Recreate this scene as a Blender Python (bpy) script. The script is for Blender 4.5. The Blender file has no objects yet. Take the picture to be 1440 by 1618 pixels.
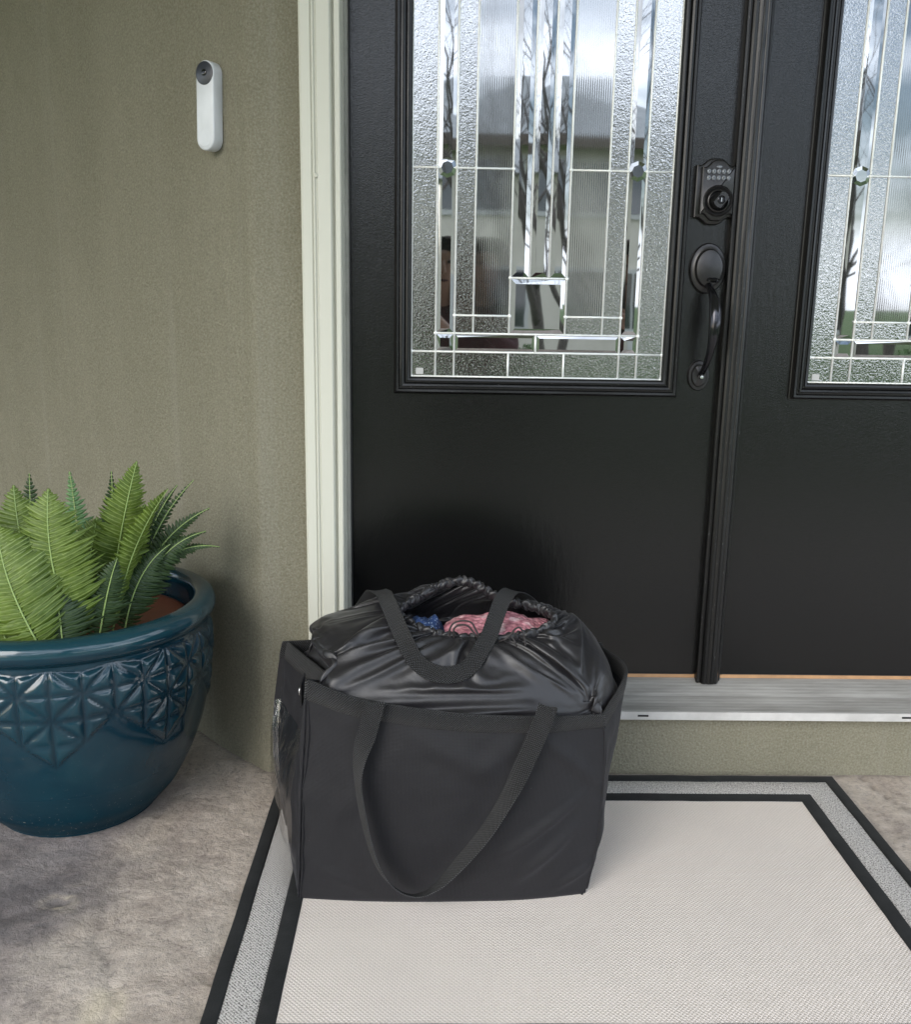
import bpy, bmesh, math, random
from mathutils import Vector, Matrix, noise
R = math.radians
sc = bpy.context.scene
col = sc.collection
random.seed(7)

# ------------------------------------------------------------------ camera
PITCH, ROLL, YAW = R(12.6), R(1.02), R(1.34)
CAM = Vector((0, -2.08, 1.067))
fw = Vector((math.sin(YAW) * math.cos(PITCH), math.cos(YAW) * math.cos(PITCH), -math.sin(PITCH)))
r0 = Vector((math.cos(YAW), -math.sin(YAW), 0)); u0 = r0.cross(fw)
rv = r0 * math.cos(ROLL) + u0 * math.sin(ROLL); uv = u0 * math.cos(ROLL) - r0 * math.sin(ROLL)
cd = bpy.data.cameras.new('camera'); cam = bpy.data.objects.new('camera', cd); col.objects.link(cam)
m = Matrix((rv, uv, -fw)).transposed().to_4x4(); m.translation = CAM; cam.matrix_world = m
cd.sensor_fit = 'HORIZONTAL'; cd.sensor_width = 36; cd.lens = 1506 / 1440 * 36
cd.clip_start = 0.02; cd.clip_end = 3000
sc.camera = cam

# ------------------------------------------------------------------ world, sun, exposure
SUN_DIR = Vector((-0.50, -0.76, 0.46)).normalized()      # towards the sun
SUN_EL = math.asin(SUN_DIR.z); SUN_AZ = math.atan2(SUN_DIR.x, SUN_DIR.y)
w = bpy.data.worlds.new('World'); sc.world = w; w.use_nodes = True
nt = w.node_tree; nt.nodes.clear()
sky = nt.nodes.new('ShaderNodeTexSky'); sky.sky_type = 'NISHITA'; sky.sun_disc = False
sky.sun_elevation = SUN_EL; sky.sun_rotation = SUN_AZ
tc = nt.nodes.new('ShaderNodeTexCoord')
mp = nt.nodes.new('ShaderNodeMapping'); mp.inputs['Scale'].default_value = (1, 1, 2.6)
cn = nt.nodes.new('ShaderNodeTexNoise'); cn.inputs['Scale'].default_value = 3.2; cn.inputs['Detail'].default_value = 8; cn.inputs['Roughness'].default_value = .55
cr = nt.nodes.new('ShaderNodeValToRGB'); cr.color_ramp.elements[0].position = .40; cr.color_ramp.elements[1].position = .62
mx = nt.nodes.new('ShaderNodeMix'); mx.data_type = 'RGBA'
mx.inputs[7].default_value = (20.6, 22.3, 25.2, 1)
bg = nt.nodes.new('ShaderNodeBackground'); bg.inputs['Strength'].default_value = .115
out = nt.nodes.new('ShaderNodeOutputWorld')
nt.links.new(tc.outputs['Generated'], mp.inputs[0]); nt.links.new(mp.outputs[0], cn.inputs['Vector'])
nt.links.new(cn.outputs['Fac'], cr.inputs[0]); nt.links.new(cr.outputs[0], mx.inputs[0])
nt.links.new(sky.outputs[0], mx.inputs[6]); nt.links.new(mx.outputs[2], bg.inputs[0]); nt.links.new(bg.outputs[0], out.inputs[0])
sd = bpy.data.lights.new('sun', 'SUN'); sd.energy = 1.0; sd.angle = R(32); sd.color = (1, .96, .9)
so = bpy.data.objects.new('sun', sd); col.objects.link(so); so.rotation_euler = (-SUN_DIR).to_track_quat('-Z', 'Y').to_euler()
so.location = (-5, -6, 6)
sc.view_settings.view_transform = 'Standard'; sc.view_settings.look = 'None'
sc.view_settings.exposure = 0.93; sc.view_settings.gamma = 1; sc.view_settings.use_curve_mapping = False
sc.cycles.max_bounces = 8
sc.cycles.sample_clamp_indirect = 6

# ------------------------------------------------------------------ node helpers
class NM:
    def __init__(s, name, base, rough=.6, metal=0, ior=1.5, spec=None):
        s.m = bpy.data.materials.new(name); s.m.use_nodes = True; s.t = s.m.node_tree
        s.b = s.t.nodes['Principled BSDF']; s.out = s.t.nodes['Material Output']
        s.b.inputs['Base Color'].default_value = (*base, 1); s.b.inputs['Roughness'].default_value = rough
        s.b.inputs['Metallic'].default_value = metal; s.b.inputs['IOR'].default_value = ior
        s.base = base; s._tc = None; s.h = None
    def n(s, typ, **kw):
        nd = s.t.nodes.new(typ)
        for k, v in kw.items():
            if hasattr(nd, k): setattr(nd, k, v)
            else: nd.inputs[k].default_value = v
        return nd
    def l(s, a, b): s.t.links.new(a, b)
    def pos(s, scale=(1, 1, 1), which='Object', rot=(0, 0, 0)):
        if s._tc is None: s._tc = s.n('ShaderNodeTexCoord')
        mpn = s.n('ShaderNodeMapping'); mpn.inputs['Scale'].default_value = scale; mpn.inputs['Rotation'].default_value = rot
        s.l(s._tc.outputs[which], mpn.inputs[0]); return mpn.outputs[0]
    def noise(s, scale, detail=4, rough=.55, vec=None, dist=0):
        nd = s.n('ShaderNodeTexNoise'); nd.inputs['Scale'].default_value = scale; nd.inputs['Detail'].default_value = detail
        nd.inputs['Roughness'].default_value = rough; nd.inputs['Distortion'].default_value = dist
        s.l(vec if vec is not None else s.pos(), nd.inputs['Vector']); return nd.outputs['Fac']
    def vor(s, scale, vec=None, feature='F1'):
        nd = s.n('ShaderNodeTexVoronoi'); nd.feature = feature; nd.inputs['Scale'].default_value = scale
        s.l(vec if vec is not None else s.pos(), nd.inputs['Vector']); return nd.outputs['Distance']
    def math(s, op, a, b=None, c=None):
        nd = s.n('ShaderNodeMath'); nd.operation = op
        for i, v in enumerate((a, b, c)):
            if v is None: continue
            if hasattr(v, 'links'): s.l(v, nd.inputs[i])
            else: nd.inputs[i].default_value = v
        return nd.outputs[0]
    def ramp(s, fac, stops):
        nd = s.n('ShaderNodeValToRGB'); e = nd.color_ramp.elements
        while len(e) < len(stops): e.new(.5)
        for i, (p, c) in enumerate(stops):
            e[i].position = p; e[i].color = (*c, 1) if not isinstance(c, (int, float)) else (c, c, c, 1)
        s.l(fac, nd.inputs[0]); return nd.outputs[0]
    def mix(s, fac, a, b, blend='MIX'):
        nd = s.n('ShaderNodeMix'); nd.data_type = 'RGBA'; nd.blend_type = blend
        for i, v in ((0, fac), (6, a), (7, b)):
            if hasattr(v, 'links'): s.l(v, nd.inputs[i])
            elif isinstance(v, (int, float)): nd.inputs[i].default_value = v
            else: nd.inputs[i].default_value = (*v, 1)
        return nd.outputs[2]
    def color(s, o): s.l(o, s.b.inputs['Base Color'])
    def rough(s, o): s.l(o, s.b.inputs['Roughness'])
    def bump(s, h, strength=1, dist=.001):
        nd = s.n('ShaderNodeBump'); nd.inputs['Strength'].default_value = strength; nd.inputs['Distance'].default_value = dist
        s.l(h, nd.inputs['Height'])
        if s.h is not None: s.l(s.h, nd.inputs['Normal'])
        s.h = nd.outputs[0]; s.l(s.h, s.b.inputs['Normal'])
    def sep(s, vec):
        nd = s.n('ShaderNodeSeparateXYZ'); s.l(vec, nd.inputs[0]); return nd.outputs

M = {}
def sc3(c, k): return tuple(x * k for x in c)

def mk_stucco():
    a = NM('stucco', (0.307, 0.300, 0.225), .85)
    big = a.noise(1.0, 3, .5, a.pos((5.5, 5.5, .35)))
    c = a.ramp(big, [(.25, (0.173, 0.161, 0.109)), (.5, (0.207, 0.193, 0.135)), (.78, (0.238, 0.223, 0.162))])
    bl = a.noise(3.2, 5, .6)
    c = a.mix(.35, c, a.ramp(bl, [(.3, (0.157, 0.147, 0.100)), (.7, (0.252, 0.235, 0.172))]))
    fine = a.noise(215, 5, .68)
    c = a.mix(.48, c, a.ramp(fine, [(.32, (0.086, 0.082, 0.057)), (.5, (0.201, 0.188, 0.132)), (.68, (0.320, 0.307, 0.245))]))
    # run-off streaks that belong to the paint
    st = a.noise(1, 4, .6, a.pos((26, 26, .5)))
    c = a.mix(a.math('MULTIPLY', a.ramp(st, [(.58, 0), (.75, 1)]), .25), c, (0.271, 0.262, 0.217))
    a.color(c)
    a.bump(a.noise(170, 6, .66), 1, .0042); a.bump(a.vor(140), .5, .002)
    return a.m
M['stucco'] = mk_stucco()

def mk_trim():
    a = NM('trim_paint', (.60, .60, .51), .45)
    a.color(a.mix(a.math('MULTIPLY', a.noise(7, 5, .6, a.pos((3, 3, .6))), .35), (.545, .545, .465), (.475, .47, .40)))
    a.bump(a.noise(60, 4, .6, a.pos((6, 6, .6))), .3, .0006)
    return a.m
M['trim'] = mk_trim()

def mk_door():
    a = NM('door_paint', (.0045, .0045, .0045), .3)
    a.b.inputs['Specular IOR Level'].default_value = .45
    g = a.noise(190, 5, .6, a.pos((1, 1, 1.5)), 1.2)
    a.bump(g, .42, .0008)
    a.bump(a.noise(38, 3, .6, a.pos((2.2, 1, .5))), .35, .0012)
    sp = a.noise(420, 2, .5)
    a.color(a.mix(a.ramp(sp, [(.745, 0), (.76, 1)]), (.0045, .0045, .0045), (.09, .09, .088)))
    a.rough(a.math('ADD', a.math('MULTIPLY', a.noise(9, 4, .6), .10), .13))
    return a.m
M['door'] = mk_door()
def mk_doortrim():
    a = NM('door_moulding_paint', (.004, .004, .004), .32)
    a.b.inputs['Specular IOR Level'].default_value = .42
    a.bump(a.noise(30, 4, .6, a.pos((1, 1, .25))), .5, .0012)
    a.bump(a.noise(160, 3, .6, a.pos((2, 2, .12))), .45, .0006)
    sp = a.noise(260, 2, .5, a.pos((1, 1, .4)))
    a.color(a.mix(a.ramp(sp, [(.70, 0), (.73, 1)]), (.0045, .0045, .0045), (.06, .06, .058)))
    return a.m
M['door_trim'] = mk_doortrim()

def glass(name, bump=None):
    a = NM(name, (.010, .012, .011), .02, ior=3.6)
    if bump: bump(a)
    return a.m
def b_ham(a):
    v = a.pos(); d = a.noise(240, 2, .5, v, .5)
    a.bump(d, 1, .00034); a.bump(a.noise(80, 2, .5, v), 1, .0002); a.b.inputs['Roughness'].default_value = .05
    a.color(a.ramp(a.noise(300, 2, .5), [(.50, (.012, .014, .012)), (.68, (.20, .21, .20))]))  # pale flecks: refracted highlights painted into the glass colour
def b_reed(a):
    s_ = a.sep(a.pos()); x = a.math('MULTIPLY', s_[0], 2 * math.pi / .0046)
    a.b.inputs['Roughness'].default_value = .03
    a.color(a.ramp(a.math('SINE', x), [(.3, (.012, .014, .012)), (.95, (.075, .08, .075))]))
def b_clear(a):
    a.bump(a.noise(7, 2, .5), .1, .001)
M['glass_ham'] = glass('hammered_glass', b_ham); M['glass_reed'] = glass('reeded_glass', b_reed); M['glass_clear'] = glass('bevelled_glass', b_clear)
def simple(name, base, rough=.5, metal=0, bs=None, var=0, ior=1.5):
    a = NM(name, base, rough, metal, ior)
    if var: a.color(a.ramp(a.noise(var, 4, .6), [(.25, sc3(base, .75)), (.75, tuple(min(1, x * 1.22) for x in base))]))
    if bs: a.bump(a.noise(bs[0], 4, .6), bs[1], bs[2])
    return a.m
M['came'] = simple('came_metal', (.86, .88, .86), .4, .25, (400, .3, .0005))
M['bronze'] = simple('dark_bronze', (.045, .044, .045), .34, .75, (600, .15, .0002), 40)
M['bronze_gloss'] = simple('polished_dark_bronze', (.03, .03, .034), .15, .8, None, 30)
M['key'] = simple('keypad_button', (.20, .215, .24), .35, .2)
M['steel'] = simple('steel', (.6, .6, .6), .25, 1)
M['white'] = simple('white_plastic', (.60, .62, .64), .38, 0, (300, .05, .0002), 6)
M['white2'] = simple('white_plastic_rim', (.48, .49, .49), .45)
M['bell_dark'] = simple('grey_plastic', (.022, .025, .035), .3)
M['lens'] = simple('lens', (.004, .004, .006), .05)
M['jamb'] = simple('jamb_shaded_paint', (.27, .265, .235), .5, 0, (60, .4, .001), 12)  # trim paint darkened: shade of the recessed return is put into the colour
M['label'] = simple('sticker', (.42, .42, .41), .5)
def mk_alu():
    a = NM('sill_metal', (.42, .41, .385), .6, .1)
    s_ = a.sep(a.pos())
    n1 = a.noise(1, 5, .6, a.pos((7, 60, 60)))
    c = a.ramp(n1, [(.3, (.20, .19, .176)), (.6, (.31, .30, .28)), (.8, (.39, .38, .36))])
    g = a.math('SINE', a.math('MULTIPLY', s_[1], 2 * math.pi / .0072))
    c = a.mix(a.ramp(g, [(.0, .25), (.35, 0)]), c, (.22, .215, .2))
    a.color(c); a.bump(g, .4, .0004)
    return a.m
M['alu'] = mk_alu()
M['lip'] = simple('white_vinyl', (.50, .49, .47), .4, 0, None, 12)
M['wood'] = simple('sill_wood', (.42, .24, .12), .6, 0, (50, .3, .001), 25)
M['dark'] = simple('dark_void', (.01, .01, .01), .7)
M['rubber'] = simple('weather_seal', (.02, .02, .02), .6)

def mk_conc():
    a = NM('stamped_concrete', (.3, .25, .2), .62)
    at = a.n('ShaderNodeAttribute'); at.attribute_name = 'tone'
    tone = a.sep(at.outputs['Color'])
    n1 = a.noise(2.2, 6, .62, None, .5)
    n2 = a.noise(9, 9, .72, None, .25)
    n3 = a.noise(95, 6, .75)
    tan, mauve, dk, lt = (.45, .375, .315), (.255, .228, .222), (.115, .100, .095), (.64, .56, .48)
    c = a.mix(tone[0], tan, mauve)
    c = a.mix(a.ramp(a.math('ADD', a.math('MULTIPLY', n1, .5), a.math('MULTIPLY', n2, .5)), [(.42, 0), (.56, .9)]), c, a.mix(tone[0], lt, (.38, .32, .29)))
    c = a.mix(a.ramp(n2, [(.30, .55), (.43, 0)]), c, dk)
    c = a.mix(a.ramp(n3, [(.33, .55), (.5, 0)]), c, sc3(mauve, .55))
    c = a.mix(a.ramp(n3, [(.56, 0), (.75, .45)]), c, lt)
    n4 = a.noise(4.5, 6, .66, None, .3)
    c = a.mix(a.math('MULTIPLY', a.ramp(n4, [(.46, 0), (.60, .75)]), a.math('ADD', a.math('MULTIPLY', tone[0], .85), .12)), c, (.115, .104, .108))
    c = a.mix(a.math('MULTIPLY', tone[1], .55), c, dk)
    c = a.mix(tone[2], c, (.62, .54, .41))
    a.color(c)
    a.bump(a.noise(20, 9, .7, None, .2), 1, .008); a.bump(n3, .8, .0022); a.bump(a.noise(260, 4, .6), .5, .0008)
    a.rough(a.ramp(n2, [(.3, .62), (.7, .42)]))
    return a.m
M['concrete'] = mk_conc()

def mk_weave():
    a = NM('mat_weave', (.66, .61, .575), .9)
    s_ = a.sep(a.pos()); P_ = .0047
    x = a.math('MULTIPLY', s_[0], math.pi / P_ * .62); y = a.math('MULTIPLY', s_[1], math.pi / P_ * .62)
    h = a.math('MULTIPLY', a.math('SINE', a.math('ADD', x, y)), a.math('SINE', a.math('SUBTRACT', x, y)))
    ah = a.math('ABSOLUTE', h)
    fine = a.noise(700, 3, .6)
    c = a.ramp(ah, [(.0, (.62, .55, .49)), (.16, (.71, .635, .57)), (.8, (.77, .69, .62))])
    c = a.mix(a.math('MULTIPLY', a.ramp(h, [(.30, 0), (.75, 1)]), .10), c, (.52, .48, .45))
    c = a.mix(a.ramp(fine, [(.33, .5), (.46, 0)]), c, (.42, .38, .35))
    big = a.noise(4, 5, .6)
    c = a.mix(a.ramp(big, [(.42, 0), (.75, .30)]), c, (.60, .54, .50))
    a.color(c); a.bump(ah, .7, .0012); a.bump(fine, .5, .0009)
    return a.m
M['weave'] = mk_weave()
def mk_heather():
    a = NM('mat_border_weave', (.4, .38, .36), .9)
    s_ = a.sep(a.pos())
    f = a.noise(330, 3, .65, a.pos((1, 1, 1)))
    g = a.math('SINE', a.math('MULTIPLY', a.math('ADD', s_[0], s_[1]), 2 * math.pi / .0062))
    k = a.math('ADD', f, a.math('MULTIPLY', g, .08))
    a.color(a.ramp(k, [(.33, (.06, .056, .052)), (.47, (.42, .395, .37)), (.60, (.66, .63, .60))]))
    a.bump(k, .8, .0018)
    return a.m
M['heather'] = mk_heather()
def mk_bind():
    a = NM('mat_binding', (.022, .023, .023), .85); a.b.inputs['Specular IOR Level'].default_value = .2
    a.color(a.ramp(a.noise(18, 5, .6), [(.3, (.009, .0098, .0098)), (.7, (.020, .021, .021))]))
    a.b.inputs['Sheen Weight'].default_value = .05
    a.bump(a.noise(300, 3, .6), .5, .0012); a.bump(a.noise(14, 3, .5), .4, .004)
    return a.m
M['bind'] = mk_bind()

def mk_poly():
    a = NM('polyester', (.009, .0088, .0098), .62); a.b.inputs['Specular IOR Level'].default_value = .25
    a.b.inputs['Sheen Weight'].default_value = .08; a.b.inputs['Sheen Roughness'].default_value = .4
    a.b.inputs['Sheen Tint'].default_value = (.8, .8, .9, 1)
    s_ = a.sep(a.pos())
    wv = a.math('MULTIPLY', a.math('SINE', a.math('MULTIPLY', a.math('ADD', s_[0], s_[2]), 2 * math.pi / .0046)),
                a.math('SINE', a.math('MULTIPLY', a.math('SUBTRACT', s_[0], s_[2]), 2 * math.pi / .0046)))
    lint = a.noise(230, 2, .5, a.pos((1, 1, 1)), 2.5)
    c = a.mix(a.ramp(lint, [(.765, 0), (.79, .6)]), (.012, .0118, .0135), (.16, .16, .16))
    c = a.mix(a.math('MULTIPLY', a.ramp(wv, [(.1, 0), (.9, 1)]), .4), c, (.018, .018, .0195))
    a.color(c); a.bump(wv, .45, .0006); a.bump(a.noise(30, 5, .55), .35, .0035); a.bump(a.noise(260, 3, .6), .25, .0005)
    return a.m
M['poly'] = mk_poly()
def mk_satin():
    a = NM('satin', (.0125, .0117, .0133), .43)
    a.b.inputs['Specular IOR Level'].default_value = .54
    a.b.inputs['Sheen Weight'].default_value = .12; a.b.inputs['Sheen Roughness'].default_value = .3
    a.bump(a.noise(13, 4, .5, None, .4), .30, .008); a.bump(a.noise(55, 3, .5), .22, .0016); a.bump(a.noise(500, 2, .5), .2, .0003)
    return a.m
M['satin'] = mk_satin()
def mk_web():
    a = NM('webbing', (.026, .026, .027), .55); a.b.inputs['Specular IOR Level'].default_value = .3
    a.b.inputs['Sheen Weight'].default_value = .06
    u = a.sep(a.pos(which='UV'))
    # UV in metres along / across the strap
    g = a.math('MULTIPLY', a.math('SINE', a.math('MULTIPLY', u[0], 2 * math.pi / .0042)), a.math('SINE', a.math('MULTIPLY', u[1], 2 * math.pi / .0042)))
    a.color(a.ramp(g, [(.0, (.006, .006, .0062)), (.55, (.011, .011, .0115)), (1, (.13, .13, .133))]))
    a.bump(g, 1, .0013)
    return a.m
M['web'] = mk_web()
M['cord'] = simple('black_cord', (.02, .016, .016), .6, 0, (500, .6, .001))
def mk_vinyl():
    a = NM('clear_vinyl', (.03, .03, .032), .08)
    a.b.inputs['Alpha'].default_value = 1
    tr = a.n('ShaderNodeBsdfTransparent'); ms = a.n('ShaderNodeMixShader'); gl = a.n('ShaderNodeBsdfGlossy')
    gl.inputs['Roughness'].default_value = .06
    a.bump(a.noise(16, 4, .5, a.pos((1, 1, .45)), 1.2), .9, .012)
    a.l(a.h, gl.inputs['Normal'])
    ms.inputs[0].default_value = .30
    a.l(tr.outputs[0], ms.inputs[1]); a.l(gl.outputs[0], ms.inputs[2]); a.l(ms.outputs[0], a.out.inputs[0])
    return a.m
M['vinyl'] = mk_vinyl()
def mk_pink():
    a = NM('pink_terry', (.55, .20, .25), .9)
    f = a.vor(110); ck = a.noise(26, 3, .6)
    a.color(a.mix(a.ramp(ck, [(.55, 0), (.66, .8)]), a.ramp(f, [(.0, (.72, .33, .37)), (.8, (.40, .14, .18))]), (.85, .62, .62)))
    a.bump(f, 1, .004); a.bump(a.noise(260, 3, .6), .7, .002)
    return a.m
M['pink'] = mk_pink()
def mk_blue():
    a = NM('blue_print', (.02, .05, .14), .8)
    a.color(a.mix(a.ramp(a.vor(190), [(.2, .8), (.35, 0)]), (.02, .05, .15), (.35, .45, .6)))
    a.bump(a.noise(50, 4, .6), .6, .005); return a.m
M['blue'] = mk_blue()

def mk_glaze():
    a = NM('teal_glaze', (.004, .030, .045), .13)
    pass
    n1 = a.noise(5, 5, .6)
    c = a.ramp(n1, [(.3, (.0026, .018, .031)), (.6, (.0036, .028, .043)), (.85, (.008, .042, .055))])
    at = a.n('ShaderNodeAttribute'); at.attribute_name = 'tone'; t = a.sep(at.outputs['Color'])
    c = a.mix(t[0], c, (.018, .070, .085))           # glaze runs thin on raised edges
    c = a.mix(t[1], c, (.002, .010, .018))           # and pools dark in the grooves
    z = a.sep(a.pos())[2]
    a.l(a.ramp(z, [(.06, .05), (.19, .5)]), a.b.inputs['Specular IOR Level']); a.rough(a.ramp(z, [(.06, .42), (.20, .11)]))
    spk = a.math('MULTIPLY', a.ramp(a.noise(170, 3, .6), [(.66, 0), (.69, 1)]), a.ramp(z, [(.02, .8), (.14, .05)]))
    c = a.mix(spk, c, (.30, .27, .24))
    a.color(c); a.bump(a.noise(14, 3, .5), .25, .004); a.bump(a.noise(90, 3, .5), .12, .0008)
    return a.m
M['glaze'] = mk_glaze()
M['terra'] = simple('terracotta', (.20, .052, .022), .55, 0, (60, .3, .002), 9)
def mk_fern(name, lo, hi, vein):
    a = NM(name, lo, .5)
    u = a.sep(a.pos(which='UV'))
    ac = a.math('ABSOLUTE', u[1])
    c = a.ramp(a.noise(14, 3, .6), [(.3, lo), (.7, hi)])
    c = a.mix(a.ramp(ac, [(.07, .75), (.22, 0)]), c, vein)
    c = a.mix(a.math('MULTIPLY', a.ramp(a.noise(70, 3, .6), [(.35, 1), (.6, 0)]), .35), c, sc3(lo, .6))
    a.color(c); a.bump(a.noise(120, 3, .6), .4, .001)
    tr = a.n('ShaderNodeBsdfTranslucent'); ms = a.n('ShaderNodeMixShader'); ms.inputs[0].default_value = .25
    a.l(c, tr.inputs[0]); a.l(a.b.outputs[0], ms.inputs[1]); a.l(tr.outputs[0], ms.inputs[2]); a.l(ms.outputs[0], a.out.inputs[0])
    return a.m
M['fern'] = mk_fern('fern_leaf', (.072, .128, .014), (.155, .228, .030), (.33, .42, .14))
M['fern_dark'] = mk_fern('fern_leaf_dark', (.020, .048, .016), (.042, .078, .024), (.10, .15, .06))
M['fern_pale'] = mk_fern('fern_leaf_pale', (.10, .22, .08), (.16, .32, .12), (.35, .5, .26))
M['rachis'] = simple('fern_stem', (.26, .36, .12), .5)

# ------------------------------------------------------------------ mesh helpers
class MB:
    def __init__(s): s.v = []; s.f = []; s.uv = None; s.mi = []
    def add(s, vs, fs, mi=0):
        o = len(s.v); s.v += [tuple(p) for p in vs]; s.f += [tuple(i + o for i in f) for f in fs]; s.mi += [mi] * len(fs); return o
    def box(s, x0, x1, y0, y1, z0, z1, mi=0):
        v = [(x, y, z) for z in (z0, z1) for y in (y0, y1) for x in (x0, x1)]
        s.add(v, [(0, 2, 3, 1), (4, 5, 7, 6), (0, 1, 5, 4), (2, 6, 7, 3), (1, 3, 7, 5), (0, 4, 6, 2)], mi)
    def grid(s, rows, closed=False, flip=False, mi=0):
        n = len(rows[0]); vs = [p for r in rows for p in r]; fs = []
        for i in range(len(rows) - 1):
            for j in range(n if closed else n - 1):
                k = (j + 1) % n; q = (i * n + j, i * n + k, (i + 1) * n + k, (i + 1) * n + j)
                fs.append(q[::-1] if flip else q)
        return s.add(vs, fs, mi)
    def tube(s, pts, rad, n=8, cap=True, mi=0, ell=1.0, updir=None):
        pts = [Vector(p) for p in pts]; rows = []
        t0 = (pts[1] - pts[0]).normalized(); up = updir or (Vector((0, 0, 1)) if abs(t0.z) < .9 else Vector((1, 0, 0)))
        for i, p in enumerate(pts):
            t = (pts[min(i + 1, len(pts) - 1)] - pts[max(i - 1, 0)]).normalized()
            a = t.cross(up)
            if a.length < 1e-6: a = t.orthogonal()
            a.normalize(); b = a.cross(t).normalized()
            if updir is None: up = b
            r = rad[i] if isinstance(rad, (list, tuple)) else rad
            rows.append([p + (a * math.cos(2 * math.pi * k / n) + b * math.sin(2 * math.pi * k / n) * ell) * r for k in range(n)])
        o = s.grid(rows, closed=True, mi=mi)
        if cap:
            s.f.append(tuple(o + k for k in range(n))[::-1]); s.mi.append(mi)
            s.f.append(tuple(o + (len(rows) - 1) * n + k for k in range(n))); s.mi.append(mi)
    def disc_y(s, cx, cz, prof, sx=1, sz=1, n=40, mi=0):
        # prof: list of (r, y); revolved about an axis parallel to Y
        rows = [[(cx + r * sx * math.sin(2 * math.pi * k / n), y, cz + r * sz * math.cos(2 * math.pi * k / n)) for k in range(n)] for r, y in prof]
        s.grid(rows, closed=True, mi=mi)
    def prism_y(s, outline, y0, y1, mi=0, bev=0):
        # outline (x,z) CCW seen from -y; y1 is the outer (more negative) face
        n = len(outline)
        cx = sum(p[0] for p in outline) / n; cz = sum(p[1] for p in outline) / n
        def ring(y, inset):
            out_ = []
            for i in range(n):
                p = Vector(outline[i]); a = (Vector(outline[i - 1]) - p); b = (Vector(outline[(i + 1) % n]) - p)
                t = (b - a); nrm = Vector((-t.y, t.x))
                if nrm.length: nrm.normalize()
                out_.append((p.x + nrm.x * inset, y, p.y + nrm.y * inset))
            return out_
        rows = [ring(y0, 0), ring(y1 + bev, 0)]
        if bev: rows += [ring(y1 + bev * .3, bev * .35), ring(y1, bev)]
        else: rows += [ring(y1, 0)]
        o = s.grid(rows, closed=True, mi=mi)
        s.f.append(tuple(o + (len(rows) - 1) * n + k for k in range(n))); s.mi.append(mi)
    def build(s, name, mat, parent=None, smooth=False, auto=None, weld=False):
        me = bpy.data.meshes.new(name); me.from_pydata(s.v, [], s.f)
        mats = mat if isinstance(mat, list) else [mat]
        for mm in mats: me.materials.append(mm)
        if len(mats) > 1: me.polygons.foreach_set('material_index', s.mi)
        bm = bmesh.new(); bm.from_mesh(me)
        if weld: bmesh.ops.remove_doubles(bm, verts=bm.verts, dist=1e-6)
        if s.uv is None: bmesh.ops.recalc_face_normals(bm, faces=bm.faces)
        bm.to_mesh(me); bm.free()
        if smooth: me.polygons.foreach_set('use_smooth', [True] * len(me.polygons))
        if s.uv is not None:
            ul = me.uv_layers.new(name='UVMap')
            for lp in me.loops: ul.data[lp.index].uv = s.uv[lp.vertex_index]
        ob = bpy.data.objects.new(name, me); col.objects.link(ob)
        if parent is not None: ob.parent = parent
        if auto is not None:
            me.polygons.foreach_set('use_smooth', [True] * len(me.polygons))
            me.set_sharp_from_angle(angle=R(auto))
        return ob

def tag(o, label=None, cat=None, group=None, kind=None):
    if label: o['label'] = label
    if cat: o['category'] = cat
    if group: o['group'] = group
    if kind: o['kind'] = kind
    return o
def thing(name, label, cat, group=None, kind=None, loc=(0, 0, 0)):
    o = bpy.data.objects.new(name, None); col.objects.link(o); o.location = loc; o.empty_display_size = .05
    return tag(o, label, cat, group, kind)
def bevel(o, wd=.002, seg=2, ang=35):
    b = o.modifiers.new('bevel', 'BEVEL'); b.width = wd; b.segments = seg; b.limit_method = 'ANGLE'; b.angle_limit = R(ang); b.harden_normals = False
    return o
def nz(x, y, z, s=1.0): return noise.noise(Vector((x * s, y * s, z * s)))
def lerp(a, b, t): return a + (b - a) * t
def sst(a, b, x):
    t = max(0, min(1, (x - a) / (b - a))); return t * t * (3 - 2 * t)
def cr_pts(P, n, closed=False):
    P = [Vector(p) for p in P]; out_ = []; m_ = len(P); segs = m_ if closed else m_ - 1
    for i in range(segs):
        if closed: p0, p1, p2, p3 = P[i - 1], P[i], P[(i + 1) % m_], P[(i + 2) % m_]
        else: p0, p1, p2, p3 = P[max(i - 1, 0)], P[i], P[i + 1], P[min(i + 2, m_ - 1)]
        for k in range(n):
            t = k / n
            out_.append(.5 * ((2 * p1) + (p2 - p0) * t + (2 * p0 - 5 * p1 + 4 * p2 - p3) * t * t + (3 * p1 - p0 - 3 * p2 + p3) * t ** 3))
    if not closed: out_.append(P[-1])
    return out_

# ------------------------------------------------------------------ ground
def polyd(x, y, pl):
    b = 1e9
    for (ax, ay), (bx, by) in zip(pl[:-1], pl[1:]):
        dx, dy = bx - ax, by - ay; t = max(0, min(1, ((x - ax) * dx + (y - ay) * dy) / (dx * dx + dy * dy)))
        b = min(b, math.hypot(x - ax - dx * t, y - ay - dy * t))
    return b
def axis(lo, a, b, hi, fine, coarse):
    o = []; x = lo
    while x < a - 1e-6: o.append(x); x += coarse
    x = a
    while x < b - 1e-6: o.append(x); x += fine
    x = b
    while x < hi + 1e-6: o.append(x); x += coarse
    return o
JOINT = [(-.66, .24), (-.562, -.03), (-.555, -.15), (-.575, -.33), (-.60, -.50), (-.555, -.66), (-.50, -.75), (-.47, -.95), (-.40, -1.2), (-.42, -1.6)]
JOINT2 = [(-1.6, -.62), (-1.1, -.56), (-.80, -.63), (-.60, -.50)]
CRACK = [(1.00, -.07), (1.02, -.16), (1.05, -.22), (1.045, -.28), (1.09, -.36), (1.12, -.5)]
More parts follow.
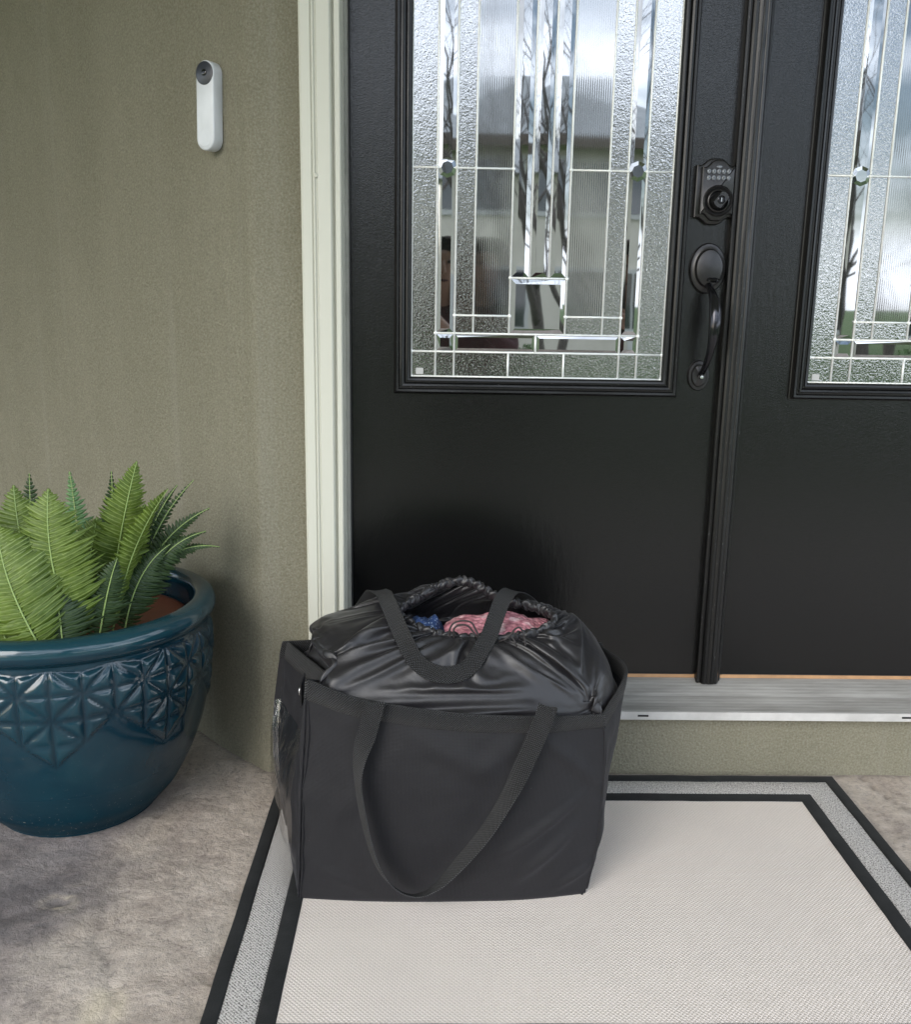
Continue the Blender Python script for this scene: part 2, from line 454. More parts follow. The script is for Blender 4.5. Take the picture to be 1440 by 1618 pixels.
xs = axis(-3.0, -1.2, -.30, 3.6, .008, .12); xs = [x for x in xs if x < .90 or x > 1.30] + [.90 + .01 * i for i in range(41)]; xs.sort()
ys = axis(-3.1, -1.0, .40, .9, .008, .15)
fl = MB(); rows = []; tone = []
for y in ys:
    rr = []
    for x in xs:
        wx, wy = x + .018 * nz(x, y, 3, 22), y + .018 * nz(x, y, 9, 22)
        d = min(polyd(wx, wy, JOINT), polyd(wx, wy, JOINT2)); dc = polyd(x + .006 * nz(x, y, 1, 60), y, CRACK)
        h = -.004 * math.exp(-(d / .010) ** 2) * (.5 + .8 * abs(nz(x, y, 5, 6))) - .004 * math.exp(-(dc / .004) ** 2)
        h += .0028 * nz(x, y, 0, 9) + .0016 * nz(x, y, 2, 28) + .0012 * nz(x, y, 4, 70)
        # a chipped hollow with a pale lip
        e = math.hypot((x + .665) / .020, (y + .545) / .011)
        h -= .004 * math.exp(-e * e)
        left = sst(-.06, .10, -(x + .60) + .10 * nz(x, y, 6, 4) + .06 * nz(x, y, 8, 12))
        dwall = abs(x + y + .438) / 1.414 if x < -.378 else abs(y - (-.060))
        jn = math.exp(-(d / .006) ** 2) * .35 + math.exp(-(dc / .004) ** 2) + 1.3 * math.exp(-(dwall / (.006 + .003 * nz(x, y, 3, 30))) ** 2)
        lip = .8 * max(.1, .5 + 1.6 * nz(x, y, 11, 60)) * math.exp(-((e - 1.5) / .4) ** 2) + .75 * math.exp(-((d - .018) / .018) ** 2) * sst(.0, .4, nz(x, y, 7, 8)) * (1 if y < -.45 else .2)
        tone.append((left * .9 + .1, jn, lip)); rr.append((x, y, h - .0035))
    rows.append(rr)
fl.grid(rows)
floor = fl.build('porch_floor', M['concrete'], smooth=True); tag(floor, kind='structure')
ca = floor.data.color_attributes.new('tone', 'FLOAT_COLOR', 'POINT')
for i, t in enumerate(tone): ca.data[i].color = (*t, 1)
for o_ in ():
    pass
def mk_lawn():
    a = NM('grass_lawn', (.05, .08, .03), .9)
    a.color(a.ramp(a.noise(.9, 6, .7), [(.3, (.05, .10, .022)), (.55, (.09, .15, .04)), (.75, (.15, .16, .07))]))
    a.bump(a.noise(30, 6, .7), 1, .05); return a.m
M['lawn'] = mk_lawn()
def zl(x, y):
    return -.16 - .45 * sst(-4, -20, y) * 1.0
lw = MB(); gx = [-400, -150, -60, -30] + [-15 + 1.5 * i for i in range(24)] + [30, 60, 150, 400]; gy = [400, 100, 30, 8, 0] + [-1.5 * i for i in range(1, 24)] + [-60, -150, -400]
lw.grid([[(x, y, -.16 - .45 * min(1, max(0, (-y - 4) / 16)) + .03 * nz(x, y, 0, .4)) for x in gx] for y in gy])
tag(lw.build('lawn', M['lawn'], smooth=True), kind='structure')
pe = MB(); pe.box(-3.0, 3.6, -3.13, -3.1, -.3, -.006); tag(pe.build('porch_floor_edge', M['concrete']), kind='structure')

# ------------------------------------------------------------------ house walls
WALL_Y = -.06
house = thing('stucco_wall', 'olive grey stucco house wall with an angled corner left of the front door', 'wall')
wm = MB(); CX = -.378
# angled part: from the corner back and to the left; rounded corner; flat strip up to the trim
pl = []
L = 2.4
s_ = 0.0
pts2 = [(CX - L * .7071 + 0, WALL_Y + L * .7071)]
n_ = 150
for i in range(1, n_): 
    t = i / n_; pts2.append((CX - L * .7071 * (1 - t), WALL_Y + L * .7071 * (1 - t)))
pts2 += [(CX + .004, WALL_Y - .0005), (CX + .012, WALL_Y)] + [(x, WALL_Y) for x in (-.35, -.33, -.31, -.29, -.26, -.22)]
rows = []
zz = [-.02 + i * .03 for i in range(96)]
for z in zz:
    rr = []
    for x, y in pts2:
        s = (CX - x) if y > WALL_Y + 1e-4 else 0
        d = .006 * nz(s * 6, 0, z * .5) + .003 * nz(s * 22, 4, z * 1.1) + .0022 * nz(x * 15, y * 15, z * 15)
        if s == 0: d = .0010 * nz(x * 9, 0, z * 3)
        k = sst(0, .03, s)
        rr.append((x - d * .7 * k, y - d * .7 * (k if s else 1) , z))
    rows.append(rr)
wm.grid(rows)
wm.build('wall_face', M['stucco'], house, smooth=True)
rb = MB(); nr = 60
rb.grid([[(-.30 + (3.2) * i / nr, WALL_Y + .0015 * nz(i * .4, 0, z * 8), z) for i in range(nr + 1)] for z in (-.03, .0, .03, .06, .09, .12, .150)])
rb.build('riser_face', M['stucco'], house, smooth=True)
fw_ = MB(); fw_.box(-7.5, CX - L * .7071 + .02, WALL_Y + L * .7071 - .02, WALL_Y + L * .7071 + .2, -.3, 2.86); fw_.build('wall_face', M['stucco'], house)
hw = MB(); hw.box(-.22, 2.9, WALL_Y, .12, 2.34, 2.84); hw.box(1.62, 2.9, WALL_Y, .12, .15, 2.34)
hw.build('wall_face', M['stucco'], house)
bk = MB(); bk.box(-.24, 1.64, .06, .10, -.02, 2.34); bk.build('door_backing', M['dark'], house)

proof = thing('porch_roof', 'flat porch roof high above the front door', 'roof')
rf = MB(); rf.box(-7.5, 3.6, -2.9, 1.9, 2.86, 3.05); rf.build('soffit', M['trim'], proof)

# ------------------------------------------------------------------ door frame (trim)
frame = thing('door_frame', 'pale sage painted moulding and jamb round the black double doors', 'door frame')
def sweep_x(mb, prof, z0, z1, mi=0):
    # prof (x,y) open polyline extruded in z with a few steps
    mb.grid([[(x, y, z0 + (z1 - z0) * k / 40) for x, y in prof] for k in range(41)], mi=mi)
cas = MB()
prof = [(-.272, WALL_Y + .01), (-.272, -.088), (-.268, -.092), (-.2505, -.092), (-.2485, -.089), (-.2465, -.092), (-.244, -.092), (-.2425, -.0885), (-.2395, -.0885), (-.238, -.092),
        (-.2135, -.092), (-.2115, -.090), (-.2075, -.078), (-.2055, -.078), (-.2035, -.086), (-.1945, -.086), (-.1925, -.083), (-.1915, -.060), (-.1915, .0)]
sweep_x(cas, prof, .155, 2.30)
cas.build('casing', M['trim'], frame, auto=25)
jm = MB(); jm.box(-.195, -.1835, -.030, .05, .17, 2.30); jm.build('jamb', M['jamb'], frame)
ws = MB(); ws.box(-.1835, -.1812, -.012, .05, .19, 2.28); ws.build('weather_seal', M['rubber'], frame)
hd = MB(); hd.box(-.272, 1.60, -.092, .05, 2.30, 2.38); hd.box(1.51, 1.59, -.092, .05, .155, 2.30); hd.build('casing', M['trim'], frame)
kn = MB(); kn.disc_y(-.2415, 1.300, [(.0045, -.0885), (.0045, -.0925), (.002, -.0935), (0, -.0935)], n=16); kn.build('plug', M['trim'], frame, smooth=True)

sill = thing('door_threshold', 'ribbed aluminium door threshold with a white front lip', 'threshold')
sl = MB(); sl.grid([[(-.185 + 1.70 * i / 10, y, z) for i in range(11)] for y, z in ((.02, .214), (-.006, .214), (-.010, .2125), (-.045, .1895), (-.048, .1860), (-.051, .1862), (-.078, .1715), (-.0925, .1690))])
sl.build('ribbed_plate', M['alu'], sill, auto=20)
lp = MB(); lp.box(-.185, 1.51, -.100, -.0925, .152, .1705); lp.build('front_lip', M['lip'], sill); bevel(sill.children[-1], .0015)
wd = MB(); wd.box(-.182, 1.51, -.0035, .03, .2141, .222); wd.build('wood_strip', M['wood'], sill)
us = MB(); us.box(-.185, 1.51, -.0920, -.0, .148, .1530); us.build('sill_support', M['trim'], sill)
for x in (.476, 1.076):
    q = MB(); q.box(x - .012, x + .012, -.1015, -.0995, .1595, .1635); q.build('weep_slot', M['dark'], sill)

# ------------------------------------------------------------------ double doors
LX = [-.053, -.001, .039, .079, .156, .197, .238, .276, .356, .395, .434, .489]
MIDX = .214
B0, H1, H2, H3, HC, HU, TOP = .902, .956, .995, 1.033, 1.112, 1.331, 2.10
def door_glass(parent, ox):
    ham, reed, bev = MB(), MB(), MB()
    gp = MB(); gp.box(LX[0] - .004 + ox, LX[11] + .004 + ox, -.0022, .0, B0 - .004, TOP + .004)
    unit = gp.build('decorative_glass', M['glass_clear'], parent)
    def flat(mb, i0, i1, z0, z1):
        x0, x1 = (LX[i0] if isinstance(i0, int) else i0) + ox, (LX[i1] if isinstance(i1, int) else i1) + ox
        mb.add([(x0, -.004, z0), (x1, -.004, z0), (x1, -.004, z1), (x0, -.004, z1)], [(0, 1, 2, 3)])
    def ribs(i0, i1, z0, z1, amp):
        x0, x1 = LX[i0] + ox, LX[i1] + ox; n_ = int((x1 - x0) / .0046 * 8)
        reed.grid([[(lerp(x0, x1, k / n_), -.004 - amp * math.sin(2 * math.pi * lerp(x0, x1, k / n_) / .0046), z) for k in range(n_ + 1)] for z in (z0, (z0 + z1) / 2, z1)])
    def bv(i0, i1, z0, z1, w=.010, d=.0016):
        x0, x1 = (LX[i0] if isinstance(i0, int) else i0) + ox, (LX[i1] if isinstance(i1, int) else i1) + ox
        w = min(w, (x1 - x0) * .3)
        # each hand-set bevel sits a touch off true
        k = random.uniform(-.0003, .0003); k2 = random.uniform(-.00025, .00025)
        yo, yi = -.0038, -.0038 - d
        v = [(x0, yo, z0), (x1, yo, z0), (x1, yo, z1), (x0, yo, z1), (x0 + w, yi + k, z0 + w), (x1 - w, yi - k, z0 + w), (x1 - w, yi - k + k2, z1 - w), (x0 + w, yi + k + k2, z1 - w)]
        bev.add(v, [(4, 5, 6, 7), (0, 1, 5, 4), (1, 2, 6, 5), (2, 3, 7, 6), (3, 0, 4, 7)])
    for a, b in ((0, 1), (1, 2), (2, 4), (4, 7), (7, 9), (9, 10), (10, 11)): flat(ham, a, b, B0, H1)
    bv(1, 2, H1, H2); bv(2, MIDX, H1, H2, .008, .0024); bv(MIDX, 9, H1, H2, .008, .0024); bv(9, 10, H1, H2)
    for a, b in ((0, 1), (10, 11)): flat(ham, a, b, H1, HU); flat(ham, a, b, HU, TOP)
    for a, b in ((1, 2), (9, 10)): bv(a, b, H2, HU); bv(a, b, HU, TOP)
    for a, b in ((2, 3), (8, 9)): flat(ham, a, b, H2, H3); flat(ham, a, b, H3, HU); flat(ham, a, b, HU, TOP)
    for a, b in ((3, 4), (7, 8)): flat(ham, a, b, H2, H3); ribs(a, b, H3, HU, .000012 if a == 3 else .00003); ribs(a, b, HU, TOP, .000012 if a == 3 else .00003)
    bv(4, 7, H2, HC, .012, .0018)
    for a in (4, 5, 6): bv(a, a + 1, HC, TOP, .012)
    ham.build('hammered_glass', M['glass_ham'], unit); reed.build('reeded_glass', M['glass_reed'], unit, smooth=True); bev.build('bevelled_glass', M['glass_clear'], unit)
    c = MB()
    def V(i, z0, z1):
        x = (LX[i] if isinstance(i, int) else i) + ox
        c.tube([(x, -.0048, z0), (x + random.uniform(-.0004, .0004), -.0048, (z0 + z1) / 2), (x, -.0048, z1)], .0025, 8, ell=.9)
    def Hh(z, i0, i1):
        x0, x1 = (LX[i0] if isinstance(i0, int) else i0) + ox, (LX[i1] if isinstance(i1, int) else i1) + ox
        c.tube([(x0, -.005, z), ((x0 + x1) / 2, -.005, z + random.uniform(-.0004, .0004)), (x1, -.005, z)], .0024, 8, ell=.9)
        for x in (x0, x1): c.disc_y(x, z, [(.0042, -.005), (.0038, -.0074), (.002, -.0084), (0, -.0084)], n=10)
    V(0, B0, TOP); V(11, B0, TOP)
    for i in (1, 2, 9, 10): V(i, B0, TOP)
    for i in (3, 8): V(i, H2, TOP)
    V(4, H2, TOP); V(7, H2, TOP); V(4, B0, H1); V(7, B0, H1)
    for i in (5, 6): V(i, HC, TOP)
    V(MIDX, H1, H2)
    Hh(H1, 0, 11); Hh(H2, 1, 10); Hh(H3, 2, 4); Hh(H3, 7, 9); Hh(HC, 4, 7); Hh(HU, 0, 4); Hh(HU, 7, 11)
    for i in (1, 2, 3, 9, 10, 8): c.disc_y(LX[i] + ox, HU, [(.0042, -.005), (.0038, -.0074), (0, -.0084)], n=10)
    Hh(TOP, 0, 11); Hh(B0 + .0008, 0, 11)
    c.build('came', M['came'], unit, smooth=True)
    for i in (1, 9):
        j = MB(); cx = (LX[i] + LX[i + 1]) / 2 + ox
        j.disc_y(cx, HU, [(.0205, -.004), (.0205, -.0060), (.0125, -.0074), (0, -.0074)], n=8)
        jo = j.build('jewel', M['glass_clear'], unit)
    st = MB(); st.box(-.0425 + ox, -.0265 + ox, -.0052, -.0045, .9075, .9205); st.build('sticker', M['label'], unit)
    return unit
def door_moulding(parent, ox):
    prof = [(0, -.002), (0, -.011), (.0035, -.0155), (.0075, -.0165), (.0085, -.013), (.0115, -.0125), (.0150, -.0185), (.0190, -.0200), (.0205, -.0160), (.0240, -.0155), (.0265, -.0190), (.0310, -.0195), (.0345, -.0130), (.0350, -.0055), (.0368, -.0040), (.0368, .0)]
    x0, x1, z0, z1 = LX[0] + ox, LX[11] + ox, B0, TOP
    def ring(d, y):
        pts = []
        cs = [(x0 - d, z0 - d), (x1 + d, z0 - d), (x1 + d, z1 + d), (x0 - d, z1 + d)]
        for k in range(4):
            a, b = cs[k], cs[(k + 1) % 4]
            for t in range(24):
                u = t / 24; x, z = lerp(a[0], b[0], u), lerp(a[1], b[1], u)
                wob = .0007 * nz(x * 11, d * 90, z * 11) if 0 < t else 0
                pts.append((x, y - wob * (1 if y < -.004 else 0), z))
        return pts
    mb = MB(); mb.grid([ring(d, y) for d, y in prof], closed=True)
    return mb.build('glass_moulding', M['door_trim'], parent, auto=28)
def slab(parent, x0, x1):
    mb = MB(); mb.box(x0, x1, 0, .045, .2225, 2.28); o = mb.build('door_slab', M['door'], parent); return o
dl = thing('front_door', 'left black panel door carrying the keypad lock and pull handle, behind the bag', 'door', 'black double front doors')
slab(dl, -.181, .640)
door_glass(dl, 0); door_moulding(dl, 0)
sw = MB(); sw.box(-.180, .610, -.002, .02, .2145, .2235); sw.build('door_sweep', M['rubber'], dl)
dr = thing('front_door', 'right black panel door cut by the photo edge, without lock or handle', 'door', 'black double front doors')
slab(dr, .645, 1.505)
door_glass(dr, .863); door_moulding(dr, .863)
sw = MB(); sw.box(.665, 1.50, -.002, .02, .2145, .2235); sw.build('door_sweep', M['rubber'], dr)
ag = MB()
ap = [(.6130, .002), (.6130, -.018), (.6145, -.021), (.6185, -.022), (.6200, -.019), (.6225, -.019), (.6240, -.0265), (.6280, -.0290), (.6330, -.0290), (.6345, -.0280), (.6360, -.0290), (.6420, -.0300),
      (.6435, -.0289), (.6450, -.0300), (.6510, -.0290), (.6525, -.0278), (.6540, -.0285), (.6590, -.0270), (.6640, -.0200), (.6655, -.0150), (.6700, -.0120), (.6725, -.0050), (.6725, .002)]
z0, z1 = .2085, 2.28
rws = []
for k in range(121):
    z = z0 + (z1 - z0) * k / 120
    rws.append([(x + .0006 * nz(z * 7, 2, 0) , y - (.0007 * nz(x * 60, 1, z * 9) if y < 0 else 0), z) for x, y in ap])
o = ag.grid(rws); ag.f.append(tuple(range(o, o + len(ap)))); ag.mi.append(0)
ag.build('astragal', M['door_trim'], dr, auto=28)

# keypad lock ---------------------------------------------------------------
def arch_outline(cx, cz, w, h, k):
    pts = []
    hw, hh = w / 2, h / 2
    def top(sg):
        o_ = []
        for t in range(0, 25):
            u = -1 + 2 * t / 24                       # along the width
            a = abs(u)
            z = hh - k * sst(.22, .80, a)
            o_.append((cx + u * hw * sg, cz + z * sg))
        return o_
    return top(-1)[::1] + top(1)[::1] if False else [(x, z) for x, z in top(1)][::-1] + [(x, z) for x, z in top(-1)][::-1]
lock = MB(); LCX, LCZ = .5755, 1.2935
ol = arch_outline(LCX, LCZ, .083, .131, .014)
lock.prism_y(ol[::-1] if False else ol, 0, -.014, bev=.003)
lk = lock.build('keypad_lock', M['bronze'], dl, auto=40)
l2 = MB(); l2.prism_y(arch_outline(LCX + .003, LCZ + .001, .069, .120, .014), -.012, -.024, bev=.003); l2.build('keypad_face', M['bronze'], lk, auto=40)
em = MB(); em.disc_y(LCX + .003, LCZ + .0475, [(.006, -.0235), (.006, -.0250), (.0045, -.0256), (0, -.0256)], 1, .42, 24); em.build('emblem', M['key'], lk, smooth=True)
for r_ in range(2):
    for c_ in range(5):
        kb = MB(); kx, kz = LCX + .003 - .0205 + c_ * .01025, LCZ + .0385 - r_ * .0128
        kb.disc_y(kx, kz, [(.0042, -.0235), (.0042, -.0250), (.0034, -.0262), (0, -.0266)], 1, 1.22, 16)
        kb.build('key', M['key'], lk, smooth=True)
        gb = MB(); gb.box(kx - .0012 + .0006 * ((c_ + r_) % 2), kx + .0012, -.0268, -.0264, kz - .0006 * (1 + c_ % 2), kz + .0014); gb.build('key_mark', M['dark'], lk)
rr_ = MB(); KC = (LCX + .005, LCZ - .0195)
rr_.disc_y(KC[0], KC[1], [(.0315, -.023), (.0315, -.025), (.0285, -.0285), (.0250, -.0262), (.0235, -.0250), (.0225, -.0290), (.0205, -.0300), (.0180, -.0270), (.0165, -.0230), (0, -.0230)], n=56)
rr_.build('cylinder_ring', M['bronze'], lk, auto=35)
kb = MB()
def knob_ring(y, w, h, rot):
    pts = []
    for k in range(32):
        a = 2 * math.pi * k / 32; x = max(-w, min(w, .017 * math.cos(a))); z = h * math.sin(a)
        pts.append((KC[0] + x * math.cos(rot) - z * math.sin(rot), y, KC[1] + x * math.sin(rot) + z * math.cos(rot)))
    return pts
kb.grid([knob_ring(-.022, .0165, .0165, R(-38)), knob_ring(-.034, .014, .017, R(-38)), knob_ring(-.0475, .0112, .0172, R(-38)), knob_ring(-.0500, .0095, .0158, R(-38)), knob_ring(-.0500, .0002, .0002, R(-38))], closed=True)
kb.build('turn_knob', M['bronze'], lk, auto=35)
kc = MB(); kc.disc_y(KC[0], KC[1], [(.0082, -.0495), (.0082, -.0515), (.0070, -.0520), (.0062, -.0505), (0, -.0505)], n=28); kc.build('key_cylinder', M['bronze_gloss'], lk, auto=30)
ks = MB(); ks.box(KC[0] - .0008, KC[0] + .0008, -.0512, -.0500, KC[1] - .0038, KC[1] + .0038); ks.build('keyhole', M['steel'], lk)

# handle set ----------------------------------------------------------------
hs = MB(); OX, OZ = .5745, 1.139
hs.disc_y(OX, OZ, [(.0385, .0), (.0385, -.005), (.0365, -.0085), (.0300, -.0095), (.0290, -.0105), (.0288, -.0180), (.0270, -.0215), (.018, -.0245), (0, -.0255)], 1, 1.36, 64)
hset = hs.build('handle_set', M['bronze'], dl, auto=40)
lo = MB(); LOX, LOZ = .5715, .9135
lo.disc_y(LOX, LOZ, [(.0235, .0), (.0235, -.004), (.0220, -.0075), (.0175, -.0080), (.0168, -.0120), (.0150, -.0140), (0, -.0145)], 1, 1.40, 48); lo.build('lower_rose', M['bronze'], hset, auto=40)
gpth = cr_pts([(.5745, -.018, 1.105), (.5760, -.036, 1.094), (.5790, -.055, 1.074), (.5810, -.066, 1.045), (.5800, -.070, 1.012), (.5780, -.066, .980), (.5755, -.055, .952), (.5735, -.040, .932), (.5720, -.022, .918), (.5715, -.010, .913)], 8)
rads = []
for i in range(len(gpth)):
    t = i / (len(gpth) - 1); rads.append(.0065 + .0062 * math.exp(-((t - .36) / .20) ** 2) + .0012 * math.exp(-((t - .02) / .05) ** 2) - .0008 * sst(.8, 1, t))
gm = MB(); gm.tube(gpth, rads, 24, updir=Vector((0, -.6, .3)), ell=.85); gm.build('grip', M['bronze_gloss'], hset, smooth=True)
tl = MB()
tr = cr_pts([(OX, -.020, 1.113), (OX, -.030, 1.116), (OX, -.042, 1.119), (OX, -.052, 1.117), (OX, -.058, 1.111)], 5)
for i, p in enumerate(tr): pass
tl.grid([[(p.x + wx * (.006 + .007 * sst(.3, .8, i / (len(tr) - 1)) - .004 * sst(.85, 1, i / (len(tr) - 1))), p.y, p.z + dz) for wx, dz in ((-1, -.0008), (-.6, .0014), (0, .0008), (.6, .0014), (1, -.0008), (.5, -.0022), (-.5, -.0022))] for i, p in enumerate(tr)], closed=True)
tl.build('thumb_latch', M['bronze_gloss'], hset, smooth=True)
sr = MB(); sr.disc_y(.5720, .9120, [(.0048, -.012), (.0048, -.0290), (.0035, -.0310), (0, -.0312)], n=20); sr.build('screw', M['steel'], hset, auto=40)

# ------------------------------------------------------------------ doorbell on the angled wall
bell = thing('video_doorbell', 'white capsule video doorbell with a grey lens disc, mounted on the stucco wall', 'doorbell')
def stadium(w, h, n=24):
    r = w / 2; pts = []
    for k in range(n + 1):
        a = math.pi * k / n; pts.append((-r * math.cos(a) * -1, (h / 2 - r) + r * math.sin(a)))
    for k in range(n + 1):
        a = math.pi * k / n; pts.append((-r * math.cos(a), -(h / 2 - r) - r * math.sin(a)))
    return pts
BW, BH = .0470, .171
wg = MB(); wg.prism_y(stadium(BW * .92, BH * .97), .022, .001)
wgo = wg.build('wedge_mount', M['white2'], bell, auto=40)
bb = MB(); bb.prism_y(stadium(BW, BH), .002, -.024, bev=.003); bb.build('body', M['white'], bell, auto=60)
bd = MB(); bd.disc_y(0, BH / 2 - .0245, [(.0222, -.0236), (.0222, -.0248), (.0212, -.0252), (0, -.0252)], n=48); bd.build('lens_disc', M['bell_dark'], bell, auto=40)
bl = MB(); bl.disc_y(0, BH / 2 - .0235, [(.0062, -.0250), (.0062, -.0262), (.0052, -.0268), (0, -.0264)], n=32); bl.build('lens', M['lens'], bell, auto=40)
bl = MB(); bl.box(-.0018, .0018, -.0272, -.0266, BH / 2 - .0250, BH / 2 - .0215); bl.build('lens_glint', M['bell_dark'], bell)
bt = MB(); bt.disc_y(0, -BH / 2 + .0245, [(.0172, -.0236), (.0172, -.0243), (.0166, -.0245), (.0162, -.0241), (0, -.0241)], n=48); bt.build('button', M['white'], bell, auto=30)
bell.rotation_euler = (0, R(2.0), R(-30)); bell.location = (-.4620, .012, 1.4395)

# ------------------------------------------------------------------ doormat
mat = thing('door_mat', 'large cream woven door mat with grey border bands and black fabric binding', 'mat')
MX0, MX1, MY0, MY1 = -.340, .928, -.965, -.083
def inset(d): return (MX0 + d, MX1 - d, MY0 + d, MY1 - d)
def bandring(d0, d1, z, thick, name, mt):
    a, b = inset(d0), inset(d1)
    def rect(r, zz):
        x0, x1, y0, y1 = r; cs = [(x0, y0), (x1, y0), (x1, y1), (x0, y1)]; o_ = []
        for k in range(4):
            p, q = cs[k], cs[(k + 1) % 4]
            for t in range(40):
                u = t / 40; X, Y = lerp(p[0], q[0], u), lerp(p[1], q[1], u)
                wv = .0011 * nz(X * 9, Y * 9, 1)
                o_.append((X + wv, Y + wv, zz + .0006 * nz(X * 14, Y * 14, 2)))
        return o_
    mb = MB(); e = .0022
    def ins2(d): return inset(d)
    mb.grid([rect(inset(d0), .0005), rect(inset(d0), z + thick - e), rect(inset(d0 + e * .6), z + thick - e * .3), rect(inset(d0 + e * 1.6), z + thick), rect(inset(d1 - e * 1.6), z + thick), rect(inset(d1 - e * .6), z + thick - e * .3), rect(inset(d1), z + thick - e), rect(inset(d1), .0005)], closed=True)
    return mb.build(name, mt, mat, smooth=True)
bandring(.024, .083, .0, .0058, 'border_band', M['heather'])
bandring(0, .025, .0, .0082, 'binding', M['bind'])
bandring(.082, .113, .0, .0078, 'binding', M['bind'])
r_ = inset(.112); fm = MB()
nx, ny = 60, 40
fm.grid([[(lerp(r_[0], r_[1], i / nx), lerp(r_[2], r_[3], j / ny), .0055 + .0007 * nz(i * .35, j * .35, 3)) for i in range(nx + 1)] for j in range(ny + 1)])
fm.build('woven_field', M['weave'], mat, smooth=True)
MATZ = .0060

# ------------------------------------------------------------------ planter
PX, PY = -.757, -.182
pot = thing('planter', 'large teal glazed ceramic planter with a band of star relief, holding the fern', 'planter', loc=(PX, PY, 0))
prof = [(0, .000), (.145, .000), (.162, .003), (.183, .026), (.206, .052), (.222, .080), (.240, .116), (.253, .150), (.264, .182), (.272, .215), (.278, .245), (.283, .285), (.287, .320), (.288, .350), (.286, .380), (.282, .398),
        (.282, .406), (.288, .411), (.294, .417), (.298, .426), (.298, .437), (.293, .448), (.283, .454), (.270, .456), (.260, .453), (.254, .445), (.250, .425), (.245, .38), (.24, .33)]
dense = cr_pts([(r, 0, z) for r, z in prof], 6)
fine = []
for p, q in zip(dense[:-1], dense[1:]):
    k = max(1, int((q - p).length / .0035)) if (.15 < p.z < .405 and p.x > .25) else 1
    for i in range(k): fine.append(p.lerp(q, i / k))
fine.append(dense[-1])
pm = MB(); NA = 640; prow = []; ptone = []
HALF = 14            # half-spacings round the pot = 2*HALF lattice columns
NC = 32
PH = 2.8
outer_done = False
zmax_i = max(range(len(fine)), key=lambda i: fine[i].z)
for i, p in enumerate(fine):
    row = []
    for j in range(NA):
        a = 2 * math.pi * j / NA
        d = 0; t0 = t1 = 0
        if i < zmax_i and .15 < p.z < .403:
            P_ = a / (2 * math.pi) * NC + PH; Q = (p.z - .304) / .050
            tip = 0
            m4 = (P_ - tip) % 4; m4 = min(m4, 4 - m4)
            qb = -2 + m4
            inside = Q - qb
            topq = 1.84 + .06 * math.cos(math.pi * (P_ - tip))
            edge = min(inside / 1.414, topq - Q)
            if edge > 0:
                fx = abs(P_ - round(P_)); fz = abs(Q - round(Q))
                s1 = (P_ + Q) / 2; s2 = (P_ - Q) / 2
                d1 = abs(s1 - round(s1)) * 1.414; d2 = abs(s2 - round(s2)) * 1.414
                dd = sorted((fx, fz, d1, d2, edge))
                mn = dd[0]
                hgt = min(1, mn / .20); hgt = hgt * (1.6 - .6 * hgt)
                d = .0085 * hgt - .0022
                d *= sst(0, .10, edge) * .9 + .1
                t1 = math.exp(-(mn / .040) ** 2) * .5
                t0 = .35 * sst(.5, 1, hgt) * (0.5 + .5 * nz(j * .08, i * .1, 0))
            else:
                t1 = .5 * math.exp(-(edge / .06) ** 2)
                d = -.0018 * math.exp(-(edge / .07) ** 2)
        if i < zmax_i and .43 < p.z < .459: t0 = .35
        d += .0012 * nz(math.cos(a) * 4, math.sin(a) * 4, p.z * 9)
        r = p.x + (d * .68 if p.x > .1 else 0)
        row.append((r * math.cos(a), r * math.sin(a), p.z)); ptone.append((t0, t1, 0))
    prow.append(row)
pm.grid(prow, closed=True)
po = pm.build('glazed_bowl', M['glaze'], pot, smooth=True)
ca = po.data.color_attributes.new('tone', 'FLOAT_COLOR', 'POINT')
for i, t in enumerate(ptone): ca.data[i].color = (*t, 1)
ti = MB(); ti.grid([[(r * math.cos(a * math.pi / 40), r * math.sin(a * math.pi / 40), z) for a in range(80)] for r, z in ((.247, .388), (.243, .396), (.232, .397), (.12, .393), (.0, .391))], closed=True)
ti.build('inner_liner', M['terra'], pot, smooth=True)

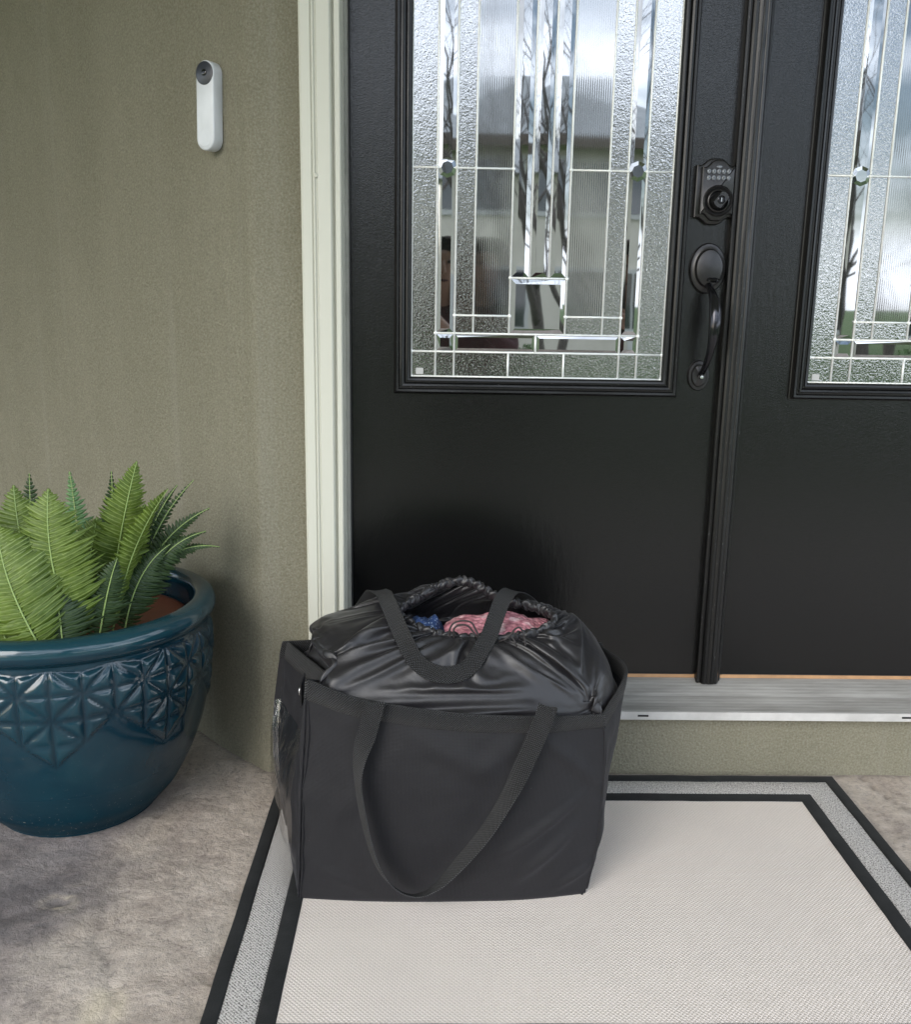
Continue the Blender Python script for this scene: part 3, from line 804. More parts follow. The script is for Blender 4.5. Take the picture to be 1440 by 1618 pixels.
# ------------------------------------------------------------------ fern
fern = thing('fern', 'green fern with upright feathery fronds growing in the teal planter', 'fern', loc=(PX - .05, PY, .39))
FO = Vector((PX - .05, PY, .39))
def frond(base, tip, bow, halfw, facing, mt, n=34, droop=.25, fold=.18, peak=.35, wp=.013):
    base, tip, bow = Vector(base), Vector(tip), Vector(bow)
    mid = (base + tip) / 2 + bow
    P = []; K = 40
    for i in range(K + 1):
        t = i / K; P.append(base * (1 - t) ** 2 + mid * 2 * t * (1 - t) + tip * t * t - FO)
    mb = MB(); mb.uv = []
    facing = Vector(facing).normalized()
    def at(t):
        f_ = t * K; i = min(K - 1, int(f_)); return P[i].lerp(P[i + 1], f_ - i), (P[i + 1] - P[i]).normalized()
    n = int(n * (.95 if mt is M['fern'] else .86)); wp = wp * (1.22 if mt is M['fern'] else 1.0)
    # leaflets
    for i in range(n):
        t = .05 + .95 * (i + .5) / n; p, T = at(t)
        S = T.cross(facing).normalized(); N = S.cross(T).normalized()
        prof_ = (math.sin(math.pi * min(1, (t / peak)) / 2) ** .7 if t < peak else (1 - ((t - peak) / (1 - peak)) ** (1.9 if mt is M['fern'] else .9))) 
        Lh = halfw * 1.12 * max(.05, prof_)
        for sd_ in (-1, 1):
            ln = Lh * random.uniform(.82, 1.08)
            ang = R(random.uniform(2, 9) + 26 * t * t)
            D = (S * sd_ * math.cos(ang) + T * math.sin(ang)).normalized()
            W = N.cross(D).normalized()
            ww = wp * 1.02 * (.6 + .4 * prof_) * random.uniform(.9, 1.1)
            dr_ = random.uniform(.6, 1.3) * droop; tw = random.uniform(-.12, .12) + .25 * sd_
            up = random.uniform(.5, 1.2) * fold
            m_ = 8; o_ = len(mb.v); jag = random.random() * 6
            for k in range(m_ + 1):
                u = k / m_
                c = p + D * ln * u + N * (ln * (up * u - (dr_ + up) * u * u)) + T * (.10 * ln * u * u)
                hwid = ww * .5 * (min(1, u * 7 + .35)) * (1 - u ** 2.6) + .0002
                zig = 1 + .16 * math.sin(k * 2.6 + jag)
                Wd = (W * math.cos(tw * (1 + u)) + N * math.sin(tw * (1 + u)))
                for q, v_ in ((-1, -1), (0, 0), (1, 1)):
                    cup = -.55 * hwid * abs(q) + .22 * hwid * math.sin(k * 2.1 + jag + q) * abs(q)
                    mb.v.append(tuple(c + Wd * q * hwid * zig + N * cup)); mb.uv.append((u, v_))
            for k in range(m_):
                a = o_ + k * 3
                mb.f += [(a, a + 1, a + 4, a + 3), (a + 1, a + 2, a + 5, a + 4)]; mb.mi += [0, 0]
    # rachis
    o0 = len(mb.v); k0 = len(mb.f)
    mb.tube(P, [.0017 * (1 - .75 * i / K) + .0003 for i in range(K + 1)], 6)
    mb.mi = mb.mi[:k0] + [1] * (len(mb.f) - k0)
    while len(mb.uv) < len(mb.v): mb.uv.append((0, 0))
    mb.build('frond', [mt, M['rachis']], fern, smooth=True)
F, FD, FP = M['fern'], M['fern_dark'], M['fern_pale']
cam_dir = (.25, -1, .25)
# (base, tip, bow, half width, facing, material)
FR = [
    ((-.715, -.400, .405), (-.800, -.36, .645), (-.025, -.04, .04), .088, (.2, -1, .2), F, 34, .35),
    ((-.680, -.345, .415), (-.712, -.34, .712), (-.020, -.04, .02), .080, (.12, -1, .2), F, 38, .3),
    ((-.80, -.39, .405), (-.895, -.36, .700), (-.035, -.03, .03), .080, (.25, -1, .2), F, 36, .3),
    ((-.75, -.30, .400), (-.815, -.25, .700), (-.01, -.03, .02), .070, (.3, -1, .15), F, 36, .3),
    ((-.655, -.24, .410), (-.575, -.25, .750), (.0, -.02, .03), .056, (.55, -1, .0), F, 44, .25),
    ((-.640, -.26, .400), (-.512, -.27, .700), (-.02, -.01, .04), .036, (1, -.50, .05), F, 38, .45),
    ((-.74, -.14, .400), (-.775, -.07, .695), (.0, .02, .02), .055, (.4, -1, .2), FP, 32, .25),
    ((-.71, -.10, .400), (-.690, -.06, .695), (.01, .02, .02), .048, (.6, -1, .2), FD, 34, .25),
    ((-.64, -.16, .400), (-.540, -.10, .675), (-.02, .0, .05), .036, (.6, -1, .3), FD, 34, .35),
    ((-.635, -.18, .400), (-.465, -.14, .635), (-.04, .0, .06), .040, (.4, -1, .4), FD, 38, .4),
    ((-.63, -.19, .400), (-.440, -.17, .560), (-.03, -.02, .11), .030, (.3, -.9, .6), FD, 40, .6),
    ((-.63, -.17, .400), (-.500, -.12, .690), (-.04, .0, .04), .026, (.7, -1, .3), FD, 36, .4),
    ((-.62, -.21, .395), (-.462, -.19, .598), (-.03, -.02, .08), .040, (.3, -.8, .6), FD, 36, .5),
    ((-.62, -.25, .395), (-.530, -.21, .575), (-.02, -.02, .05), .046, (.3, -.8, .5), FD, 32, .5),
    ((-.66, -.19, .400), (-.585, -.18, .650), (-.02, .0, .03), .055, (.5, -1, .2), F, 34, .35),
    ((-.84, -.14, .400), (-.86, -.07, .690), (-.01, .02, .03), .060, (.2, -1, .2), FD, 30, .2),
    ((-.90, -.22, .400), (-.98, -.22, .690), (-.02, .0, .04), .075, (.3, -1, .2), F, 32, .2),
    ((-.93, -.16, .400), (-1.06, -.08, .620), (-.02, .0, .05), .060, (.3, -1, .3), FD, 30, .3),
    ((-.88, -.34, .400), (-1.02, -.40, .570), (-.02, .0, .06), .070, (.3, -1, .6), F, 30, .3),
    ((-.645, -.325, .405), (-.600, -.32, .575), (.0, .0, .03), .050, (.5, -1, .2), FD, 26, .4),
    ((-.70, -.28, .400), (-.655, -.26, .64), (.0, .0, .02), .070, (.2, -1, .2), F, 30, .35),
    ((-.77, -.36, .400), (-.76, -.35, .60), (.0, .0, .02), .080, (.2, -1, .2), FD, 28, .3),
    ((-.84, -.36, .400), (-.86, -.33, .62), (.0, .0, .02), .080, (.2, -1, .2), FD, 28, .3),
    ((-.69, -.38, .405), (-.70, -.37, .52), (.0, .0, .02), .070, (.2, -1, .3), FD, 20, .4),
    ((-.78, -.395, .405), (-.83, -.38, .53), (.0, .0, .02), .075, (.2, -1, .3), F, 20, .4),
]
for f_ in FR:
    frond(f_[0], f_[1], f_[2], f_[3], f_[4], f_[5], f_[6], f_[7])

# ------------------------------------------------------------------ bag
#BAG_BEGIN
bag = thing('laundry_bag', 'full black tote bag with a drawn satin drawstring top, standing on the cream mat', 'bag', loc=(.03, -.42, MATZ))
BO = Vector((.03, -.42, MATZ))
# control loops (x, y, z): front left, front, front, front, front right, right, back right, back, back left, left fold
BASE = [(-.236, -.548, .000), (-.11, -.556, .000), (.03, -.556, .000), (.17, -.550, .000), (.286, -.532, .000), (.302, -.42, .0), (.285, -.29, .0), (.03, -.275, .0), (-.284, -.300, .0), (-.266, -.42, .0)]
MIDL = [(-.228, -.552, .20), (-.11, -.578, .195), (.03, -.588, .19), (.18, -.575, .19), (.308, -.532, .19), (.338, -.40, .19), (.325, -.27, .19), (.03, -.245, .20), (-.306, -.290, .19), (-.268, -.42, .19)]
RIM = [(-.216, -.545, .424), (-.12, -.572, .402), (.03, -.580, .382), (.18, -.572, .372), (.302, -.535, .360), (.362, -.42, .398), (.330, -.285, .400), (.03, -.262, .405), (-.286, -.285, .396), (-.190, -.42, .376)]
def loop_pts(ctrl, n=320):
    P = [Vector(p) for p in ctrl]; L_ = len(P); ext = []
    tight = {0, 4, 6, 8}
    for i, p in enumerate(P):
        if i in tight:
            a, b = P[i - 1], P[(i + 1) % L_]; r = .016
            ext += [p + (a - p).normalized() * r, p + ((a - p).normalized() + (b - p).normalized()) * r * .20, p + (b - p).normalized() * r]
        else: ext.append(p)
    raw = cr_pts(ext, 24, closed=True)
    d = [0]
    for i in range(len(raw)): d.append(d[-1] + (raw[(i + 1) % len(raw)] - raw[i]).length)
    # sample so that every control point keeps its own parameter
    return raw
NB = len(loop_pts(BASE))
lb, lmid, lr = loop_pts(BASE), loop_pts(MIDL), loop_pts(RIM)
def body_pt(j, t):
    # Lagrange through base (t=0), mid (.48), rim (1)
    a, b, c = lb[j], lmid[j], lr[j]; tm = .48
    p = a * ((t - tm) * (t - 1) / (tm * 1)) + b * (t * (t - 1) / (tm * (tm - 1))) + c * (t * (t - tm) / (1 - tm))
    return p
def outward(j, t):
    e = (body_pt((j + 1) % NB, t) - body_pt(j - 1, t)); n_ = Vector((e.y, -e.x, 0)); return n_.normalized()
def ridge(v): return 1 - abs(v) * 2
CREASES = [  # front panel creases: x0,z0,x1,z1, width, depth
    (.27, .215, .13, .115, .010, .0050), (.255, .15, .16, .06, .012, .0060), (.29, .24, .20, .33, .012, .004), (.17, .20, .05, .12, .018, .003),
    (-.20, .08, -.10, .02, .012, .0025), (-.02, .34, .10, .28, .020, .0045), (.06, .26, .16, .34, .02, .003), (.29, .07, .22, .02, .009, .005), (-.07, .30, -.16, .18, .02, .003)]
def wrinkle(p, t, front):
    d = .006 * nz(p.x * 5, p.y * 5, p.z * 5) + .0034 * nz(p.x * 13 + 4, p.y * 13, p.z * 11) + .0010 * nz(p.x * 34, p.y * 34, p.z * 30)
    if front:
        for x0, z0, x1, z1, w_, dp in CREASES:
            dx, dz = x1 - x0, z1 - z0; tt = max(0, min(1, ((p.x - x0) * dx + (p.z - z0) * dz) / (dx * dx + dz * dz)))
            q = math.hypot(p.x - x0 - dx * tt, p.z - z0 - dz * tt)
            d += 1.5 * dp * math.exp(-(q / w_) ** 2) * math.sin(math.pi * min(1, max(0, .12 + .76 * tt)))
    else: d *= 1.9
    k = min(1, t * 8) * (1 - .75 * sst(.86, 1, t))
    return d * k
rows = []; T_ = 74
for i in range(T_ + 1):
    t = i / T_; row = []
    for j in range(NB):
        p = body_pt(j, t); n_ = outward(j, t); front = n_.y < -.8
        cy = 0
        q = p + n_ * wrinkle(p, t, front)
        q.z += .0
        if t < .03: q -= n_ * (.008 * (1 - t / .03) ** 2)
        row.append(q - BO)
    rows.append(row)
bm_ = MB(); o = bm_.grid([[tuple(p) for p in r] for r in rows], closed=True)
# floor of the bag
cb = Vector((.02, -.42, .0)) - BO
bm_.grid([[tuple(cb.lerp(p, k) ) for p in rows[0]] for k in (.0, .5, 1)], closed=True)
for i in range(len(bm_.v)): pass
bo = bm_.build('body', M['poly'], bag, smooth=True, weld=True)
so_ = bo.modifiers.new('thick', 'SOLIDIFY'); so_.thickness = .0015; so_.offset = -1
# rim binding: webbing folded over the top edge
rb_ = MB(); rb_.uv = []
arc = [0]
for j in range(NB): arc.append(arc[-1] + (lr[(j + 1) % NB] - lr[j]).length)
def rimrow(dt, off):
    r_ = []
    for j in range(NB + 1):
        jj = j % NB; t = 1 - dt / .39; p = body_pt(jj, t); n_ = outward(jj, t)
        r_.append(tuple(p + n_ * (wrinkle(p, t, n_.y < -.8) + off + .0006 * nz(arc[j] * 40, dt * 60, 0)) + Vector((0, 0, .0)) - BO))
    return r_
rprof = [(.030, .0006), (.0295, .0022), (.015, .0030), (.002, .0030), (-.003, .0012), (-.003, -.0022), (.002, -.0040), (.028, -.0040)]
rw = [rimrow(a, b) for a, b in rprof]
rb_.grid(rw)
for k, (a, b) in enumerate(rprof):
    for j in range(NB + 1): rb_.uv.append((arc[j], a if k < 5 else -a))
rb_.build('rim_binding', M['web'], bag, smooth=True)
# piping seams down the front corners
for idx, dx in ((0, 0), (4, 0)):
    jc = min(range(NB), key=lambda j: (lmid[j] - Vector(MIDL[idx])).length)
    pm_ = MB(); pp = []
    for i in range(3, T_ - 5):
        t = i / T_; p = body_pt(jc, t); n_ = outward(jc, t); pp.append(p + n_ * (wrinkle(p, t, n_.y < -.8) + .0012) - BO)
    pm_.tube(pp, .0022, 8); pm_.build('seam', M['poly'], bag, smooth=True)

# satin drawstring top: fabric rising from inside the rim to a gathered opening
RING = [(-.060, -.415, .520), (-.020, -.445, .490), (.045, -.462, .474), (.120, -.462, .476), (.190, -.445, .488), (.240, -.410, .508), (.235, -.360, .518), (.170, -.325, .522), (.100, -.310, .540), (.055, -.300, .556), (.0, -.310, .545), (-.045, -.345, .518), (-.085, -.385, .512)]
def resample(P, n):
    P = [Vector(p) for p in P]; d = [0]
    for i in range(len(P)): d.append(d[-1] + (P[(i + 1) % len(P)] - P[i]).length)
    out_ = []; k = 0
    for i in range(n):
        s = d[-1] * i / n
        while d[k + 1] < s: k += 1
        out_.append(P[k].lerp(P[(k + 1) % len(P)], (s - d[k]) / (d[k + 1] - d[k])))
    return out_
#LINER_BEGIN
# resting shape of the gathered satin, one vertex per cloth node (rows from inside the rim to the opening)
import numpy as np
LINER = (
86,14,13,14,14,14,13,14,14,14,14,14,14,14,14,13,14,14,14,14,13,14,13,14,14,13,14,13,14,13,14,14,9,8,6,7,8,7,8,8,7,8,7,7,7,7,6,5,5,3,3,1,-1,-1,-2,-3,-3,-3,-4,-4,-5,-4,-5,-4,-5,-5,-4,-4,-3,-7,13,5,-14,-15,-15,-14,-15,-15,-14,-15,-14,-15,-14,-15,-14,-15,-14,-14,-15,-14,-14,-14,-14,-14,-15,-14,-13,-14,-14,-14,-14,-13,-14,-14,-13,-14,-13,-14,-13,-14,-14,-13,-14,-14,-13,-14,-14,-14,-14,-14,-14,-14,-14,-14,-15,-14,-14,-15,-14,-14,-15,-14,-15,-14,-15,-14,-15,-14,-15,-15,-14,-15,-15,-14,-15,-15,-14,-15,-15,-14,-15,-15,-14,-15,-15,-15,-14,5,14,-2,7,8,9,9,9,10,10,9,10,9,10,9,9,9,9,9,8,9,7,7,7,5,4,3,0,0,-2,-2,-3,-4,-4,-4,-5,-5,-5,-5,-5,-4,-4,-3,1,9,13,14,13,14,13,13,14,14,13,14,14,14,15,14,14,14,14,15,14,14,14,14,14,14,14,14,14,14,14,14,14,14,14,13,14,14,13,14,2,-1,1,0,0,-1,1,0,0,1,0,0,0,1,0,1,0,0,0,1,0,-1,2,2,-3,0,-3,-3,3,2,-2,-1,-2,8,5,0,0,-4,6,1,-3,2,-2,-1,-13,1,2,-3,-4,-1,-1,0,2,0,0,0,0,0,0,0,1,-2,
-1,-1,0,0,-1,0,-4,12,-5,-7,2,2,2,1,2,1,0,2,0,1,1,-1,0,-1,-2,-7,-6,24,-4,0,-5,2,-1,2,3,-3,1,-3,-1,-3,4,5,-5,3,-4,2,4,-2,-1,-2,0,2,5,-4,2,-3,1,0,0,2,0,2,1,1,-4,2,-9,-3,-5,9,-12,-5,-6,7,-7,34,10,-8,-1,0,3,2,1,0,0,0,1,0,0,2,0,1,1,2,0,-6,-1,1,0,-1,0,1,-26,-6,-7,-14,-15,8,35,2,0,1,0,1,1,-1,1,0,-1,0,-1,-1,0,-1,1,0,0,1,1,-1,-1,-2,-25,0,22,-2,1,24,-2,-6,-2,0,0,-1,0,1,-1,0,0,0,0,0,-1,0,0,0,0,-1,1,0,0,0,0,1,-1,0,0,0,0,0,0,0,0,0,0,0,1,0,1,1,0,0,0,1,0,0,0,-1,0,0,1,0,0,1,1,0,0,-2,2,1,-2,-1,4,-1,3,-6,0,-8,2,1,-2,-4,0,6,-1,4,-2,0,-2,1,0,-8,15,-4,-8,0,1,0,0,0,-1,1,0,1,0,0,1,1,-1,0,0,-2,0,-1,-1,-1,-1,0,0,-2,1,1,2,2,0,2,0,1,0,0,0,2,-1,7,1,0,-1,-29,15,-1,15,2,2,-3,-5,3,-4,2,2,5,-4,6,-1,-6,-1,-1,0,3,1,0,-3,-1,-7,5,0,2,-2,3,4,-1,-1,1,-1,0,0,2,1,-10,-4,-12,12,-20,-4,1,8,18,40,-12,-3,-8,-1,2,0,2,0,0,-1,0,3,1,0,1,1,0,1,-2,-10,5,0,-9,-4,-12,26,-6,-3,6,-14,-2,1,-4,1,1,1,-1,0,1,-1,0,0,-1,-2,3,0,-1,-1,0,1,2,2,-2,0,1,
-2,-17,2,28,2,1,2,-9,-1,-2,0,0,0,-1,1,-1,0,0,-1,0,0,0,0,0,0,1,-1,0,0,1,0,-1,1,0,0,0,-1,0,0,0,-1,1,0,0,0,0,2,0,0,0,0,0,0,1,0,0,0,0,-1,0,1,-1,1,1,0,1,-2,1,2,-2,-1,3,4,1,1,-13,4,0,-10,1,3,-3,-4,-2,6,-3,10,-10,3,6,0,-9,3,2,0,0,-2,0,0,-1,1,0,1,1,0,0,0,1,-1,1,-2,-1,-1,-2,1,-2,-2,1,-3,4,1,1,2,1,1,-1,1,1,-2,0,1,0,3,0,-11,5,2,10,1,-1,6,3,1,-10,-2,2,-2,3,1,-9,4,4,4,-1,-1,-5,-5,0,3,-1,7,-3,-3,0,-2,10,1,0,-1,-4,2,0,7,-1,0,-3,1,2,2,18,-15,-15,0,-21,22,32,0,-1,-12,-8,2,-1,2,1,1,-1,1,-1,1,1,0,1,1,-2,-4,1,-2,-4,-5,6,-1,-10,9,-12,-5,3,10,-11,1,3,-1,-1,-1,4,3,0,0,0,-5,-1,-2,-1,2,1,-2,-1,-1,7,3,12,4,-8,-12,8,11,-31,11,7,-1,-1,-1,0,-1,0,-1,1,0,-1,1,0,0,0,0,0,0,-1,1,0,0,0,0,-1,0,0,0,0,1,0,0,0,0,0,0,0,0,0,1,0,0,0,0,0,1,-1,1,0,1,0,1,-1,-1,0,-1,0,1,0,3,1,-1,0,3,2,-4,28,-3,-15,-14,-32,22,3,-11,7,6,4,-17,11,-5,9,1,1,-11,10,-2,-1,-1,0,1,-1,-1,0,-1,1,0,0,1,0,1,-1,2,-1,-1,-1,-2,-1,-1,-1,-3,-1,1,9,-3,-6,5,1,0,2,0,1,-1,
4,5,-2,-28,9,37,14,8,-21,-19,-10,16,-2,-1,0,-9,7,4,-5,-6,10,-3,1,-7,6,0,2,-7,-2,10,4,-5,3,4,-12,-3,-8,34,3,-6,-7,-5,2,-10,-9,17,2,5,-8,-11,-9,30,-12,2,-26,-21,55,27,6,5,-14,-18,-6,-3,4,2,2,-1,0,1,0,0,-1,3,-1,-5,0,0,-1,-2,-2,0,-4,0,5,6,-32,-30,57,-8,-3,-3,-2,5,-1,1,1,-5,0,15,-1,4,-1,1,-1,0,-1,-5,1,5,-22,11,24,-6,-8,-28,18,0,2,1,-3,0,-1,1,-1,-1,-1,1,0,0,0,-1,0,0,0,0,1,-1,1,0,-1,0,1,0,0,-1,0,1,0,0,-1,1,0,0,-1,0,0,2,0,-1,0,0,0,0,0,0,1,-1,1,0,1,0,1,-1,-1,-1,1,-1,-2,1,2,-3,-2,9,8,2,13,-1,4,-37,1,4,-3,-1,-6,10,-5,2,-1,-5,1,11,-6,1,-1,1,-2,-1,0,0,0,1,-1,0,0,1,0,1,1,-1,-1,1,-2,1,-2,-2,-2,-3,0,2,1,0,-3,9,-3,-2,2,0,-1,11,-2,1,-14,-7,-10,9,62,-12,5,-7,-18,-30,19,3,0,-8,-2,6,-1,5,-5,13,-2,4,-7,-3,1,-1,2,26,12,-14,-10,4,4,-29,-33,-16,50,30,-4,-11,-13,7,-3,-12,7,-4,9,9,-1,-12,5,-3,0,-28,18,30,5,-2,10,-6,-17,1,2,4,1,-1,-1,1,0,-1,2,-1,5,-5,-3,-1,-2,2,-10,-3,7,-15,12,15,-2,-21,5,-5,-3,5,9,2,-8,-4,-2,8,-2,-4,
2,-3,3,-3,-3,4,0,9,1,-14,12,25,-4,-20,-14,11,3,-4,-3,1,2,1,0,-2,1,-1,-1,-1,1,0,0,1,-1,0,0,0,-1,1,-1,1,0,0,0,0,-1,1,0,-1,0,0,1,-1,1,-1,1,0,0,2,-1,1,0,0,0,-1,0,0,0,0,0,0,-1,1,0,1,1,1,-1,1,1,-1,1,0,3,-5,-1,-1,13,-5,8,7,-39,13,-7,2,8,-3,-3,0,-3,5,2,-4,1,-1,1,0,0,1,-1,1,0,0,0,0,0,-1,0,1,0,0,1,-2,1,-2,1,-1,-3,-6,-5,0,-16,6,16,14,-1,2,-6,-1,9,-11,15,0,12,-15,-23,0,15,2,4,14,17,-16,-15,-3,17,3,-19,1,4,2,-13,-3,14,-8,13,-4,-9,18,5,14,-8,12,-4,-10,-1,26,-34,-48,-8,27,21,17,-17,0,11,9,-8,-9,-5,-7,9,-5,3,15,-8,-2,-10,13,9,-6,-5,-15,6,4,6,-2,7,-1,2,1,0,0,0,0,0,0,-2,-1,2,-12,14,-22,17,-6,-5,-2,9,-27,-32,57,-3,3,-5,-10,2,9,6,-2,2,2,0,1,2,-2,2,-1,-7,-11,4,3,12,-22,19,-6,-13,15,-6,2,4,-6,1,0,0,1,-3,2,-2,-1,0,0,-1,0,1,0,-1,1,0,-1,1,-1,0,0,0,0,1,-1,0,0,0,0,0,0,-1,2,0,0,-1,1,1,0,0,0,0,0,0,-1,0,0,0,-1,0,0,0,-1,0,-1,0,-1,0,1,-1,0,-1,-8,-5,12,7,2,-3,-8,14,-11,-2,0,3,-7,2,5,0,-1,-3,0,2,2,-1,0,1,-1,2,-1,0,0,0,0,0,
0,1,0,1,-3,0,2,-2,1,-1,1,-2,-2,-11,-15,-4,-4,6,20,15,28,-10,-6,-4,1,-28,19,3,23,-5,-40,-32,45,-1,11,14,10,-11,6,-8,-2,-20,-8,24,-2,-2,-20,-14,14,2,26,-4,-15,7,1,8,1,12,-9,3,10,51,-47,-67,-23,6,12,70,0,-16,-20,14,8,-11,-1,-13,-2,7,17,7,-16,-16,5,3,3,-27,7,4,-5,12,41,-11,-4,5,-1,-4,-3,-1,11,-1,1,-2,-1,-4,-5,-3,-1,-16,30,-22,-6,5,7,-12,8,-3,-1,0,5,5,-2,-8,2,2,-4,-3,0,-1,8,0,0,1,20,-9,-2,-4,21,-34,22,-6,1,10,-23,1,6,0,0,1,-1,2,-4,3,-2,-1,0,0,0,0,0,1,-1,-1,0,0,0,1,0,-1,0,0,0,0,0,0,0,0,1,0,-2,0,0,1,0,0,0,0,0,0,1,0,1,0,0,0,0,0,-1,0,1,0,0,1,-1,0,0,-1,-2,0,8,-10,-6,4,0,7,7,-30,8,2,7,-6,12,-3,-3,-4,4,2,1,1,-2,-1,0,1,0,-2,1,0,0,0,-1,0,0,0,0,-1,4,-1,-3,3,-3,2,2,-4,-2,-4,-5,3,-10,-5,-8,42,3,12,7,-19,-10,1,-18,3,3,0,43,-65,-64,85,25,-4,1,9,-7,-1,15,-11,-27,-10,21,3,5,-14,-10,2,-1,3,-2,-21,-14,22,30,1,9,7,5,5,59,-53,-46,-16,-11,-29,40,11,-19,-2,10,14,17,11,-2,5,6,-9,0,13,-16,-9,3,-19,2,12,-1,-24,-9,51,10,
-2,-2,-5,-11,7,-4,10,-3,2,-4,-3,2,-1,-2,10,-31,28,-10,18,-5,-16,-35,37,-3,4,7,-5,-11,-3,-4,5,-3,-30,2,-1,26,8,0,17,-8,-5,9,-13,5,24,-31,12,0,0,-1,2,-5,1,-1,-1,1,-2,4,-4,3,-3,-1,1,-1,-1,0,0,0,1,0,-1,1,-1,0,0,0,-1,1,0,0,0,0,0,-1,0,1,0,0,0,1,0,0,-1,0,0,0,0,0,0,0,0,0,1,0,-1,-1,0,0,-1,0,0,-1,0,2,-5,10,10,-20,-16,9,-9,12,17,-18,22,-7,-4,-2,-2,-4,4,0,-2,-1,0,0,1,1,0,0,1,-1,1,-1,0,1,0,2,0,-2,1,-3,1,3,-4,3,-3,-2,10,0,-3,-9,-17,13,9,-11,16,1,9,-7,6,15,9,-31,-10,9,-10,-21,36,-22,-73,59,23,20,-24,7,-1,21,42,-10,-42,-13,8,-10,0,0,-11,-18,14,-1,23,-36,-35,5,72,-1,1,-3,10,12,39,-61,-13,28,-22,-30,27,20,-5,-5,-4,1,6,-2,3,-12,19,13,-15,-6,-1,2,7,2,3,-2,1,-30,5,24,2,12,-4,-2,-13,-6,20,-1,-6,-1,-2,1,-15,12,-15,10,-7,9,-20,25,6,-20,12,-1,-11,-9,2,-1,-24,0,-5,3,30,0,1,-32,-5,2,23,5,19,13,-10,-4,-1,7,3,-8,3,4,-19,7,1,0,-1,0,2,-3,4,-4,3,-3,0,0,1,-2,-1,0,0,0,1,-1,0,0,0,-1,1,0,0,0,0,0,-1,1,0,0,0,0,0,0,0,0,1,-1,1,
-1,0,0,-1,1,-1,0,-1,1,0,0,0,1,0,1,-1,1,-1,-2,-1,-13,10,16,-4,-27,3,24,11,4,-13,-27,8,2,6,3,2,-8,3,4,-5,-1,0,-1,-1,0,-1,1,0,1,1,1,1,-1,-1,1,-1,2,0,-2,2,-1,-1,-2,-1,6,31,-5,-25,15,-5,-14,4,-10,15,6,-5,-6,6,15,-11,12,24,-45,-32,36,-4,-88,53,42,27,-6,1,-11,-6,41,24,-44,-3,-7,38,-7,3,-43,-30,23,-11,-2,-16,-27,-72,19,7,43,34,5,41,20,-37,-35,42,-27,-16,27,-4,4,5,-8,12,12,-7,2,-15,37,-17,-23,10,-1,6,7,6,0,-15,-1,3,-5,10,4,-7,8,-5,-6,0,14,-5,-11,5,0,-4,5,-8,3,-10,18,3,-26,4,49,-44,-13,1,-4,-29,5,29,0,-2,0,2,0,1,-1,-10,-23,-12,18,33,-13,18,-3,-13,17,0,1,-4,-7,10,-1,-1,-1,0,-1,0,1,-2,2,-3,4,-2,0,-1,1,-1,-1,-1,0,-1,1,0,0,0,0,0,-1,0,0,0,0,1,0,-1,0,0,0,0,0,0,0,0,1,-1,0,0,0,0,0,0,0,0,-1,0,1,0,-1,1,-1,0,-1,0,1,2,-13,-32,19,3,12,4,-13,32,14,-13,-8,-3,-1,0,-11,-2,6,-4,-4,6,2,0,-1,0,0,1,0,0,0,0,0,0,-1,2,-1,1,0,0,2,1,2,2,-2,-10,-2,10,22,14,-12,2,-11,-27,1,9,2,17,-13,-9,8,4,9,40,31,-34,-52,-1,-6,-75,-19,67,36,
6,-10,-8,-29,54,31,-35,30,-25,37,1,30,-46,-51,18,2,-9,2,-2,-21,-4,-24,-34,55,24,42,11,-26,-37,30,-10,-14,13,4,6,10,-12,7,33,-33,-8,-12,9,-6,13,-1,28,-15,-6,18,18,-8,-25,11,-29,-13,13,3,-4,-10,-1,33,9,-19,-2,-1,7,-14,14,-22,16,-13,-18,27,-14,-34,35,7,-35,1,26,-1,0,0,0,1,-1,0,-2,5,-25,17,0,7,-17,7,15,-17,7,24,-21,2,-1,0,10,-1,1,0,-2,0,-1,1,0,0,2,-3,3,-3,0,-1,1,0,0,-1,-1,0,0,-1,0,1,-1,1,0,0,0,0,-1,0,1,0,0,0,-1,1,0,-1,0,0,0,0,1,-1,0,0,0,-1,0,0,1,-1,0,0,0,0,0,0,0,0,2,5,-11,-30,0,21,18,3,-27,-6,2,32,-3,-13,-1,7,6,-4,-4,0,-3,-2,1,0,-1,0,1,1,0,1,1,0,-1,1,0,0,-1,0,-1,-1,0,-2,-2,-1,4,-6,-12,15,16,-1,-8,13,-13,-5,-28,25,-2,14,11,13,12,-18,-28,32,40,57,-10,-107,-2,-37,-55,49,21,5,-36,-18,-43,113,43,-12,-14,-28,6,15,47,-36,-34,17,14,-13,32,-5,-16,0,-29,-53,35,51,25,8,-15,-12,11,5,-17,3,-2,-22,-17,-10,22,39,-5,-52,-20,24,29,17,2,41,5,-43,-9,3,-16,-38,42,-13,3,-4,7,6,-15,5,10,13,-4,-4,-8,2,-1,8,-25,-1,20,
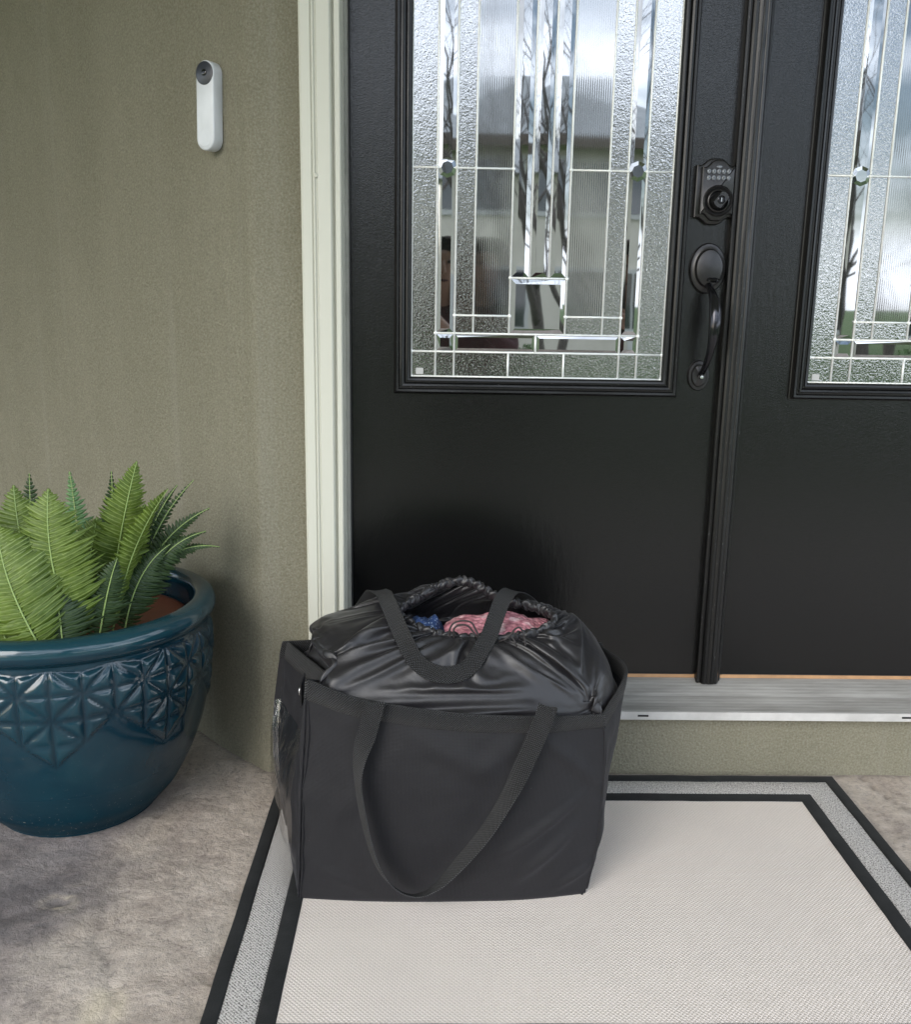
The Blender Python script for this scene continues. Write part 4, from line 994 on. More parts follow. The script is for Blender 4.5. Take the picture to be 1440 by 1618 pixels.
-25,10,-11,-7,-1,16,-1,0,0,0,0,2,-1,-1,-5,-1,-25,36,-1,4,12,-17,-8,-20,30,1,-14,5,-16,1,28,0,2,-2,0,2,-3,-1,0,0,0,1,1,-3,3,-3,0,-1,0,0,0,1,-2,-1,1,-1,0,0,0,0,0,0,0,1,-1,0,0,0,0,1,0,0,0,0,0,0,0,0,0,0,-1,0,1,0,-1,0,0,0,0,0,0,0,-1,1,1,-10,8,7,5,0,-5,5,-2,2,-23,-4,9,0,4,0,-1,-6,-1,5,-2,2,2,-1,-1,1,0,0,-1,0,0,0,1,2,2,0,1,1,1,2,-2,0,-2,1,-8,-13,9,-2,-6,30,18,-16,8,-8,-20,-3,-26,16,9,0,11,1,2,1,-18,0,0,17,89,-94,27,-41,-19,25,16,44,-25,-33,-104,98,7,-11,13,-1,-5,23,52,-59,-17,24,-4,-41,19,10,-31,18,0,-37,64,5,2,0,13,30,-5,32,-11,-58,-35,23,12,-53,-7,52,10,-40,-25,-5,48,17,11,-9,41,-19,-28,-18,-1,-24,12,-8,12,16,22,-7,-30,3,25,5,1,-1,-1,-10,1,18,-5,-16,10,-10,-32,-26,4,47,1,-1,0,4,2,0,0,-4,-38,-5,18,15,17,-3,-29,12,-18,22,-6,-4,-13,19,26,5,-3,-7,-1,1,-1,0,2,-3,-2,1,1,-2,2,-1,0,2,-2,-1,0,-1,0,-1,1,0,-1,1,-2,0,0,0,1,0,-1,0,1,-1,0,0,0,0,0,0,0,0,0,0,0,-1,0,0,1,-1,0,-1,1,-1,1,-1,1,-1,0,0,0,-2,-4,8,-6,
3,-5,15,-12,-1,-4,2,17,4,-10,0,6,-7,-1,-3,-5,-4,1,0,1,0,1,-1,1,-1,0,1,1,-1,0,-1,1,-2,0,-1,0,-1,1,1,0,1,6,-2,-5,10,28,12,-20,5,-30,9,7,-4,-6,-27,3,3,3,11,13,-2,-10,-2,-1,-9,32,54,-72,50,-23,-34,-4,28,66,-26,-58,-86,9,4,-5,78,31,-5,18,73,-54,-49,14,19,1,-13,-18,-10,-2,16,-59,5,-1,1,12,39,24,-14,-3,50,-18,-37,26,-12,-25,-34,20,29,-12,-31,-40,71,2,-5,12,16,-6,-29,-1,-11,4,4,5,49,-17,2,-20,9,-18,1,11,-4,-2,8,2,-15,1,13,-6,-2,11,-28,-6,-30,1,1,3,30,3,-5,-1,-23,23,2,3,13,7,-23,0,-13,15,-21,18,9,8,9,0,-3,-2,3,-8,-2,1,-1,1,3,-4,-2,0,1,-1,2,-3,1,1,0,-2,1,-1,1,-2,1,0,0,0,0,-1,0,-1,0,1,-1,0,0,0,0,0,-1,0,0,0,0,0,-1,0,1,0,0,-1,1,-1,0,-1,0,0,0,0,0,-1,0,-4,0,4,-4,3,-2,4,-6,9,-13,-9,12,2,-4,4,2,-6,1,0,0,3,2,0,-1,0,-1,1,0,-1,1,0,-1,0,1,0,1,-2,2,0,1,-1,2,2,-2,4,-7,4,17,4,9,-15,12,-17,-15,-17,17,6,3,10,-3,-14,-8,0,-5,15,12,-9,-28,23,13,-14,49,16,-19,-11,10,-6,-26,-7,47,1,-58,10,5,-13,-83,-23,108,11,-2,62,24,
-17,4,-6,10,9,-12,-14,-1,-29,-72,3,11,-15,30,19,-7,6,1,58,38,-59,-16,35,-17,-40,1,32,-12,-54,-50,67,23,-28,-4,12,-4,4,6,-1,28,-5,-14,41,-15,1,-15,2,-5,-7,-8,6,5,0,1,3,-12,6,-5,-1,5,-4,3,-11,1,-8,-31,36,8,-47,24,16,13,11,-27,-5,15,-3,-12,0,13,-24,12,25,1,-8,-1,2,5,-3,-5,-1,0,-1,0,3,-4,0,1,-2,1,1,-3,2,-1,1,-1,1,-2,1,-2,1,0,0,0,1,-2,0,0,-1,1,-1,1,0,-1,0,0,1,-1,1,-1,0,1,0,-1,0,0,0,-1,0,0,0,-1,0,1,-1,-1,1,-6,4,1,-4,3,-1,0,-1,5,-7,10,4,-11,5,4,-3,-6,-5,-1,-1,1,0,0,-1,0,-1,1,0,1,1,-1,2,1,-2,0,0,1,2,-1,0,0,1,-1,0,3,-7,5,-9,5,16,0,-5,-11,11,11,-36,-25,44,9,-3,-28,-14,40,1,-22,4,11,10,-12,-68,55,22,-5,40,8,-31,-24,0,11,5,-2,44,41,-59,-5,18,-30,-19,-99,30,-8,-14,64,7,42,9,1,14,28,-4,-52,-9,22,-10,-3,-4,-73,63,-20,10,11,6,10,29,3,-20,2,-26,-19,-22,40,22,-44,-18,11,3,8,10,10,0,16,22,-10,-4,-3,8,1,-14,-18,11,1,2,2,-2,2,-2,3,-7,9,-5,7,-7,6,-6,-3,2,-9,12,-19,-34,7,32,-8,11,7,11,-17,-19,9,-5,15,2,5,1,9,-9,
-7,4,1,-3,-1,5,-3,-4,1,0,0,1,2,-5,0,2,-2,2,0,-3,2,-2,0,0,0,-1,1,-2,0,2,0,0,-1,0,0,0,-1,0,-1,0,1,-1,1,0,0,-1,1,-1,0,-1,0,0,0,0,0,0,0,0,1,0,-1,-1,1,-5,5,-2,-5,3,1,-4,4,1,-5,6,-2,-8,15,-5,-10,-2,4,5,-1,0,1,0,-1,0,0,0,0,-1,0,-1,1,-1,1,2,0,0,-2,0,0,-1,0,0,0,0,-1,4,-6,4,-11,6,-5,28,-19,-3,-12,19,-53,-12,53,-4,0,-19,-5,20,23,-20,-7,34,27,-45,-66,-13,68,40,3,-6,-56,-5,-9,29,26,6,4,21,-19,24,21,-20,-10,-39,12,-7,-55,18,-59,77,20,0,10,13,4,3,-11,-6,23,22,-24,-22,30,-17,-4,-13,-37,13,27,-14,1,18,6,-21,-47,21,20,-30,29,25,-6,-7,17,4,20,-21,-20,19,17,-18,2,1,-2,-14,-6,5,16,2,-4,0,-1,3,-10,10,-11,10,-5,8,-9,1,8,-18,12,-22,-9,23,16,-5,-2,-6,6,-2,2,4,-3,-2,3,-1,0,-1,-14,5,0,5,-1,0,3,-4,-3,0,0,0,2,2,-6,0,1,-2,3,-2,-1,2,-2,-1,1,0,-1,1,0,-1,1,-1,3,-3,0,0,0,-1,0,-1,0,0,0,-3,0,1,0,0,0,0,0,0,0,0,0,1,0,0,0,-1,-1,0,-3,5,-5,-4,5,1,-7,7,-3,2,-6,6,0,-1,-5,1,0,1,-2,0,-1,0,-1,1,1,0,0,-1,0,1,0,0,0,0,0,0,2,1,1,-3,0,1,1,
1,1,-1,-2,0,-4,2,-1,-9,7,2,0,1,-5,2,13,-37,-43,45,23,0,-30,-3,24,17,6,-19,37,21,-56,3,-45,21,23,-11,-11,0,19,-17,-9,16,1,4,22,-27,59,2,-29,17,7,27,-16,-20,-14,-94,35,58,-30,-18,1,38,31,-12,-39,-17,14,-46,57,29,-7,-18,-43,-17,14,7,83,1,14,13,-47,-12,12,-24,-13,-21,50,24,-2,-12,-39,34,23,-7,-13,-6,1,5,4,-3,4,-7,2,7,-6,2,1,-2,3,-11,11,-11,9,-7,8,0,-10,8,-6,2,-6,0,4,-2,2,-7,11,9,-9,-11,-4,19,-2,-2,1,-2,1,-5,0,3,0,-1,3,1,-5,-1,-1,-1,0,2,1,-4,0,0,-1,3,-4,1,0,-1,0,0,0,0,0,0,-1,1,0,3,-4,0,0,0,0,0,-1,-2,-1,-1,1,-1,-1,1,-1,1,-1,0,0,0,1,-1,0,0,-1,-1,0,-1,3,-7,0,5,1,-6,4,-2,3,-6,4,1,-7,4,-1,-2,1,-1,0,0,0,0,0,-1,1,1,0,0,0,0,1,1,0,0,-1,0,-1,0,3,2,0,2,0,1,0,1,0,3,3,2,0,-17,-8,-9,25,-19,-6,28,1,6,-16,-27,27,16,-14,-26,-28,26,13,10,6,47,18,13,-59,-58,-14,4,36,-9,1,39,-8,-24,-9,6,13,-9,-30,72,-8,-1,34,-6,18,-3,-18,2,-65,-14,-1,2,6,-22,62,9,10,-30,-14,-33,-19,36,4,1,38,-4,-17,-8,-50,116,-2,13,37,-4,-61,6,-35,
-1,0,4,7,-1,-2,0,29,7,-49,-29,3,5,6,15,1,11,5,-1,3,-2,1,3,-3,4,-10,8,-9,9,-15,0,6,4,3,8,-4,-18,-5,0,-9,4,11,14,-10,-4,12,2,-8,8,-4,-1,1,-3,0,0,0,2,-3,4,0,-4,0,-1,-1,0,2,-2,-3,2,-1,1,2,-5,3,-1,-1,1,-1,-1,1,0,0,0,-1,0,3,-3,0,0,0,-5,0,3,-1,-2,0,1,0,0,0,0,0,0,0,-1,0,0,0,-1,1,0,0,-2,-9,3,5,0,-2,-1,4,0,-5,-1,5,0,-5,-2,0,1,3,4,-6,-1,1,0,-2,0,-1,1,1,1,-1,1,0,0,1,1,2,1,-1,-2,-3,-1,2,-1,0,-1,0,0,3,2,5,-8,1,-5,-9,5,-7,40,8,10,-8,5,4,1,7,-1,-38,-17,23,-57,-8,15,12,38,28,-17,13,-23,-42,25,21,-8,-23,-15,41,-12,-10,6,1,1,18,-6,18,10,-7,-12,-7,-3,20,19,17,-48,3,4,-12,-14,-27,29,7,16,9,-7,-34,-45,12,58,-25,-1,33,-21,-13,0,37,-12,10,16,49,-55,-21,5,-7,-2,20,10,-12,-15,12,-11,2,-2,0,4,1,1,-3,4,-2,-4,4,1,0,-1,2,-3,5,-2,2,-8,9,-11,-4,-3,-1,12,14,0,-19,6,5,-6,2,-15,1,17,-3,-5,4,1,0,-6,0,1,0,1,0,-4,1,2,2,-3,-2,1,-1,-2,0,2,-3,0,1,-1,3,-1,-3,3,-3,0,0,0,-1,1,0,-1,1,-2,0,3,-2,-1,1,-1,-2,-1,2,-1,0,0,0,-1,0,0,0,0,0,1,
-1,0,-1,2,-2,1,-2,-8,5,3,-2,1,-5,7,-5,1,-3,4,1,-2,-5,2,1,-1,3,1,8,1,-4,-3,-1,-2,-2,-3,0,1,1,-2,0,1,0,0,1,1,2,3,2,1,0,1,1,0,-1,0,2,-5,7,9,-7,2,-2,-33,-3,11,48,2,22,-22,-14,-20,15,19,7,-37,-9,1,-17,-20,-11,45,25,-16,10,41,-54,-35,20,12,16,-18,-19,28,1,25,14,-14,11,-1,11,-29,9,-7,-13,2,17,-23,-6,11,15,-7,5,4,1,7,-20,-6,10,13,-6,-22,-23,-22,69,-11,-50,16,18,-31,-1,30,13,-6,9,-15,-23,28,5,11,-9,14,17,-41,-22,-1,7,13,-4,-3,6,-4,16,-3,10,3,-6,3,0,0,-1,1,0,-3,4,1,-4,10,-2,-2,-2,-12,-15,5,26,-5,-1,-10,-3,7,7,-2,-3,1,2,1,-6,-2,2,1,2,-2,0,0,-1,-1,2,0,-3,0,0,-1,0,2,-1,-4,2,0,-1,5,-5,-1,3,-3,2,-2,0,-1,1,-1,-1,1,-1,0,0,2,-2,-1,0,0,0,-1,0,-1,0,0,0,0,1,-1,0,0,0,0,-1,0,1,-4,-7,6,3,-2,2,-3,3,-6,4,-4,2,4,-2,-4,-2,2,1,0,2,0,1,5,6,1,-1,0,0,-3,-3,-2,-1,1,-1,-1,-1,-1,-3,-2,0,0,0,0,0,0,0,0,1,1,1,3,4,9,9,-10,-7,0,-36,-13,31,21,5,-2,7,-1,-22,11,30,-4,-34,2,14,-23,-4,0,11,7,3,14,45,-59,-11,9,8,10,-37,-3,49,20,4,31,
-67,6,15,-11,-45,13,10,-3,4,5,-13,-1,0,9,-4,-5,22,15,5,-15,-20,7,-28,-5,15,4,1,28,9,-15,19,-43,-47,15,24,-2,-12,48,-19,-18,18,35,-28,-16,23,16,-37,11,3,9,0,-3,4,-3,1,-5,-3,3,8,-5,1,-1,1,0,1,0,0,-2,5,-4,1,1,5,-17,6,4,-13,4,5,6,-1,0,-4,-1,1,0,1,2,-3,-3,1,3,-3,1,0,1,-3,0,1,2,-2,-2,1,0,-3,0,4,-3,-3,2,-1,-1,4,-6,2,0,-1,2,-1,-1,0,-1,0,-1,1,-1,2,-1,-2,1,1,-2,-1,-1,0,-2,0,1,0,0,-1,1,0,-1,0,-1,2,0,-7,-4,3,5,0,1,0,-4,3,0,-2,0,4,-7,3,-5,0,3,-1,1,2,0,-1,-3,2,4,5,1,1,3,2,0,2,-1,0,1,0,0,0,0,-1,-2,-1,-1,-1,-1,-1,-2,-6,3,-3,6,-1,-6,12,4,0,16,8,-43,-40,17,24,10,7,-1,-10,-11,27,27,-22,-10,-10,-6,-7,-10,13,2,-1,-5,46,50,-62,-1,1,-27,11,2,-34,31,-5,1,24,-32,19,12,-27,-7,-9,12,-5,6,14,-2,-1,1,-1,9,1,-24,32,17,-16,-23,18,-6,-2,17,-9,3,24,37,-26,-16,-23,-65,20,3,-1,-12,40,3,2,10,17,-17,-17,4,10,6,0,5,-3,-1,1,-4,-14,14,-6,3,-2,9,-5,3,-1,0,0,1,1,0,-2,0,1,-7,1,13,-5,-4,2,-1,-4,1,-3,1,2,1,0,0,0,1,-1,-2,0,2,0,-2,-1,
1,-1,-2,0,4,2,-4,-2,1,0,-4,2,2,-5,-1,1,-1,3,0,-4,3,-2,0,2,-1,-2,2,-2,1,-1,-1,0,1,-2,1,0,0,-4,-1,-1,-1,1,-1,1,0,0,0,-1,0,-1,1,1,-7,-1,0,4,2,0,-1,-4,6,-6,5,-3,4,-4,1,-3,-4,1,4,-1,0,5,-7,0,1,-2,-1,2,4,0,-1,-1,2,-1,1,1,-1,2,0,-1,-2,-1,0,-1,-2,-1,0,4,-1,2,2,6,-3,-5,11,-5,4,7,-14,17,22,-29,-23,-13,1,27,5,-4,-10,0,18,13,6,3,0,-31,-23,13,-4,17,-34,19,48,55,-33,-18,-36,-18,23,-13,-51,29,0,0,27,-1,7,-3,-10,8,4,-9,1,2,-5,11,11,4,7,-28,7,-10,7,1,18,0,8,18,-21,-5,-7,-3,18,-9,6,19,-19,-50,7,23,4,3,3,-16,-26,43,8,-18,11,2,-11,10,-3,2,0,-1,0,2,-19,14,-8,6,-5,11,-3,2,-1,0,0,1,0,0,1,-3,-2,-7,2,8,-4,2,-3,-1,3,0,0,1,1,0,1,-1,-1,-4,2,0,1,1,-2,0,-1,-1,-1,0,1,3,-1,-3,-1,1,-1,-2,3,-1,-4,1,0,-1,6,-4,-2,3,-2,-1,2,-1,-2,0,0,0,0,-3,1,0,0,0,1,-2,0,-3,1,-1,0,0,0,1,-1,0,0,1,0,-3,-6,-1,5,4,-2,0,1,-2,0,1,-1,-5,3,0,1,-2,-4,2,2,0,2,0,-1,-2,-1,0,0,-1,0,0,1,1,-1,0,-1,1,0,-2,0,0,3,3,0,-2,-2,8,2,-9,0,12,-3,-8,2,11,-11,4,-1,-1,
0,8,5,8,-9,-25,-2,-16,36,3,5,-19,-2,22,-21,13,16,-15,-17,-14,12,4,9,-41,6,42,37,0,28,-59,-30,24,-22,-3,-4,35,-16,-17,-3,17,1,9,-4,4,-4,7,8,-13,1,15,-17,6,4,2,-1,7,-15,12,14,2,-7,5,-8,-8,-1,1,0,9,25,-14,-15,-4,20,18,-18,-17,-21,-11,14,17,-5,0,5,6,-1,0,0,-1,0,0,-1,-17,16,-11,8,-7,12,-1,-1,0,-1,3,0,-1,0,0,0,1,-2,-5,2,2,1,-4,1,0,1,0,0,0,1,2,-3,-3,0,2,0,-1,3,-2,0,-1,-2,-1,0,1,2,-2,-1,1,1,-5,1,3,-3,-3,2,-1,0,5,-5,-1,2,-1,-1,1,1,-3,-1,1,1,0,-7,4,1,-1,1,-1,-1,0,0,-1,1,-1,0,-1,0,0,0,0,0,-7,-1,4,3,-1,0,-1,-3,5,-6,4,-7,11,-9,2,2,-7,1,3,1,1,2,-1,3,-7,1,0,0,0,-1,-2,1,2,2,-2,1,-3,5,0,0,2,-2,-4,-1,2,6,5,-9,-2,14,-6,-8,13,-4,-7,14,-11,4,0,-2,0,2,11,6,-7,-4,-8,-9,2,9,1,-1,4,10,-40,3,36,-20,-12,36,-16,-3,-17,-32,7,36,12,12,26,-20,-14,13,-12,-3,-25,26,1,-20,-1,12,5,-1,5,-1,-4,-1,4,12,-10,2,-1,0,-2,0,3,4,-5,11,-11,4,-8,6,15,-9,-4,-4,-10,24,3,-6,-7,-2,11,6,-8,3,-22,3,8,-5,13,0,0,-3,1,0,-1,-1,2,0,-1,-17,13,-7,
8,-8,10,0,-4,2,1,1,0,-1,1,0,-1,0,2,0,-2,-2,1,1,0,-1,0,-1,1,-1,1,-4,-1,1,1,2,1,-1,0,0,3,-5,-1,-2,1,2,1,-2,-1,2,-2,-4,4,1,-4,-2,1,0,1,3,-6,2,-1,0,1,-1,0,-1,-1,1,1,2,-6,2,-1,0,-1,0,0,-1,1,-3,1,-1,0,0,-1,1,0,-3,-5,3,4,-1,-1,-1,1,0,-3,1,-3,9,-9,3,1,-2,-5,1,5,-1,0,0,-3,3,-1,1,-1,2,-2,-1,-1,0,0,2,0,-2,7,-4,0,-2,-1,3,0,-1,2,11,-12,0,19,-12,-7,16,-15,-1,10,-6,5,-4,-2,2,0,2,-2,5,17,3,-2,-24,4,0,0,-1,1,19,-9,-25,12,24,14,-36,7,-6,9,-12,-28,-10,7,11,48,4,-9,-10,-1,22,-27,-12,12,11,-7,-2,-3,3,2,-1,-2,-3,8,-1,2,-4,1,-1,2,2,2,-1,7,-4,-5,3,-1,3,4,-6,-6,1,-3,-5,7,13,-9,6,1,-2,5,-5,-2,3,-9,8,2,2,-6,4,2,-1,-1,0,-1,2,-2,-4,-1,4,-7,5,-8,10,-2,3,-3,3,-2,1,-1,0,1,1,-1,1,-2,0,0,0,0,0,-1,0,-1,0,-1,-3,0,1,2,0,1,-1,1,-1,1,0,-3,-2,0,2,2,-2,-1,0,3,-5,-1,4,-1,-4,1,-1,0,4,-3,-3,2,-1,0,0,3,-5,1,0,1,1,-6,2,1,0,-1,-1,2,-2,1,-3,0,0,-1,0,1,-1,-1,-8,1,7,0,0,-1,2,-5,4,-5,5,3,-12,3,5,0,-6,-1,1,4,0,0,-2,-1,0,1,1,0,0,0,-2,-2,1,1,
1,-1,7,-6,0,0,4,-4,-3,0,6,10,-9,-1,7,-6,-1,7,-8,-1,15,-5,-10,5,3,-1,-3,2,-4,10,-15,4,3,-2,-3,4,3,3,0,-1,5,20,-2,-25,-1,9,7,-10,-16,5,11,-4,-23,-8,20,2,29,2,-9,-12,3,-4,-19,0,14,20,-3,-6,1,0,2,-2,0,4,-4,-2,3,-1,1,-1,12,-5,-1,4,-3,0,-9,6,12,-1,-13,-2,3,5,-8,-1,3,2,5,7,1,-7,-6,1,-2,1,9,2,-3,1,0,1,-1,-4,3,1,-2,-4,5,-13,12,0,-1,-1,-7,8,-1,-3,3,0,-1,0,2,1,-1,0,-1,0,-1,0,1,0,-1,0,-1,0,1,-1,-3,-1,1,3,1,0,2,-2,-2,1,1,-3,1,-4,0,3,0,-3,-1,2,2,-6,2,4,-2,-4,1,0,-4,9,-7,0,0,-2,1,1,4,-6,0,1,1,-3,0,0,0,0,0,1,-1,0,-2,-1,0,0,-1,0,1,-8,-2,6,2,2,-1,-1,-2,2,-3,2,1,-6,2,2,-1,1,-5,0,3,1,1,0,-5,1,-1,3,-1,0,-1,0,1,-1,0,6,-7,9,-9,0,5,0,-4,0,-1,7,8,-5,-8,-2,11,-5,-1,11,-9,7,2,-12,5,3,-5,-1,10,-6,1,-1,-1,-1,-1,1,0,0,-1,6,0,-3,3,5,20,-14,-23,-11,17,3,8,2,10,-14,-2,1,-3,-17,-1,20,8,-9,-8,5,-7,-8,2,10,7,3,-1,0,0,2,1,1,-3,1,-2,0,1,7,-1,1,0,-2,-4,2,7,2,0,-2,-4,0,-2,6,-10,2,1,16,-2,-2,2,-15,6,1,-3,1,4,0,2,-2,2,-1,0,2,-1,1,
-2,-2,-5,8,-17,16,-7,7,-1,-4,4,-3,0,2,0,1,-1,0,0,-1,1,-2,0,0,0,-1,1,0,0,-1,1,-1,-4,0,2,4,-1,-1,1,-3,1,-1,3,-1,-4,-1,0,0,4,-2,-2,1,2,-4,-2,1,6,-5,-2,0,2,-2,6,-9,2,0,0,0,2,1,-4,0,2,1,-8,3,0,-1,0,0,0,-1,-1,0,-2,1,0,0,-5,-3,2,5,1,-2,-1,1,-4,3,-4,5,-1,-4,4,2,-2,-4,-2,-1,5,1,-1,0,-2,1,-2,2,-1,-2,-1,3,-1,1,7,-9,6,-6,1,3,-3,1,0,2,11,-2,0,-10,-3,12,-12,-2,18,-16,6,14,-15,4,-4,1,2,2,-3,0,0,1,0,4,1,-2,0,-2,-1,-2,1,7,1,1,-10,8,5,-36,5,32,8,-2,3,1,-2,-4,-33,15,16,-10,-1,15,-17,9,-10,10,-1,-2,1,0,-1,1,-1,-2,3,6,-4,0,1,1,-2,7,-2,-1,1,-2,2,-6,3,9,0,-8,0,-1,5,-3,1,0,3,5,2,-5,-8,6,-2,-1,0,5,1,-8,9,-2,3,-5,2,-2,6,-1,-1,0,2,-12,8,-14,14,-6,7,0,-2,1,-3,2,1,0,-1,-1,-1,0,1,1,0,-1,-1,-1,0,1,0,0,0,-3,-2,0,2,3,0,0,-1,-2,2,-2,1,1,-3,-1,-2,0,3,3,-3,-1,2,2,-9,2,0,5,-7,1,-1,2,1,3,-7,2,-1,-1,1,3,-4,0,0,7,-9,0,0,0,0,0,1,-1,-2,0,-1,-1,1,-1,-7,0,6,2,0,0,-3,0,1,-5,1,2,-4,1,2,1,-1,-7,2,2,3,-1,1,-1,0,0,-4,5,-3,8,-6,1,-4,10,-10,
1,-1,-2,2,9,-2,-8,8,11,-12,9,-11,-3,12,-12,3,15,-17,1,14,-14,1,2,0,2,-1,2,-4,4,0,1,0,2,-1,-1,1,1,-3,1,5,1,-5,13,-13,5,-3,-3,-24,15,25,-4,-7,5,-1,-10,9,18,-14,-5,13,-23,11,-12,8,2,-6,3,3,0,-1,2,2,-5,5,7,-5,2,1,1,2,0,-4,-1,0,-1,0,-1,8,2,-4,-4,1,-1,5,-6,7,2,-2,1,1,-5,-2,-2,2,-1,1,5,0,-1,2,0,-3,5,0,-2,-1,-5,5,3,0,-1,-9,4,0,3,-3,4,-1,-1,1,-2,2,0,-1,-2,-1,0,2,1,0,-1,-1,0,1,0,-1,1,-1,-5,0,0,3,2,1,0,-4,2,-2,0,1,2,-1,-3,-3,1,-2,5,1,-3,0,2,-4,-2,1,2,-1,-3,2,-3,0,6,-2,-4,1,0,-1,1,0,-2,1,3,-1,-5,-4,9,-1,-3,4,-2,-1,-1,1,-2,0,-4,-2,2,6,-1,-2,0,2,-5,4,-5,4,-2,-4,3,3,-1,-3,-3,0,3,2,0,0,-1,0,1,-2,-2,8,-9,4,-2,3,-3,-1,1,4,-1,12,-10,-4,9,7,-17,14,-9,-5,11,-10,-1,14,-14,1,15,-11,0,-1,-1,1,0,1,1,0,2,1,-1,0,0,1,0,0,1,3,-5,-2,6,-5,3,6,-2,0,-3,-9,-9,17,8,1,-6,11,2,-1,-8,-11,-6,13,4,-11,13,-1,-8,5,-6,-2,6,2,-3,0,12,4,-12,5,0,1,-3,10,-3,-7,2,3,-3,1,2,3,0,-2,-2,-3,4,-2,2,1,-2,10,-2,-6,-10,5,3,0,-1,1,4,0,1,0,4,0,-4,
-6,0,2,3,2,-1,2,-2,-1,0,-11,13,0,-3,-1,2,-3,-1,3,-1,1,0,0,-1,0,1,-1,-1,0,1,0,-2,0,1,-1,-3,-1,0,5,1,1,1,1,-6,-9,11,-3,2,1,-3,0,-5,2,-2,5,-1,-2,3,3,-10,0,2,6,-8,1,2,-2,-2,8,-6,0,0,-1,0,2,-4,-1,4,1,-6,3,-4,1,-5,0,3,3,-4,-4,3,-1,-7,0,8,-2,0,1,-4,3,0,-3,0,2,-4,-2,4,-2,4,-6,5,-5,5,-1,-1,0,-6,10,-4,-1,4,-4,0,1,-2,3,-5,1,8,-3,14,-16,-1,5,8,-15,5,-7,3,8,-7,1,7,-4,-4,5,-1,1,4,-2,1,-4,0,-1,1,3,0,0,1,-1,-7,7,0,1,-5,3,3,-10,9,1,0,19,4,-7,3,-16,-12,-7,5,11,13,-18,8,-2,-1,3,8,-9,8,-5,2,-3,1,2,-1,-2,-1,2,0,-1,9,1,-8,1,1,-1,6,1,-3,1,1,-2,1,-1,6,0,-1,-3,-2,-1,8,-6,0,0,4,4,1,-10,2,-4,2,0,1,4,2,0,-2,2,0,-8,8,2,-2,-9,7,4,-2,-1,2,-1,-7,6,-12,9,3,2,0,-2,-2,-5,5,1,1,0,1,-3,0,-1,0,-1,1,-1,0,-1,2,-2,-4,0,3,3,1,0,-12,-4,15,-7,-2,4,2,3,-1,-4,-1,-2,1,2,0,-1,1,4,-2,-5,-1,0,6,-7,2,1,-3,0,7,-9,2,0,-3,0,0,1,0,10,-7,-2,-3,0,-4,1,-6,7,0,-2,0,-3,-3,7,2,-1,-4,-2,4,-5,5,-7,5,-1,-4,4,0,1,-7,4,-1,-1,3,0,1,-3,1,-2,-1,9,-6,-1,-3,
1,-1,2,0,8,0,4,-10,0,-4,8,-10,2,7,-4,7,-5,0,2,8,-11,1,-4,6,2,-7,1,6,-1,-4,1,3,0,1,1,-1,1,-1,-1,-1,-3,10,-4,2,1,-9,3,8,2,-3,7,2,6,-20,2,-6,-13,12,10,-10,-2,14,3,-14,14,-1,-4,7,4,-10,1,1,1,-3,-1,0,8,3,-5,-1,0,0,0,7,1,-6,2,2,0,-1,-1,5,1,-4,-1,-1,1,2,0,3,-3,6,-1,-7,-3,2,2,4,-5,1,3,3,-2,-2,1,-5,4,-3,0,5,0,-1,2,0,-1,-1,-3,4,-1,-4,1,3,1,0,6,-1,-7,-1,2,3,0,-1,0,-3,1,-1,-1,-1,1,-3,2,-1,-2,-1,0,2,3,1,-1,-2,1,-15,14,-10,8,-1,4,0,-1,-1,-3,2,-4,5,-2,-1,4,0,-7,-1,7,-7,5,-6,3,2,-5,4,0,-3,0,-2,-4,5,-1,-9,8,2,-6,4,-3,-3,1,7,-7,2,-1,0,-7,7,6,-7,-3,3,0,-2,2,-3,-1,3,-3,-1,5,2,-8,0,4,-3,2,0,1,-1,-5,5,0,0,-1,2,-2,6,-10,9,-4,6,3,-4,-4,-1,-3,14,-14,2,3,3,0,-1,-3,-1,9,-6,-5,-1,10,-1,-8,3,-2,2,1,0,0,-3,4,0,1,0,2,5,-8,-5,4,1,2,1,11,-5,1,-18,2,15,-12,-3,36,-8,-31,7,-3,2,2,5,-4,4,-9,10,4,-2,-1,-3,0,3,0,0,1,0,-1,2,9,-2,-5,1,1,-1,4,3,-2,-2,2,-3,1,3,2,1,-1,-2,-2,-1,5,-1,-1,1,3,3,-2,-6,0,-1,2,2,-3,3,2,4,-1,-2,-5,0,-3,0,3,
